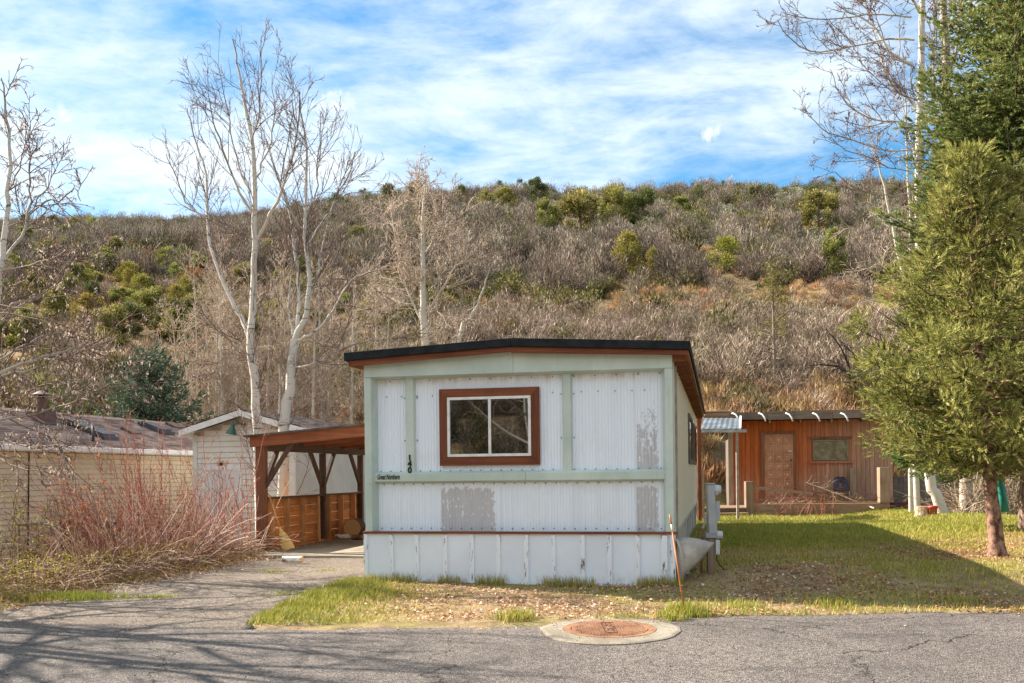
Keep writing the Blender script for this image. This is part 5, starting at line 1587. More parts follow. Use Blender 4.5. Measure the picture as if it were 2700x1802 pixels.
# ---- thicket of thin aspens behind the shed
gq = np.random.default_rng(21)
thick = [(463, 33, 700), (478, 31.5, 650), (493, 33.2, 560), (507, 31, 640), (528, 32.6, 660), (548, 31.4, 720), (612, 32, 640), (628, 30.8, 720), (665, 33.5, 600), (690, 31.8, 660), (745, 32.5, 620), (800, 31.5, 640), (850, 33, 600), (430, 30.5, 720), (880, 31, 680), (410, 32, 700), (575, 33, 640), (720, 30.6, 700), (770, 33, 650), (590, 30.4, 760), (650, 31, 690), (450, 34, 600), (520, 34.5, 570)]
for i, (x, Y, yt) in enumerate(thick):
    b = foot(D(x + gq.uniform(-4, 4), 950, Y)); tp = np.array(D(x + gq.uniform(-22, 22), yt, Y + gq.uniform(-.5, .5)))
    md = (b + tp) / 2 + gq.normal(0, .12, 3)
    hand_tree('aspen_tree', 'thin pale aspen in the tangled thicket behind the shed', [((b, md, tp), gq.uniform(.045, .085), .010)],
              [dict(PALE[0], n=8, ln=1.5, start=.15), dict(PALE[1], n=8, ln=.6), dict(PALE[2], n=7)], 200 + i, M_aspen_pale, (1.0, M_drytan, (.06, .022)), 'thicket of thin aspens behind the shed')

# ---- tree at the left edge, with hanging catkins
Y = 13.2
b0 = foot(at(-95, 1500, Y)); 
main = [b0] + L(Z2, Y, [(-75, 1250), (-22, 1000), (10, 790), (25, 620), (38, 450), (40, 300), (22, 120), (5, 10)])
stems = [(main, .060, .007),
         (L(Z2, Y, [(12, 800), (70, 730), (120, 640), (132, 500), (130, 380), (165, 270)], .3), 0.0288, .006),
         (L(Z2, Y, [(124, 610), (200, 540), (260, 540), (330, 490), (350, 545)], -.4), 0.0158, .006),
         (L(Z2, Y, [(125, 600), (170, 540), (215, 470), (245, 410)], .5), 0.0144, .006),
         (L(Z2, Y, [(35, 500), (90, 400), (112, 240)], .6), 0.0158, .006),
         (L(Z2, Y, [(5, 850), (100, 830), (200, 800), (280, 765), (330, 735)], -.8), 0.0216, .006),
         (L(Z2, Y, [(-30, 1060), (60, 1000), (150, 965), (230, 920), (300, 860)], -.6), 0.0245, .006),
         (L(Z2, Y, [(-40, 1120), (60, 1020), (210, 940), (330, 780), (380, 700)], .9), 0.0230, .006),
         (L(Z2, Y, [(-60, 1330), (60, 1270), (190, 1225), (330, 1185), (430, 1150), (520, 1080), (600, 1010)], -1.2), 0.0302, .006),
         (L(Z2, Y, [(-60, 1270), (90, 1180), (200, 1130), (330, 1110)], .8), 0.0216, .006),
         (L(Z2, Y, [(-60, 1320), (100, 1290), (250, 1240), (400, 1190), (560, 1120)], .5), 0.0216, .006),
         (L(Z2, Y, [(-60, 1500), (100, 1480), (300, 1430), (430, 1380), (540, 1290)], -1.4), 0.0230, .006),
         (L(Z2, Y, [(-60, 1560), (60, 1600), (200, 1620), (330, 1600), (430, 1660)], -1.6), 0.0187, .006),
         (L(Z2, Y, [(-60, 1450), (60, 1400), (180, 1350), (300, 1350), (380, 1330)], -.6), 0.0187, .006),
         (L(Z2, Y, [(-60, 1620), (40, 1690), (160, 1720), (300, 1740)], -1.2), 0.0158, .006)]
CATK = [dict(n=5.0, a=.75, ln=.95, seg=5, jit=.13, up=-.15, start=.10, rf=.012, rmin=.0056, tap=.4),
        dict(n=10.0, a=.7, ln=.36, seg=4, jit=.18, up=.3, start=.12, rf=.012, rmin=.0046),
        dict(n=12.0, a=.7, ln=.15, seg=3, jit=.18, up=.5, start=.2, rf=.012, rmin=.0040)]
hand_tree('aspen_tree', 'bare aspen with drooping catkin hung limbs reaching in over the tan home', stems, CATK, 15, M_aspen_dark, (1.5, M_catkin, (.055, .015), 1.0, .7))
# others of its row stand along the road verge, out of view; their shadows fall over the road
for vi, (vx, vy, hgt, lab) in enumerate(((-9.4, 11.2, 8.0, 'bare verge aspen nearest the drive, out of view'), (-8.4, 9.9, 7.2, 'bare verge aspen at the road corner, out of view'), (-11.8, 11.6, 9.0, 'tall bare verge aspen farther along the road, out of view'), (-12.5, 13.6, 8.5, 'bare verge aspen by the tan home, out of view'))):
    b0 = np.array([vx, vy, Hs(vx, vy) - .1]); gv_ = np.random.default_rng(300 + vi)
    st_ = [((b0, b0 + [.1, 0, hgt * .28], b0 + [-.05, .2, hgt * .6], b0 + [.2, .1, hgt]), .15, .012)]
    for q in range(11):
        a = q * 2.4 + gv_.uniform(-.3, .3); h = hgt * (.16 + .055 * q); ln = (3.4 - .18 * q)
        d = np.array([math.cos(a), math.sin(a), .55]); st_.append(((b0 + [0, 0, h], b0 + [0, 0, h] + d * ln * .5, b0 + [0, 0, h + .3] + d * ln), .06, .012))
    hand_tree('aspen_tree', lab, st_, [dict(CATK[0], n=2.6, ln=1.2, rmin=.009), dict(CATK[1], n=5, rmin=.007), dict(CATK[2], n=4, rmin=.006)], 16 + 40 * vi, M_aspen)
# across the road, behind the camera: the bare aspen that the front window mirrors
b0 = np.array([-7.6, -7.4, Hs(-7.6, -7.4) - .1])
st_ = [((b0, b0 + [.1, 0, 2.2], b0 + [-.05, .2, 4.6], b0 + [.2, .1, 8.0]), .14, .012)]
for q in range(12):
    a = q * 2.4; h = 1.0 + .42 * q; d = np.array([math.cos(a), math.sin(a), .5]); ln = 2.8 - .1 * q
    st_.append(((b0 + [0, 0, h], b0 + [0, 0, h] + d * ln * .5, b0 + [0, 0, h + .3] + d * ln), .05, .012))
hand_tree('aspen_tree', 'bare white aspen across the road, mirrored in the front window', st_, [dict(PALE[0], n=3, ln=1.2), dict(PALE[1], n=5)], 23, M_aspen_pale)

# ---- big aspens at the right, behind the spruce
Y = 25.0
DARK = [dict(n=4.2, a=.7, ln=1.5, seg=6, jit=.14, up=.25, start=.1, rf=.011, rmin=.0075, tap=.4),
        dict(n=8.0, a=.7, ln=.6, seg=4, jit=.2, up=.2, start=.15, rf=.011, rmin=.0062),
        dict(n=9.0, a=.7, ln=.24, seg=3, jit=.22, up=.2, start=.2, rf=.012, rmin=.0054)]
main = [foot(at(2490, 1372, Y))] + [np.array(D(x, y, Y)) for x, y in ((2150, 1140), (2135, 1100), (2116, 900), (2112, 700), (2108, 500), (2107, 350), (2112, 200), (2114, 0), (2108, -220), (2112, -420))]
stems = [(main, .145, .06)]
for pts, r in (([(712, 300), (600, 240), (545, 140), (480, 90), (420, 60), (345, 10)], .055), ([(702, 80), (600, 70), (500, 68), (300, 90), (150, 70), (108, 38)], .030),
               ([(716, 185), (600, 180), (450, 210), (280, 240), (190, 215), (130, 160), (88, 95)], .034), ([(790, 570), (700, 470), (610, 390), (570, 280), (520, 110), (480, -40)], .060),
               ([(700, 570), (640, 560), (540, 550), (440, 510), (370, 430), (330, 320)], .032), ([(705, 690), (640, 695), (560, 690), (420, 640), (320, 610), (228, 530)], .032),
               ([(722, 735), (690, 620), (655, 470), (590, 310)], .032), ([(705, 790), (600, 770), (500, 720), (400, 690), (340, 640)], .020), ([(715, 880), (620, 900), (520, 890), (420, 850), (350, 790)], .020),
               ([(740, 60), (700, -20), (640, -120)], .04), ([(730, 460), (640, 430), (560, 380), (480, 300), (430, 200)], .022), ([(720, 400), (800, 330), (820, 200), (800, -60)], .035)):
    stems.append((L(Z7, Y, pts, -1.5 + 3 * ((len(stems) * 37) % 10) / 10), r, .010))
hand_tree('aspen_tree', 'tall white trunked aspen with dark arching limbs beside the big spruce', stems, DARK, 17, M_aspen_dark, (.3, leafy('dark_dead_leaves', [(.10, .05, .04), (.20, .10, .08)], .8, .2), (.06, .03)))
Y = 25.6
main = [foot(at(2548, 1366, Y))] + [np.array(D(x, y, Y)) for x, y in ((2218, 1090), (2212, 900), (2190, 600), (2178, 350), (2170, 150), (2164, 0), (2160, -300))]
hand_tree('aspen_tree', 'white aspen with a broad flaring foot between the conifer trunks', [(main, .17, .08), ([np.array(D(x, y, Y)) for x, y in ((2180, 400), (2150, 300), (2140, 150), (2150, -50))], .05, .012), ([np.array(D(x, y, Y)) for x, y in ((2172, 200), (2200, 80), (2205, -80))], .05, .02)], DARK, 18, bark_material('old_grey_aspen_bark', (.50, .43, .36), (.20, .14, .11), mlo=.54))
Y = 27.0
main = [foot(D(2105, 1180, Y))] + [np.array(D(x, y, Y)) for x, y in ((2095, 900), (2080, 680), (2060, 580), (2040, 480), (2022, 400), (1990, 290))]
hand_tree('aspen_tree', 'thin white aspen leaning towards the hill behind the tall white trunk', [(main, .085, .012), ([np.array(D(x, y, Y)) for x, y in ((2080, 690), (2030, 620), (1985, 560), (1925, 500))], .03, .009),
          ([np.array(D(x, y, Y)) for x, y in ((2090, 800), (2040, 700), (1990, 690), (1940, 720))], .025, .009)], [dict(PALE[0], n=3.2, ln=1.2), PALE[1], PALE[2]], 19, M_aspen_pale)
Y = 26.4
main = [foot(D(2090, 1180, Y))] + [np.array(D(x, y, Y)) for x, y in ((2088, 900), (2090, 620), (2085, 480), (2080, 300), (2075, 150))]
hand_tree('aspen_tree', 'slender white aspen close against the tall white trunk', [(main, .06, .012)], [dict(PALE[0], n=3, ln=.9), PALE[1]], 20, M_aspen_pale)
# dead twiggy undergrowth round the conifer trunks
# ------------------------------------------------------------------ conifers
def sprig_template(g, n_=7, spread=.5, w=.11, ln=.42):
    """one short shoot along +X with needle blades round it; unit length"""
    T = []
    for i in range(n_):
        t = i / n_ * .85; a = i * 2.4 + g.uniform(0, .5)
        o = np.array([0, math.cos(a), math.sin(a)])
        tip = np.array([t + ln * math.cos(spread), 0, 0]) + o * ln * math.sin(spread)
        sd = np.cross(unit(tip - np.array([t, 0, 0])), o); sd = unit(sd) * w
        T.append([np.array([t, 0, 0]) + sd, np.array([t, 0, 0]) - sd, tip])
    T.append([np.array([.3, .05, 0]), np.array([.3, -.05, .03]), np.array([1.15, 0, 0])])
    return np.array(T)
def place(template, pos, direction, size, g):
    """copies of a small triangle set, each turned along its own direction"""
    N_ = len(pos)
    x = direction / (np.linalg.norm(direction, axis=1)[:, None] + 1e-9)
    y = np.cross(x, g.normal(0, 1, (N_, 3))); y /= np.linalg.norm(y, axis=1)[:, None] + 1e-9
    z = np.cross(x, y)
    M = np.stack([x, y, z], 1) * size[:, None, None]
    V = np.einsum('tvk,nkj->ntvj', template, M) + pos[:, None, None, :]
    k = template.shape[0]
    return V.reshape(-1, 3), np.arange(N_ * k * 3).reshape(-1, 3), k * 3
def conifer(name, label, base, height, r_base, z0, mat, bark, seed, whorl=.26, per=6, trunk_r=.15, lean=(0, 0), profile=None, droop=.25, tipup=.35,
            sprig=.12, dens=1.0, bl=.42, tmpl=None, tint_shift=0.0, trunk_pts=None, gaps=.0, cones=None, clumpy=0):
    g = np.random.default_rng(seed)
    base = np.array(base, float)
    t = thing(name, label, 'tree', tuple(base))
    tk = Tubes()
    if trunk_pts is None: trunk_pts = [np.array([lean[0] * s_, lean[1] * s_, height * s_ - .1 * (s_ == 0)]) for s_ in np.linspace(0, 1, 7)]
    sp = smooth_path(trunk_pts, 4); rr = np.linspace(trunk_r, .012, len(sp)); rr[:2] *= 1.25
    tk.add(sp, rr, 10, 1.0)
    link('trunk', tk.mesh('trunk', bark), t)
    axis = lambda z: np.array([np.interp(z, sp[:, 2], sp[:, 0]), np.interp(z, sp[:, 2], sp[:, 1]), z])
    prof = profile or (lambda f: (1 - f) ** .85)
    br = Tubes(); POS, DIR, SZ, TN = [], [], [], []
    z = z0
    while z < height - .15:
        f = (z - z0) / (height - z0)
        R_ = r_base * prof(f)
        k = max(3, int(per * (1 if R_ > .6 else .8)))
        ph = g.uniform(0, 6.28)
        for j in range(k):
            if g.random() < gaps: continue
            a = ph + 6.283 * j / k + g.normal(0, .22)
            Lb = R_ * g.uniform(.72, 1.12) + .08
            o = np.array([math.cos(a), math.sin(a), 0.])
            p0 = axis(z + g.normal(0, whorl * .3))
            ns = 7; s_ = np.linspace(0, 1, ns)
            dz = (-droop * np.sin(s_ * math.pi * .75) + tipup * s_ ** 2.2) * Lb * .6 + (.5 * f) * Lb * s_
            pts = p0 + o * (s_ * Lb)[:, None] + np.array([0, 0, 1.]) * dz[:, None]
            pts[1:] += g.normal(0, .02 * Lb, (ns - 1, 3))
            br.add(pts, np.linspace(max(.007, .014 * Lb), .004, ns), 4, .5)
            if clumpy:
                # heavy tufts: rounded masses of shoots along the outer part of the limb
                for q in range(max(2, int(Lb * 3.2))):
                    u_ = g.uniform(.22, 1.02); i = min(int(u_ * (ns - 1)), ns - 2); fr_ = u_ * (ns - 1) - i
                    cc = pts[i] * (1 - fr_) + pts[i + 1] * fr_ + g.normal(0, .07, 3) + np.array([0, 0, .03])
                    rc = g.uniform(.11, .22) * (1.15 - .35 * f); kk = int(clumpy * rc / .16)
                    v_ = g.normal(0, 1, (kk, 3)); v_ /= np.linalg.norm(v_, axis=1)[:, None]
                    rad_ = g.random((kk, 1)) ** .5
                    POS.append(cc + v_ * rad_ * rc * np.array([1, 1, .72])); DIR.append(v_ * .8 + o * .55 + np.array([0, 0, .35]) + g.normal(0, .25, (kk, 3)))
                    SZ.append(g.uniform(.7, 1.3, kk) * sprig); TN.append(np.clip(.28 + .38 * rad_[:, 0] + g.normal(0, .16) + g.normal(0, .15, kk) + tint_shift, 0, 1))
                continue
            # side shoots lie flat to both sides
            nb = int(Lb * 13 * dens) + 2
            bt = g.random()
            for m_ in range(nb):
                u_ = (m_ + g.random()) / nb * .97 + .03
                if u_ < .16 and Lb > .8: continue
                i = min(int(u_ * (ns - 1)), ns - 2); fr_ = u_ * (ns - 1) - i
                q = pts[i] * (1 - fr_) + pts[i + 1] * fr_
                d = unit(pts[i + 1] - pts[i]); sd = unit(np.cross(d, [0, 0, 1.])) * (1 if m_ % 2 else -1)
                ll = bl * Lb * (1 - u_ * .75) * g.uniform(.6, 1.15) + .05
                sdir = unit(d * .75 + sd * .75 + np.array([0, 0, g.normal(-.05 - droop * .3, .16)]))
                ks = max(1, int(ll / (sprig * .62)))
                w_ = (np.arange(ks) + g.random(ks) * .6) / ks
                pp = q + sdir * (w_ * ll)[:, None] + np.array([0, 0, -1.]) * (w_ ** 2 * ll * droop * .5)[:, None]
                alt = np.where(np.arange(ks) % 2 == 0, 1, -1)[:, None]
                dd = sdir[None, :] + alt * np.cross(sdir, [0, 0, 1.])[None, :] * .55 + g.normal(0, .22, (ks, 3))
                POS.append(pp); DIR.append(dd); SZ.append(g.uniform(.75, 1.25, ks) * sprig)
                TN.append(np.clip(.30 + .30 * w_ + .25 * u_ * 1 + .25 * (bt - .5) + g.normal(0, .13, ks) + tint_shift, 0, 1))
            ks = 3
            POS.append(np.repeat(pts[-1][None], ks, 0)); DIR.append(unit(pts[-1] - pts[-2])[None] + g.normal(0, .3, (ks, 3))); SZ.append(np.full(ks, sprig * 1.2)); TN.append(np.full(ks, .8))
        z += whorl * g.uniform(.75, 1.25) * (1 if f < .6 else .8)
    POS = np.concatenate(POS); DIR = np.concatenate(DIR); SZ = np.concatenate(SZ); TN = np.concatenate(TN)
    tm = tmpl if tmpl is not None else sprig_template(g)
    V, F, k3 = place(tm, POS, DIR, SZ, g)
    bv = np.concatenate(br.V); bf = np.concatenate(br.F)
    btri = np.concatenate([bf[:, [0, 1, 2]], bf[:, [0, 2, 3]]]) + len(V)
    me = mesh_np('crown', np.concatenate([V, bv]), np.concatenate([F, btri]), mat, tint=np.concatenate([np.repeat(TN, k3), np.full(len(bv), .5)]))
    me.materials.append(bark)
    me.polygons.foreach_set('material_index', np.concatenate([np.zeros(len(F), np.int32), np.ones(len(btri), np.int32)]))
    link('crown', me, t)
    if cones:
        sel = g.choice(len(POS), cones[0], replace=False)
        ok = sel[POS[sel][:, 2] > cones[1]]
        tc_ = np.array([[[0, .3, 0], [0, -.3, .2], [1, 0, 0]], [[0, 0, .3], [0, .2, -.3], [1, 0, 0]], [[0.2, .3, .3], [.2, -.3, -.3], [.9, 0, 0]]])
        d_ = np.tile(np.array([[0, 0, -1.]]), (len(ok), 1)) + g.normal(0, .2, (len(ok), 3))
        V, F, k3 = place(tc_, POS[ok], d_, np.full(len(ok), .09), g)
        tag(link('cones', mesh_np('cones', V, F, plain('brown_cones', (.24, .10, .05), .8, .4), tint=np.zeros(len(V))), t), kind='stuff')
    return t, len(POS)
M_barkdark = plain('conifer_bark', (.17, .115, .085), .95, .5, 12, bump=1.0, col2=(.30, .20, .15), stretch=(1, 1, .5))
M_barkred = plain('reddish_conifer_bark', (.15, .075, .05), .95, .5, 15, bump=1.0, col2=(.40, .235, .17), stretch=(1, 1, .7))
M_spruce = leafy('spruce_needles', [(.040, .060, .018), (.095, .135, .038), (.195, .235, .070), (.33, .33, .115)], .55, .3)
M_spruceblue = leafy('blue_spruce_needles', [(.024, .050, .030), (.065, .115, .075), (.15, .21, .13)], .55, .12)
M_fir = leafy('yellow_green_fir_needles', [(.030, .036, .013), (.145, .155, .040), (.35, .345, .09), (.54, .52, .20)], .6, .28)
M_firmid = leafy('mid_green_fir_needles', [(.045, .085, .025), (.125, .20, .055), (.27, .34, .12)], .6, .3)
gt = np.random.default_rng(5)
T_sp = sprig_template(gt, 9, .62, .10, .42)
T_fir = sprig_template(gt, 8, .45, .055, .50)
pb_ = gnd(2716, 1428)
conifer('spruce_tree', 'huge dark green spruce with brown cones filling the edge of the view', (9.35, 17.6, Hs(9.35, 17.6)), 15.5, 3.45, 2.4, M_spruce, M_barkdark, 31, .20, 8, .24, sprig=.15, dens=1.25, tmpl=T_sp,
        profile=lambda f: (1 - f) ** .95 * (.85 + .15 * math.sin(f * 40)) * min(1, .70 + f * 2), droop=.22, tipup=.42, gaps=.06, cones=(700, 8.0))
pf_ = gnd(2632, 1472)
bz = Vector((pf_.x, pf_.y, pf_.z))
tp = [np.array(at(2632, 1472, bz.y)) - np.array(bz), np.array(at(2622, 1380, bz.y)) - np.array(bz), np.array(at(2612, 1290, bz.y + .0)) - np.array(bz), np.array(at(2604, 1180, bz.y + .1)) - np.array(bz),
      np.array(at(2585, 980, bz.y + .2)) - np.array(bz), np.array(at(2570, 760, bz.y + .3)) - np.array(bz), np.array(at(2560, 560, bz.y + .3)) - np.array(bz), np.array(at(2555, 400, bz.y + .3)) - np.array(bz)]
tp[0][2] -= .12
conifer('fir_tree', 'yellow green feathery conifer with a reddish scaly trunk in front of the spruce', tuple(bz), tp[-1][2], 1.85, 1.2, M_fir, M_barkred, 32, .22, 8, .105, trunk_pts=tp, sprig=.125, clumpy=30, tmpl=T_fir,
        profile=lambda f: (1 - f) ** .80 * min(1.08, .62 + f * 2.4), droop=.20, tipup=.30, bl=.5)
pm_ = at(2480, 1370, 20.0)
conifer('spruce_tree', 'mid green spruce with blue green tips behind the yellow green conifer', (9.12, 18.6, Hs(9.12, 18.6)), 8.0, 1.85, 1.3, M_firmid, M_barkdark, 33, .22, 9, .07, lean=(-.5, 0), sprig=.12, clumpy=36, tmpl=T_sp,
        profile=lambda f: (1 - f) ** .7, droop=.25, tipup=.45, gaps=.05)
# conifers behind the neighbour's home
p_ = D(345, 960, 29.5)
conifer('spruce_tree', 'broad dark blue spruce standing between the tan home and the shed', (p_.x, p_.y, Hs(p_.x, p_.y) - .1), 5.6, 2.9, .3, M_spruceblue, M_barkdark, 34, .22, 8, .12, sprig=.17, dens=1.0, tmpl=T_sp, droop=.2, tipup=.4,
        profile=lambda f: (1 - f) ** .8, gaps=.05)
p_ = D(165, 960, 28.0)
conifer('fir_tree', 'mid green conifer behind the chimney of the tan home', (p_.x, p_.y, Hs(p_.x, p_.y) - .1), 4.9, 1.7, .4, leafy('green_fir_needles', [(.03, .06, .015), (.075, .13, .03), (.14, .20, .05)], .6, .15), M_barkdark, 35, .26, 6, .1, sprig=.17, dens=.7, tmpl=T_fir)
# ================================================================== THE HILLSIDE SCRUB
gh = np.random.default_rng(77)
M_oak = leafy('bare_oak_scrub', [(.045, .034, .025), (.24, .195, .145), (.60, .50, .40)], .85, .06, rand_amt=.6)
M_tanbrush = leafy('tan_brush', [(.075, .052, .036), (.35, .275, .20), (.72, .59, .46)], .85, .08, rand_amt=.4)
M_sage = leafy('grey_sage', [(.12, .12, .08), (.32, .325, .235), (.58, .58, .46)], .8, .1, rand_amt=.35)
M_dry = leafy('dry_grass', [(.28, .165, .075), (.48, .31, .155), (.64, .46, .26)], .8, .25, rand_amt=.3)
M_olivebush = leafy('olive_shrub', [(.045, .042, .014), (.15, .138, .04), (.32, .285, .105)], .75, .2, rand_amt=.4)
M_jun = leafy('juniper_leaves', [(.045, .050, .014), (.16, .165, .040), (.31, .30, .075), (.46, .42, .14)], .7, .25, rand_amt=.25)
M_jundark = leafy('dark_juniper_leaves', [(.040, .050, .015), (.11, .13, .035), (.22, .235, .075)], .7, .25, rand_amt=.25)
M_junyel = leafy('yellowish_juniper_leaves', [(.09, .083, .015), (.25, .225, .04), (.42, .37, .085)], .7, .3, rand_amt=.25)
M_junbark = plain('juniper_bark', (.20, .15, .115), .95, .4, 10)
def slivers(g, n_, rad, h, up, ln, wd, hemi=.3, clump=6):
    """twigs as thin blades filling a dome, in clumps so that light and dark parts show"""
    cc = g.normal(0, 1, (clump, 3)); cc /= np.linalg.norm(cc, axis=1)[:, None]; cc[:, 2] = np.abs(cc[:, 2])
    cc = cc * np.array([rad, rad, h]) * g.uniform(.25, .78, (clump, 1))
    ci = g.integers(0, clump, n_)
    r = g.normal(0, 1, (n_, 3)); r /= np.linalg.norm(r, axis=1)[:, None]; r *= g.random((n_, 1)) ** .5
    c = cc[ci] + r * np.array([rad, rad, h]) * .48
    c[:, 2] = np.abs(c[:, 2]) + h * .03
    d = c / np.array([rad, rad, h * .9]) * .8 + g.normal(0, .38, (n_, 3)) + np.array([0, 0, up]); d /= np.linalg.norm(d, axis=1)[:, None]
    tint = np.clip(.15 + .45 * c[:, 2] / h + g.normal(0, .2, n_) + g.normal(0, .12, clump)[ci], 0, 1)  # bases tinted darker, tops lighter: the bush's shading put into its colour
    return quads(c, d, g.uniform(.5, 1.3, n_) * ln, g.uniform(.6, 1.4, n_) * wd, tint, g)
def bush_mesh(name, g, mat, n_, rad, h, up, ln, wd, clump=6, stems=8, stem_mat=None):
    V, F, T = slivers(g, n_, rad, h, up, ln, wd, clump=clump)
    tb = Tubes()
    for i in range(stems):
        a = g.uniform(0, 6.28); e = np.array([math.cos(a) * rad * .6, math.sin(a) * rad * .6, h * g.uniform(.5, .85)])
        tb.add(np.array([[0, 0, -.15], e * .45 + g.normal(0, .05, 3), e]), [.03, .02, .008], 3, .2)
    bv = np.concatenate(tb.V); bf = np.concatenate(tb.F) + len(V)
    return mesh_np(name, np.concatenate([V, bv]), np.concatenate([F, bf]), mat, tint=np.concatenate([T, np.concatenate(tb.T)]))
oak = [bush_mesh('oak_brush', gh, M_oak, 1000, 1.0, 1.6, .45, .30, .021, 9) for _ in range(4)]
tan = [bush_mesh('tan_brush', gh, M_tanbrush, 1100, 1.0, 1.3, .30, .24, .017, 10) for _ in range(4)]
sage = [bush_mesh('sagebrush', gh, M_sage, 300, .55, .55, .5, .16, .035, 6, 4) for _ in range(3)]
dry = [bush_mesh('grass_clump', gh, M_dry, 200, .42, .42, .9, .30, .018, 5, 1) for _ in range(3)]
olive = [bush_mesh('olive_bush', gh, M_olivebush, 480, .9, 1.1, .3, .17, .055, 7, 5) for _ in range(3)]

def juniper_mesh(g, mat, name, tall=1.0, full=1.0, n_=4600):
    """crown of scale-leaf tufts in clumps round a forked stem; height 1, half width about .5/tall"""
    k = 26; C_ = []
    for i in range(k):
        z = g.uniform(.10, .93); w_ = .48 * (1 - max(0, z - .45) ** 1.6 * 2.1) * (.75 + .25 * min(1, z * 4)) / tall
        a = g.uniform(0, 6.28); rr = w_ * g.uniform(.35, .85); C_.append([math.cos(a) * rr, math.sin(a) * rr, z, g.uniform(.10, .19)])
    C_.append([0, 0, .92, .08]); C_ = np.array(C_)
    ci = g.integers(0, len(C_), n_)
    r = g.normal(0, 1, (n_, 3)); r /= np.linalg.norm(r, axis=1)[:, None]; r *= g.random((n_, 1)) ** .45
    c = C_[ci, :3] + r * C_[ci, 3:4] * np.array([1, 1, 1.15])
    d = r + np.array([0, 0, .7]) + g.normal(0, .4, (n_, 3)); d /= np.linalg.norm(d, axis=1)[:, None]
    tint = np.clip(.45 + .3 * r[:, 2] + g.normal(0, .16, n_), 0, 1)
    V, F, T = quads(c, d, g.uniform(.6, 1.3, n_) * .058, g.uniform(.6, 1.3, n_) * .026 * full, tint, g)
    return mesh_np(name, V, F, mat, tint=T)
def jun_trunk(g):
    tb = Tubes()
    tb.add(np.array([[0, 0, -.06], [.01, .0, .2], [0, .02, .5], [0, 0, .9]]), [.035, .028, .018, .005], 6, 1)
    for i in range(9):
        a = g.uniform(0, 6.28); z = g.uniform(.08, .6)
        e = np.array([math.cos(a) * .33, math.sin(a) * .33, z + .2]); tb.add(np.array([[0, 0, z], e * .5 + [0, 0, z * .5], e]), [.014, .009, .003], 4, .8)
    return tb.mesh('trunk', M_junbark)
JT = [jun_trunk(gh) for _ in range(3)]
JC = {'o': [juniper_mesh(gh, M_jun, 'crown') for _ in range(4)], 'd': [juniper_mesh(gh, M_jundark, 'crown') for _ in range(3)], 'y': [juniper_mesh(gh, M_junyel, 'crown', 1.05, .9, 3000) for _ in range(3)],
      't': [juniper_mesh(gh, M_jun, 'crown', 1.35) for _ in range(2)]}
WORDS = {'o': 'olive green', 'd': 'dark green', 'y': 'yellowish', 't': 'tall narrow green'}
jun_count = [0]; JPOS = []
def juniper(x, y, hpx, wpx, kind, label=None, lift=0):
    """foot at (x, y), height and width in the large view's pixels"""
    p = gnd(x * 1.14942, y * 1.14942)
    h = hpx * 1.14942 / FPX * p.y * 1.18; w_ = wpx * 1.14942 / FPX * p.y * 1.36
    JPOS.append((p.x, p.y, w_ * .42 + .3))
    i = jun_count[0]; jun_count[0] += 1
    t = thing('juniper_tree', label or f'{WORDS[kind]} juniper among the scrub of the hillside', 'tree', (p.x, p.y, p.z - .1), gh.uniform(0, 6.28), 'junipers scattered over the hill')
    s = w_ * (1.35 if kind == 't' else 1.0) * .98
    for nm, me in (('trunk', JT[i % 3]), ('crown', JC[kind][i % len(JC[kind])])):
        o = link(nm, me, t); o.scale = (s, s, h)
    return t
for a in ((1330, 545, 92, 108, 'o', 'widest olive juniper below the skyline, above the peak of the home'), (1255, 535, 66, 58, 'o', 'upright olive juniper just left of the widest one'), (1405, 520, 80, 68, 'o', 'olive juniper in the close row right of the widest one'),
          (1440, 515, 60, 40, 'o', 'slim olive juniper in the middle of the close row'), (1478, 518, 72, 62, 'd', 'dark olive juniper ending the close row on the ridge'), (1565, 508, 48, 58, 'o', 'round olive juniper standing alone below the skyline'),
          (1230, 463, 48, 55, 'd', 'dark juniper breaking the skyline above the home'), (1160, 478, 44, 50, 'o', 'low spreading juniper on the skyline'), (1115, 492, 46, 42, 'o', 'small olive juniper below the skyline by the pale aspen top'),
          (1058, 472, 42, 30, 'd', 'thin dark juniper on the skyline beside the pale aspen'), (955, 470, 46, 44, 'd', 'dark juniper on the skyline behind the pale aspen top'), (895, 488, 52, 62, 'd', 'bushy dark juniper leaning on the skyline left of the pale aspen'),
          (840, 488, 34, 36, 'd', 'small dark juniper on the skyline right of the poplars'), (1745, 468, 36, 76, 'd', 'dome shaped dark juniper crowning the ridge'), (1878, 532, 80, 84, 'o', 'large olive juniper near the birch branches'),
          (1914, 645, 106, 50, 't', 'tall narrow green juniper above the shrub belt'), (1440, 640, 92, 78, 'y', 'yellowish juniper of two heads above the shrub belt'), (1662, 630, 74, 84, 'y', 'bright yellowish juniper in the shrub belt'),
          (1498, 635, 56, 44, 'y', 'small yellowish juniper next to the two headed one'), (1736, 508, 20, 26, 'o', 'tiny olive juniper in the sage slope'), (770, 500, 46, 40, 'd', 'dark juniper on the skyline among the poplar stems'),
          (1648, 512, 16, 24, 'o', 'tiny juniper beside the sage on the upper slope'), (1130, 515, 26, 60, 'y', 'flat yellowish juniper bush below the skyline')):
    juniper(*a)
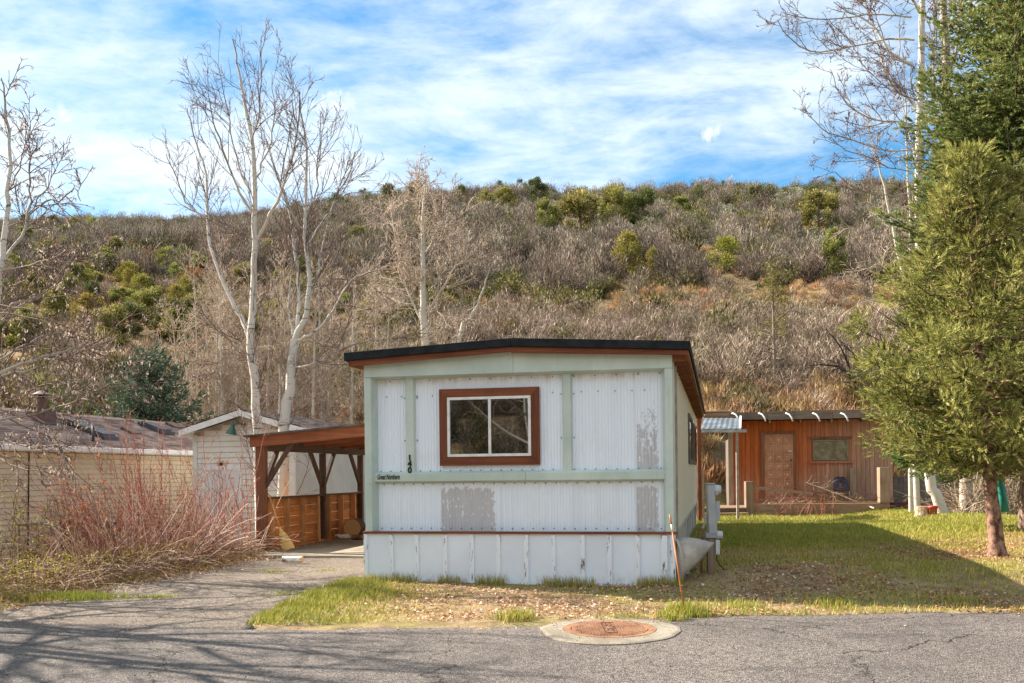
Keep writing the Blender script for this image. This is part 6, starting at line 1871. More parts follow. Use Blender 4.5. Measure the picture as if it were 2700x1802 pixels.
LEFT = [(215, 545, 40, 44), (243, 640, 60, 64), (292, 660, 52, 58), (385, 620, 46, 55), (150, 570, 46, 56), (418, 610, 40, 44), (320, 700, 60, 60), (350, 740, 70, 80), (180, 610, 44, 44), (110, 610, 50, 60), (60, 570, 42, 50), (300, 515, 22, 30), (200, 760, 76, 80),
        (130, 740, 70, 70), (392, 780, 80, 74), (640, 505, 26, 34), (700, 520, 28, 30), (560, 508, 22, 30), (500, 512, 24, 40), (820, 566, 40, 46), (40, 520, 26, 40), (100, 525, 26, 34), (420, 520, 22, 30), (265, 590, 40, 44), (340, 590, 36, 40), (455, 640, 50, 50),
        (520, 600, 36, 44), (620, 590, 34, 40), (740, 580, 36, 44), (30, 640, 50, 54), (80, 700, 60, 64), (260, 800, 84, 84), (430, 700, 60, 60), (560, 660, 50, 54), (160, 660, 50, 56), (700, 640, 46, 50), (800, 640, 40, 46), (60, 800, 84, 84), (880, 540, 24, 30)]
_g = np.random.default_rng(66)
for _ in range(46):
    x_ = _g.uniform(0, 860); y_ = _g.uniform(530, 800); q_ = .55 + (y_ - 530) / 330
    LEFT.append((x_, y_, 46 * q_ * _g.uniform(.7, 1.2), 48 * q_ * _g.uniform(.7, 1.3)))
for i, (x, y, hh, ww) in enumerate(LEFT):
    juniper(x, y, hh, ww, 'ooyodoyoyo'[i % 10])
# ---- a half dead pine on the slope below the shrub belt, right of the home
p = gnd(1778 * 1.14942, 905 * 1.14942); Y = p.y
M_pineneedle = leafy('sparse_pine_needles', [(.10, .10, .025), (.20, .18, .05), (.30, .26, .09)], .7, .2)
pts = [np.array(p) - [0, 0, .1]] + [np.array(D(x, y, Y)) for x, y in ((1776, 800), (1774, 720), (1772, 660), (1770, 600))]
g = np.random.default_rng(41)
t = thing('pine_tree', 'thin half dead pine with sparse yellow green tufts on the lower slope', 'tree', tuple(pts[0]))
tk, tb, tips = Tubes(), Tubes(), []
sp = smooth_path([q - pts[0] for q in pts]); rr = np.linspace(.075, .015, len(sp)); tk.add(sp, rr, 8, .6)
sprout(g, tb, sp, rr, 0, [dict(n=4.5, a=1.25, ln=1.5, seg=5, jit=.15, up=.2, start=.25, rf=.02, rmin=.012, tap=.6), dict(n=3, a=.7, ln=.5, seg=3, jit=.2, up=.3, start=.4, rf=.02, rmin=.009)], tips)
M_pinebark = leafy('pine_bark_grey', [(.16, .12, .10), (.22, .17, .14), (.30, .24, .2)], .9, 0)
link('trunk', tk.mesh('trunk', M_pinebark), t); link('crown', tb.mesh('crown', M_pinebark), t)
C_, D_ = [], []
for q in range(34):
    z = g.uniform(.34, 1.0); i = int(z * (len(sp) - 1)); a = g.uniform(0, 6.28); rr_ = g.uniform(.15, 1.0) * (1.15 - z) + .1
    c0 = sp[i] + np.array([math.cos(a) * rr_, math.sin(a) * rr_, .15])
    for _ in range(52): C_.append(c0 + g.normal(0, .15, 3)); D_.append(unit(g.normal(0, 1, 3) + [0, 0, .5]))
V, F, T = quads(np.array(C_), np.array(D_), np.full(len(C_), .17), np.full(len(C_), .028), g.random(len(C_)), g)
tag(link('needles', mesh_np('needles', V, F, M_pineneedle, tint=T), t), kind='stuff')

# ---- individual shrubs that stand out, and the mass of scrub between them
def hill_points(g, n_, y0, y1, margin=1.25):
    y = np.sqrt(g.uniform(y0 ** 2, y1 ** 2, n_)); x = g.uniform(-1, 1, n_) * y * .52 * margin
    return x, y
def free(x, y):
    '''not on top of a juniper, nor right in front of one'''
    x = np.atleast_1d(x); y = np.atleast_1d(y); ok = np.ones(len(x), bool)
    for a, b, r in JPOS: ok &= ~((np.abs(x - a * y / b) < r * .85) & (y > b - r - 4.5) & (y < b + r * .6))
    return ok
def scrub_individuals(name, meshes, label, cat, group, n_, y0, y1, sc, keep, seed):
    g = np.random.default_rng(seed); k = 0; tries = 0
    while k < n_ and tries < 9000:
        tries += 1
        x, y = hill_points(g, 1, y0, y1, 1.08); x, y = float(x[0]), float(y[0])
        if not keep(x, y, g) or not free(x, y)[0]: continue
        o = link(name, meshes[k % len(meshes)]); tag(o, label, cat, group)
        s = g.uniform(*sc); o.location = (x, y, Hs(x, y) - .05); o.rotation_euler = (0, 0, g.uniform(0, 6.28)); o.scale = (s * g.uniform(.9, 1.3), s * g.uniform(.9, 1.3), s * g.uniform(.8, 1.2)); k += 1
px_of = lambda x, y: 1350 + FPX * x / y
BELT = lambda x, y: 58.5 + 2.5 * vnoise(np.array([x * .05]), np.array([3.]))[0]
def k_oak(x, y, g):
    if y < 62.5 and x > -3: return False
    if y > 88 and x > 2: return g.random() < .25
    return y > 62 or g.random() < .25
def k_tan(x, y, g):
    if y < 54: return not (y < 37.5 and x > 5 and g.random() < .8)
    return False
scrub_individuals('oak_shrub', oak, 'bare grey brown oak shrub in the scrub of the hillside', 'shrub', 'bare oak shrubs on the hillside', 170, 61, 112, (.9, 1.75), k_oak, 1)
scrub_individuals('willow_shrub', tan, 'tan leafless shrub on the lower slope behind the homes', 'shrub', 'tan shrubs on the lower slope', 180, 35.5, 54, (.8, 1.6), k_tan, 2)

scrub_individuals('olive_shrub', olive, 'leafy olive green shrub among the bare brush of the hill', 'shrub', 'olive shrubs dotted over the hill', 75, 62, 165, (1.1, 2.6), lambda x, y, g: x > -y * .12, 3)
scrub_individuals('dark_shrub', [juniper_mesh(gh, M_jundark, 'dark_shrub', .8, 1, 2600) for _ in range(2)], 'low dark green evergreen shrub on the upper slope', 'shrub', 'dark evergreen shrubs on the upper slope', 45, 85, 182, (1.2, 3.0), lambda x, y, g: True, 4)
def scatter_stuff(name, label, meshes, pts, scales, seed, kind='stuff'):
    """one object: copies of a few small meshes set on points of the land"""
    g = np.random.default_rng(seed)
    col = bpy.data.collections.new(name + '_kinds')
    for me in meshes:
        o = bpy.data.objects.new(me.name, me); col.objects.link(o)
    pm = bpy.data.meshes.new(name)
    pm.vertices.add(len(pts)); pm.vertices.foreach_set('co', np.ascontiguousarray(pts, np.float32).ravel())
    for nm, arr, ty in (('sc', scales, 'FLOAT'), ('rz', g.uniform(0, 6.28, len(pts)), 'FLOAT')):
        a = pm.attributes.new(nm, ty, 'POINT'); a.data.foreach_set('value', np.ascontiguousarray(arr, np.float32))
    a = pm.attributes.new('pick', 'INT', 'POINT'); a.data.foreach_set('value', g.integers(0, len(meshes), len(pts)).astype(np.int32))
    o = link(name, pm)
    tag(o, label, kind=kind)
    ng = bpy.data.node_groups.new(name, 'GeometryNodeTree')
    ng.interface.new_socket('Geometry', in_out='INPUT', socket_type='NodeSocketGeometry'); ng.interface.new_socket('Geometry', in_out='OUTPUT', socket_type='NodeSocketGeometry')
    N_ = ng.nodes; gi = N_.new('NodeGroupInput'); go = N_.new('NodeGroupOutput')
    iop = N_.new('GeometryNodeInstanceOnPoints'); ci = N_.new('GeometryNodeCollectionInfo')
    ci.inputs['Collection'].default_value = col; ci.inputs['Separate Children'].default_value = True; ci.inputs['Reset Children'].default_value = True
    def at_(nm, ty):
        q = N_.new('GeometryNodeInputNamedAttribute'); q.data_type = ty; q.inputs['Name'].default_value = nm; return q.outputs['Attribute']
    cx = N_.new('ShaderNodeCombineXYZ'); ng.links.new(at_('rz', 'FLOAT'), cx.inputs['Z'])
    m2p = N_.new('GeometryNodeMeshToPoints')
    ng.links.new(gi.outputs[0], m2p.inputs['Mesh'])
    ng.links.new(m2p.outputs[0], iop.inputs['Points']); ng.links.new(ci.outputs[0], iop.inputs['Instance']); iop.inputs['Pick Instance'].default_value = True
    ng.links.new(at_('pick', 'INT'), iop.inputs['Instance Index']); ng.links.new(cx.outputs[0], iop.inputs['Rotation']); ng.links.new(at_('sc', 'FLOAT'), iop.inputs['Scale'])
    ng.links.new(iop.outputs[0], go.inputs[0])
    md = o.modifiers.new('scatter', 'NODES'); md.node_group = ng
    return o
def mass(name, label, meshes, n_, y0, y1, sc, keep, seed):
    g = np.random.default_rng(seed)
    x, y = hill_points(g, n_, y0, y1)
    k = keep(x, y, g) & (free(x, y) | (name in ('sage_scrub', 'dry_bunch_grass'))); x, y = x[k], y[k]
    return scatter_stuff(name, label, meshes, np.stack([x, y, H(x, y) - .05], 1), g.uniform(*sc, len(x)), seed)
NZ = lambda x, y, s, o=0: vnoise(x * s + 31 + o, y * s + 7)
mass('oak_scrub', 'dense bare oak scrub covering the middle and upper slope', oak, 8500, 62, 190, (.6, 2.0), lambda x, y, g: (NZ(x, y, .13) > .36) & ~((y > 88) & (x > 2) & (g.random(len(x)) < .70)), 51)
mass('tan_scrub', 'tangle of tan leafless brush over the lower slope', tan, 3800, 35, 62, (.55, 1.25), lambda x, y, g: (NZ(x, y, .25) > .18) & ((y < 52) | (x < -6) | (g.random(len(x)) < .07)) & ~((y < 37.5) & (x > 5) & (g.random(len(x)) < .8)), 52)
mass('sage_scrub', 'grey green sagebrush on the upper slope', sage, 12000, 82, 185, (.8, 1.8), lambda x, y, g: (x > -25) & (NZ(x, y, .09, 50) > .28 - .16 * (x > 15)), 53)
mass('olive_scrub', 'low olive green shrubs over the left side of the hill', olive, 8500, 35, 190, (.8, 1.9), lambda x, y, g: ((x < -y * .08) | (g.random(len(x)) < .20)) & (NZ(x, y, .1, 90) > .27), 54)
mass('dry_bunch_grass', 'tan bunch grass between the shrubs and along the bench of the slope', dry, 9000, 33.2, 120, (.7, 1.5), lambda x, y, g: (g.random(len(x)) < np.where((y < 37.5) & (x > 0), 1.0, np.where((y > 55) & (y < 63), 1.0, .45))), 55)

mass('bank_grass', 'tall tan grass tumbling down the cut bank behind the cabin and the home', dry, 2600, 32.8, 38.5, (1.1, 2.1), lambda x, y, g: (x > -9) & (NZ(x, y, .5, 20) > .25), 56)
rust = [bush_mesh('rust_bush', gh, leafy('rusty_oak_leaves', [(.16, .06, .025), (.30, .125, .05), (.42, .22, .10)], .8, .2, rand_amt=.3), 520, .9, 1.1, .3, .16, .05, 7, 5)]
mass('rust_scrub', 'rusty leaved oak clumps on the slope to the left', rust, 500, 60, 120, (.9, 1.8), lambda x, y, g: (x < -14) & (NZ(x, y, .09, 140) > .52), 57)
def back_points(n_):
    g = np.random.default_rng(58); y = -g.uniform(38, 130, n_); x = g.uniform(-75, 45, n_); return np.stack([x, y, H(x, y) - .05], 1), g.uniform(.9, 2.2, n_)
bpts, bsc = back_points(2600)
scatter_stuff('oak_scrub', 'brush on the slope across the road, behind the camera', oak + olive, bpts, bsc, 59)
# ================================================================== GRASS, LEAVES, SHRUBS IN THE FOREGROUND
gg = np.random.default_rng(99)
M_grass = leafy('green_grass', [(.60, .43, .19), (.48, .38, .09), (.36, .35, .06), (.22, .27, .036), (.34, .36, .065)], .6, .3)
M_leaf = leafy('fallen_leaves', [(.28, .13, .065), (.46, .235, .115), (.58, .36, .23), (.66, .50, .40), (.74, .66, .60)], .8, .15)
M_straw2 = leafy('dead_grass_straw', [(.12, .075, .035), (.34, .22, .10), (.52, .38, .2)], .8, .15)
def blades(x, y, h, wd, tint, lean=.5):
    k = len(x); z = H(x, y)
    a = gg.uniform(0, 6.28, k); b = a + 1.57 + gg.normal(0, .4, k); le = np.abs(gg.normal(0, lean, k)) * h
    ux_, uy_ = np.cos(a) * wd / 2, np.sin(a) * wd / 2
    mx_, my_ = x + np.cos(b) * le * .35, y + np.sin(b) * le * .35
    tx, ty = x + np.cos(b) * le, y + np.sin(b) * le
    V = np.stack([np.stack([x - ux_, y - uy_, z - .01], 1), np.stack([x + ux_, y + uy_, z - .01], 1), np.stack([mx_ + ux_ * .7, my_ + uy_ * .7, z + h * .6], 1), np.stack([mx_ - ux_ * .7, my_ - uy_ * .7, z + h * .6], 1), np.stack([tx, ty, z + h], 1)], 1)
    i = np.arange(k) * 5
    F = np.concatenate([np.stack([i, i + 1, i + 2], 1), np.stack([i, i + 2, i + 3], 1), np.stack([i + 3, i + 2, i + 4], 1)])
    return V.reshape(-1, 3), F, np.repeat(tint, 5)
class Mass:
    def __init__(s): s.V = []; s.F = []; s.T = []; s.n = 0
    def add(s, V, F, T): s.V.append(V); s.F.append(F + s.n); s.T.append(T); s.n += len(V)
    def build(s, name, label, mat): return tag(link(name, mesh_np(name, np.concatenate(s.V), np.concatenate(s.F), mat, tint=np.clip(np.concatenate(s.T), 0, 1))), label, kind='stuff')
def under_house(x, y):
    q = (np.stack([x, y], 1) - np.array([HOUSE.x, HOUSE.y]))
    a = q @ np.array([AX.x, AX.y]); b = q @ np.array([AD.x, AD.y])
    return (a > -.02) & (a < 3.62) & (b > .0) & (b < 12.3)
def scatter(n_, x0, x1, y0, y1, dens):
    # more of them near the camera, where each one shows larger
    y = y0 * (y1 / y0) ** gg.random(n_); x = gg.uniform(x0, x1, n_)
    k = (gg.random(n_) < dens(x, y)) & ~paved(x, y, .05) & ~under_house(x, y)
    return x[k], y[k]
def edge_dist(x, y): return y - road_edge(x)
def green_of(x, y):
    """how green the lawn stands"""
    nz = vnoise(x * .9 + 4, y * .9); n2 = vnoise(x * 3.1, y * 3.1 + 8)
    far = np.maximum(sstep(11.5, 16.0, y + (x - 3) * -.3), .42 * (x > 2.0) * (y > 9.9))
    strip = np.where((x < 2.0) & (y < 11.8), sstep(-.2, -1.9, x) * .95 + .12, 0)
    edge = sstep(.42, .05, edge_dist(x, y)) * .62
    return np.clip(np.maximum.reduce([far * .95, strip, edge]) + (nz - .5) * .55 + (n2 - .5) * .4, .03, 1)
ms = Mass()
# the lawn right of the home and the strip in front of it
x, y = scatter(330000, -2.6, 11.5, 8.9, 31.5, lambda x, y: np.where((x < 1.9) & (y > 11.9), 0, 1) * np.where((x > .9) | (y < 12), 1, 0) * (.10 + .90 * green_of(x, y)))
gv = green_of(x, y)
h = (.022 + .045 * gg.random(len(x)) ** 1.5) * (.65 + .65 * gv) * (1 + .25 * sstep(14, 22, y))
tall = gg.random(len(x)) < .012; h = np.where(tall, h * 2.0, h)
dry_ = gg.random(len(x)) > (.30 + .65 * gv)
ms.add(*blades(x, y, h, (.0045 + .0005 * y) * gg.uniform(.7, 1.3, len(x)), np.where(dry_, gg.uniform(0, .25, len(x)), gg.uniform(.3, 1, len(x)) * (.6 + .4 * gv)), .75))
# taller tufts along the skirting and the kerbless edge, on the wedge by the drive and round the manhole
for cx, cy, r, k, hh in [(hp(962 + 812 * t, 1500, -.05)[0], 0, 0, 0, 0) for t in []] + [(-1.95, 11.3, .35, 2200, .10), (-2.1, 10.6, .35, 2000, .095), (-2.25, 9.9, .3, 1700, .09), (-2.2, 9.4, .3, 1300, .09), (-1.7, 10.7, .5, 1500, .08), (.02, 9.02, .16, 420, .13), (1.62, 9.25, .2, 500, .14), (1.46, 9.0, .12, 160, .1), (2.2, 9.55, .25, 300, .10), (3.1, 9.62, .3, 300, .10), (4.4, 9.75, .3, 260, .09)]:
    x = gg.normal(cx, r * .55, k); y = gg.normal(cy, r * .5, k); kk = (~paved(x, y, .06) | (math.hypot(cx - mp_.x, cy - mp_.y) < 1.1)) & ~under_house(x, y); x, y = x[kk], y[kk]
    ms.add(*blades(x, y, hh * gg.uniform(.4, 1.1, len(x)), np.full(len(x), .009), np.where(gg.random(len(x)) < .15, .1, gg.uniform(.3, 1, len(x))), .45))
t_ = gg.random(2600); q0 = gg.random(2600)
px = np.array([list(HOUSE + AX * (a * 3.7) + AD * (-.03 - .10 * b)) for a, b in zip(t_, q0)])
ms.add(*blades(px[:, 0], px[:, 1], gg.uniform(.03, .15, 2600) * (vnoise(px[:, 0] * 4, px[:, 1] * 0) > .35), np.full(2600, .007), gg.uniform(.0, .75, 2600), .35))
# weeds in the cracks of the drive
for u, v, k in ((720, 1510, 160), (862, 1507, 90), (410, 1578, 150), (435, 1574, 80), (760, 1566, 60), (735, 1569, 60)):
    p = gnd(u, v); x = gg.normal(p.x, .10, k); y = gg.normal(p.y, .05, k)
    ms.add(*blades(x, y, gg.uniform(.015, .045, k), np.full(k, .008), gg.uniform(.4, 1, k), .8))
# the verge left of the drive
x, y = scatter(42000, -13, -3.6, 9.6, 17.5, lambda x, y: .25 + .75 * vnoise(x * .8, y * .8) ** 1.5)
dl = DL_Y; near = drive_left(y) - x
hh = np.where(near < .4, .035, .065) * gg.uniform(.5, 1.6, len(x))
ms.add(*blades(x, y, hh, np.full(len(x), .011), np.where(gg.random(len(x)) < .55, gg.uniform(0, .2, len(x)), gg.uniform(.25, .7, len(x))), .7))
p = gnd(180, 1580); x = gg.normal(p.x, .28, 1500); y = gg.normal(p.y, .10, 1500)
ms.add(*blades(x, y, gg.uniform(.03, .10, 1500), np.full(1500, .009), gg.uniform(.4, 1, 1500), .6))
# bright grass between the home and the cabin and behind the porch
x = gg.uniform(3.5, 7.2, 9000); y = gg.uniform(26.5, 33.5, 9000)
ms.add(*blades(x, y, gg.uniform(.04, .14, 9000), np.full(9000, .02), gg.uniform(.15, .9, 9000), .6))
ms.build('grass', 'short spring grass, green on the lawn and thin and yellow along the road', M_grass)

def leaves(x, y, size, tint, lift=.012):
    k = len(x); z = H(x, y) + lift
    c = np.stack([x, y, z + gg.uniform(0, .02, k)], 1)
    d = np.stack([gg.normal(0, 1, k), gg.normal(0, 1, k), gg.normal(0, .28, k)], 1); d /= np.linalg.norm(d, axis=1)[:, None]
    w = np.stack([-d[:, 1], d[:, 0], gg.normal(0, .35, k)], 1); w /= np.linalg.norm(w, axis=1)[:, None]
    l = size[:, None] * .5; ww = size[:, None] * gg.uniform(.28, .45, (k, 1)); up = np.array([0, 0, 1.]) * size[:, None] * gg.uniform(.0, .35, (k, 1))
    V = np.stack([c - d * l, c + w * ww + up, c + d * l, c - w * ww + up * .6], 1)
    i = np.arange(k) * 4
    return V.reshape(-1, 3), np.concatenate([np.stack([i, i + 1, i + 2], 1), np.stack([i, i + 2, i + 3], 1)]), np.repeat(tint, 4)
ml_ = Mass()
def leafdens(x, y):
    nz = vnoise(x * 1.3 + 9, y * 1.3); lowr = sstep(18, 11.5, y + (6 - x) * .7) * (x > 1.5)
    strip = ((x < 2.2) & (y < 11.6)) * sstep(-2.2, -.6, x) * .9
    return np.clip(np.maximum(lowr, strip) * np.where(x > 2.2, np.clip(nz * 2.4 - .75, .03, .9), np.clip(.15 + 1.5 * (vnoise(x * 2.6 + 3, y * 3.4) - .2), .05, 1.1)) + .02 + .2 * (nz > .74), 0, 1)
x, y = scatter(120000, -2.3, 11.5, 9.0, 27, leafdens)
tn = np.clip(gg.normal(.40, .26, len(x)) - .16 * (x > 2.5) + .15 * (gg.random(len(x)) < .1), 0, 1)
ml_.add(*leaves(x, y, gg.uniform(.014, .048, len(x)), tn))
x, y = scatter(9000, -12, -3.6, 9.6, 16, lambda x, y: np.where(drive_left(y) - x < 1.0, .9, .4))
ml_.add(*leaves(x, y, gg.uniform(.025, .06, len(x)), np.clip(gg.normal(.35, .2, len(x)), 0, 1)))
# drifted onto the paving: along the left edge of the drive, on the slab, against the half wall
y = gg.uniform(9.6, 15.6, 700); x = drive_left(y) + np.abs(gg.normal(0, .22, 700)); ml_.add(*leaves(x, y, gg.uniform(.02, .05, 700), gg.random(700) * .7, .012))
a = gg.uniform(1.0, 3.3, 420); b = 4.4 + np.abs(gg.normal(0, .35, 420)) * -1 + .6
pp = np.array([list(CP + AX * q + AD * w) for q, w in zip(a, b)]); V, F, T = leaves(pp[:, 0], pp[:, 1], gg.uniform(.03, .08, 420), gg.random(420) * .7, .0)
V[:, 2] += np.repeat(.122 - H(pp[:, 0], pp[:, 1]), 4); ml_.add(V, F, T)
a = np.abs(gg.normal(.0, .12, 160)) + .09; b = gg.uniform(.1, 5, 160)
pp = np.array([list(CP + AX * q + AD * w) for q, w in zip(a, b)]); V, F, T = leaves(pp[:, 0], pp[:, 1], gg.uniform(.02, .05, 160), gg.random(160) * .7, .0)
V[:, 2] += np.repeat(.12 - H(pp[:, 0], pp[:, 1]), 4); ml_.add(V, F, T)
x = gg.uniform(-7, 5, 260); y = road_edge(x) - np.abs(gg.normal(0, .35, 260)); ml_.add(*leaves(x, y, gg.uniform(.012, .03, 260), gg.random(260) * .6, .008))
ml_.build('fallen_leaves', 'dry brown and tan fallen leaves lying over the lawn and verge', M_leaf)
# loose grit on the asphalt
gr = Mass(); k = 2600
x = gg.uniform(-6, 6, k); y = gg.uniform(6.0, 9.6, k); kk = paved(x, y, .05); x, y = x[kk], y[kk]
V, F, T = leaves(x, y, gg.uniform(.008, .02, len(x)), gg.random(len(x)), .006)
gr.add(V, F, T)
x = gg.normal(mp_.x, .45, 300); y = gg.normal(mp_.y, .4, 300); V, F, T = leaves(x, y, gg.uniform(.008, .02, 300), gg.random(300), .03); gr.add(V, F, T)
gr.build('grit', 'small grit and leaf crumbs on the asphalt and the manhole', leafy('dark_grit', [(.03, .022, .018), (.10, .07, .05), (.26, .21, .17)], .9, 0))

# ---------------- foreground shrubs
M_redstem = leafy('red_brown_stems', [(.17, .042, .030), (.36, .105, .070), (.48, .20, .14), (.62, .45, .37)], .6, 0)
M_greystem = leafy('pink_grey_arching_stems', [(.15, .06, .042), (.38, .185, .135), (.55, .35, .28), (.74, .61, .53)], .7, 0)
M_ylstem = leafy('green_brown_stems', [(.14, .11, .04), (.24, .18, .07), (.36, .28, .14)], .7, 0)
M_orangeleaf = leafy('orange_dead_leaves', [(.38, .10, .025), (.55, .18, .05), (.62, .30, .11)], .7, .3)
M_bud = leafy('yellow_green_buds', [(.30, .29, .03), (.42, .40, .05), (.50, .44, .08)], .6, .3)
def shrub(name, label, spot, n_, spread, hgt, lean, mat, seed, group, arch=.0, r=.008, twig=None, leaf=None, root=.22):
    g = np.random.default_rng(seed); p = Vector(spot)
    t = thing(name, label, 'shrub', (p.x, p.y, Hs(p.x, p.y)), group=group)
    tb, tips = Tubes(), []
    for i in range(n_):
        a = g.uniform(0, 6.28); s_ = abs(g.normal(0, spread))
        o = np.array([math.cos(a), math.sin(a), 0]); d = unit(o * s_ + np.array([lean[0], lean[1], 1]) * 1.0)
        L_ = hgt * g.uniform(.45, 1.1)
        pts, rr = path(g, o * root * g.random() - [0, 0, .06], d, L_, r * g.uniform(.7, 1.2), .003, 9, .05, -arch * g.uniform(.4, 1.4))
        tb.add(pts, rr, 4, np.clip(g.normal(.42, .28) + np.linspace(0, .25, 10), 0, 1))
        sprout(g, tb, pts, rr, 0, twig or [dict(n=5, a=.55, ln=.42, seg=4, jit=.12, up=.3 - arch, start=.25, rf=.011, rmin=.0032, tap=.5), dict(n=4, a=.6, ln=.18, seg=3, jit=.15, up=.2, start=.3, rf=.012, rmin=.0028)], tips)
    me = tb.mesh('stems', mat)
    # colour by chance, not by thickness, on twigs
    link('stems', me, t)
    if leaf:
        C_, D_ = [], []
        for q, ln in tips:
            if g.random() < leaf[1]:
                c0 = q[g.integers(1, len(q))]
                for _ in range(g.integers(1, leaf[3])):
                    C_.append(c0 + g.normal(0, .02, 3)); D_.append(unit(g.normal(0, 1, 3) + [0, 0, -.5 if leaf[0] is M_orangeleaf else .6]))
        if C_:
            V, F, T = quads(np.array(C_), np.array(D_), g.uniform(.7, 1.4, len(C_)) * leaf[2], g.uniform(.4, .8, len(C_)) * leaf[2], g.random(len(C_)), g)
            tag(link('leaves', mesh_np('leaves', V, F, leaf[0], tint=T), t), kind='stuff')
    return t
S_ = lambda u, v: gnd(u, v)
GR = 'red stemmed shrubs between the drive and the tan home'
shrub('red_stem_shrub', 'tall upright red stemmed shrub in front of the tan home wall', at(392, 1440, 14.6), 52, .26, 2.25, (-.05, 0), M_redstem, 61, GR, 0, .011, leaf=(M_orangeleaf, .10, .035, 4))
shrub('red_stem_shrub', 'red stemmed shrub standing before the pale shed door', at(560, 1440, 15.8), 30, .28, 2.0, (.02, 0), M_redstem, 62, GR, 0, .009, leaf=(M_orangeleaf, .12, .04, 4))
shrub('red_stem_shrub', 'red stemmed shrub leaning over the dark green bin', at(290, 1450, 14.0), 40, .40, 1.8, (-.25, -.05), M_redstem, 63, GR, .08, .009, leaf=(M_orangeleaf, .16, .05, 5))
shrub('red_stem_shrub', 'thin red stemmed shrub with orange leaves close to the carport post', at(655, 1430, 16.6), 14, .18, 1.9, (.0, 0), M_redstem, 64, GR, 0, .008, leaf=(M_orangeleaf, .22, .05, 4))
GA = 'arching rose like shrubs along the drive'
for i, (u, v, Y, n_, lx, lab) in enumerate(((500, 1470, 14.6, 80, .0, 'arching pink grey shrub bowing towards the carport post'), (440, 1490, 13.6, 90, .1, 'dense arching shrub in the middle of the drive edge'), (330, 1500, 12.9, 70, -.15, 'arching shrub with red and grey canes below the dark bin'), (625, 1470, 15.6, 14, -.3, 'small arching shrub at the foot of the carport post'), (235, 1510, 12.7, 75, -.1, 'loose arching shrub at the low end of the hedge'))):
    shrub('arching_shrub', lab, at(u, v, Y), n_, .75, 1.35, (lx, -.12), M_greystem, 70 + i, GA, .50, .008, leaf=(M_orangeleaf, .10, .035, 3), root=.35)
GY = 'budding green brown shrubs at the left verge'
for i, (u, v, Y, n_, lab, hh) in enumerate(((20, 1500, 12.6, 16, 'budding shrub with green brown canes at the very edge of the view', 1.5), (120, 1520, 12.2, 22, 'low budding shrub in front of the pale square post', .95), (230, 1450, 13.4, 18, 'yellow budding shrub hiding the pale square post', 1.05), (-70, 1480, 12.3, 26, 'budding shrub outside the edge of the view', 1.6))):
    shrub('budding_shrub', lab, at(u, v, Y), n_, .6, hh, (.15, -.05), M_ylstem, 80 + i, GY, .15, .007, leaf=(M_bud, .55, .030, 5), root=.3)
# tangle of dead stems and straw under the shrubs
tb = Tubes(); g = np.random.default_rng(90)
for i in range(2100):
    y = g.uniform(10.7, 16.3); x = drive_left(y) - .10 - abs(g.normal(0, .85)); x = max(x, -8.0)
    d = unit(np.array([g.normal(.1, .8), g.normal(-.1, .7), abs(g.normal(.35, .35))])); L_ = g.uniform(.2, .75)
    pts, rr = path(g, np.array([x, y, Hs(x, y) + g.uniform(0, .22)]), d, L_, .0045, .0025, 4, .16, -.8)
    tb.add(pts, rr, 3, g.random())
tag(link('undergrowth', tb.mesh('undergrowth', leafy('dead_tangle', [(.10, .05, .032), (.26, .135, .085), (.42, .28, .19), (.60, .47, .37)], .8, 0))), 'tangle of dead stems under the shrubs along the drive', kind='stuff')
mb_ = Mass(); k = 9000
y = gg.uniform(10.4, 16.3, k); x = drive_left(y) - .05 - np.abs(gg.normal(0, .8, k)); 
mb_.add(*blades(x, y, gg.uniform(.04, .20, k) * gg.random(k) ** .5, np.full(k, .008), gg.random(k), .8))
mb_.build('dead_straw', 'straw coloured dead grass under the shrubs', M_straw2)
ml2 = Mass(); k = 3200
y = gg.uniform(10.3, 14, k); x = drive_left(y) - .1 - np.abs(gg.normal(0, 1.1, k)); C_ = np.stack([x, y, H(x, y) + gg.uniform(.03, .38, k)], 1); D_ = gg.normal(0, 1, (k, 3)); D_ /= np.linalg.norm(D_, axis=1)[:, None]
V, F, T = quads(C_, D_, gg.uniform(.02, .04, k), gg.uniform(.012, .025, k), gg.random(k), gg); ml2.add(V, F, T)
ml2.build('verge_leaves', 'yellow green new leaves low in the verge', M_bud)

# ---------------- cut branches heaped on the porch
g = np.random.default_rng(95)
pc = at(2215, 1322, 28.75)
bp = thing('brush_pile', 'heap of cut branches and browned fir sprays on the porch', 'brush pile', (pc.x, pc.y, zcf + .0))
tb, tips = Tubes(), []
a = np.array(at(2122, 1272, 28.9)); b = np.array(at(2262, 1325, 28.5)); c = np.array(at(2305, 1341, 28.05)); o_ = np.array([pc.x, pc.y, zcf])
sp = smooth_path([a - o_, (a + b) / 2 - o_ + [0, 0, .02], b - o_, c - o_]); rr = np.linspace(.008, .028, len(sp)); tb.add(sp, rr, 6, .8)
sprout(g, tb, sp[:8], rr[:8], 0, [dict(n=9, a=.7, ln=.5, seg=4, jit=.15, up=.1, start=.0, rf=.012, rmin=.006), dict(n=8, a=.7, ln=.2, seg=3, jit=.2, up=0, start=.2, rf=.012, rmin=.005)], tips)
link('long_branch', tb.mesh('long_branch', leafy('dry_branch', [(.30, .22, .16), (.46, .36, .27), (.62, .52, .41)], .8, 0)), bp)
tb = Tubes()
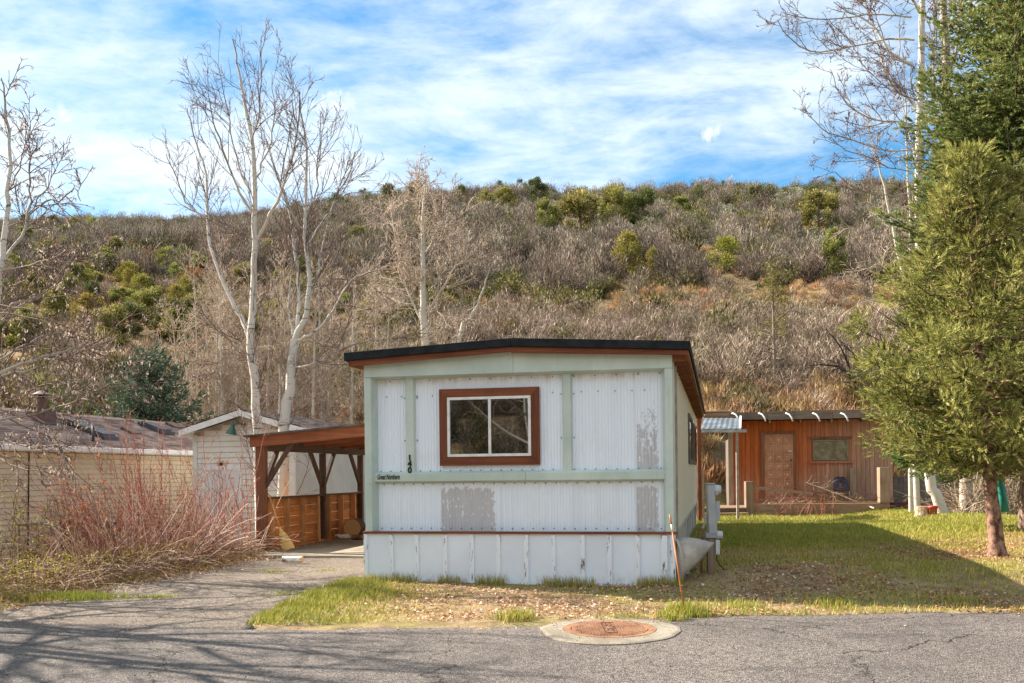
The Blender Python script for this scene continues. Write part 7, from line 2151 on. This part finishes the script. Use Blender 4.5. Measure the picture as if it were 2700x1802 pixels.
for i in range(95):
    x = g.normal(-.5, 1.0); x = float(np.clip(x, -2.3, 1.1)); z = abs(g.normal(0, .13)) * math.exp(-(x / 1.3) ** 2) * 1.6 + .02
    p0 = np.array([x, g.normal(.25, .28), z]); d = unit(np.array([g.normal(0, 1), g.normal(0, .5), g.normal(.05, .25)]))
    pts, rr = path(g, p0, d, g.uniform(.3, 1.1), .010, .004, 5, .14, 0); tb.add(pts, rr, 3, g.random())
    sprout(g, tb, pts, rr, 0, [dict(n=6, a=.7, ln=.25, seg=3, jit=.2, up=.1, start=.2, rf=.012, rmin=.004)])
tag(link('twigs', tb.mesh('twigs', leafy('heap_twigs', [(.15, .075, .055), (.28, .16, .115), (.44, .32, .24)], .8, 0)), bp), kind='stuff')
k = 1800; x = np.clip(g.normal(.05, .6, k), -1.5, 1.1); z = np.abs(g.normal(0, .11, k)) * np.exp(-(x / 1.0) ** 2) * 1.7 + .02
C_ = np.stack([x, g.normal(.25, .25, k), z], 1); D_ = g.normal(0, 1, (k, 3)); D_[:, 2] *= .5; D_ /= np.linalg.norm(D_, axis=1)[:, None]
V, F, T = quads(C_, D_, g.uniform(.05, .12, k), g.uniform(.010, .022, k), g.random(k), g)
tag(link('browned_sprays', mesh_np('browned_sprays', V, F, leafy('browned_needles', [(.26, .10, .04), (.44, .22, .09), (.50, .42, .14)], .8, .2), tint=T), bp), kind='stuff')
# red dead stems before the porch, low in the bed
tb = Tubes()
for i in range(46):
    x = pc.x + g.uniform(-2.4, -.2); y = YD - g.uniform(.02, .5); pts, rr = path(g, np.array([x, y, -.02]), unit(np.array([g.normal(0, .4), g.normal(-.1, .3), 1])), g.uniform(.15, .75), .007, .004, 5, .12, 0)
    tb.add(pts, rr, 3, g.random() * .7); sprout(g, tb, pts, rr, 0, [dict(n=6, a=.6, ln=.2, seg=3, jit=.2, up=.1, start=.3, rf=.012, rmin=.0035)])
tag(link('dead_bed_plants', tb.mesh('dead_bed_plants', M_redstem)), 'thin reddish dead stems in the bed along the porch timber', kind='stuff')
# dry twiggy undergrowth among the conifer trunks
tb = Tubes()
for i in range(420):
    y = g.uniform(24.9, 28.5); x = g.uniform(.447, .53) * y; d = unit(np.array([g.normal(0, .8), g.normal(0, .4), abs(g.normal(.7, .4))]))
    pts, rr = path(g, np.array([x, y, Hs(x, y)]), d, g.uniform(.6, 2.0), .011, .006, 6, .16, -.15); tb.add(pts, rr, 3, g.random())
    sprout(g, tb, pts, rr, 0, [dict(n=3.5, a=.7, ln=.45, seg=3, jit=.2, up=0, start=.2, rf=.012, rmin=.006)])
tag(link('dry_undergrowth', tb.mesh('dry_undergrowth', leafy('bleached_twigs', [(.20, .15, .10), (.36, .28, .20), (.52, .43, .32)], .8, 0))), 'dry bleached twigs tangled among the conifer trunks', kind='stuff')
# dark bare limbs of a fallen shrub on the lower slope beside the cabin roof
g = np.random.default_rng(97)
p0 = np.array(gnd(1985 * 1.149, 905 * 1.149)); t = thing('bare_shrub', 'dark bare arching limbs of a dead shrub on the slope above the cabin roof', 'shrub', tuple(p0))
tb = Tubes(); Y = p0[1]
for pts_ in (((1985, 905), (1960, 870), (1930, 800), (1895, 755)), ((1985, 905), (1940, 850), (1900, 838), (1850, 838)), ((1985, 905), (1970, 880), (1925, 845), (1890, 870)), ((1985, 905), (1975, 850), (1955, 810), (1930, 790))):
    sp = smooth_path([np.array(D(a, b, Y - .6 * i)) - p0 for i, (a, b) in enumerate(pts_)]); rr = np.linspace(.07, .015, len(sp)); tb.add(sp, rr, 6, .3)
    sprout(g, tb, sp, rr, 0, [dict(n=3, a=.6, ln=1.0, seg=5, jit=.15, up=.2, start=.2, rf=.014, rmin=.012), dict(n=4, a=.7, ln=.4, seg=3, jit=.2, up=0, start=.2, rf=.014, rmin=.01)])
link('limbs', tb.mesh('limbs', leafy('dark_dead_limbs', [(.05, .035, .03), (.10, .075, .06), (.2, .15, .12)], .85, 0)), t)
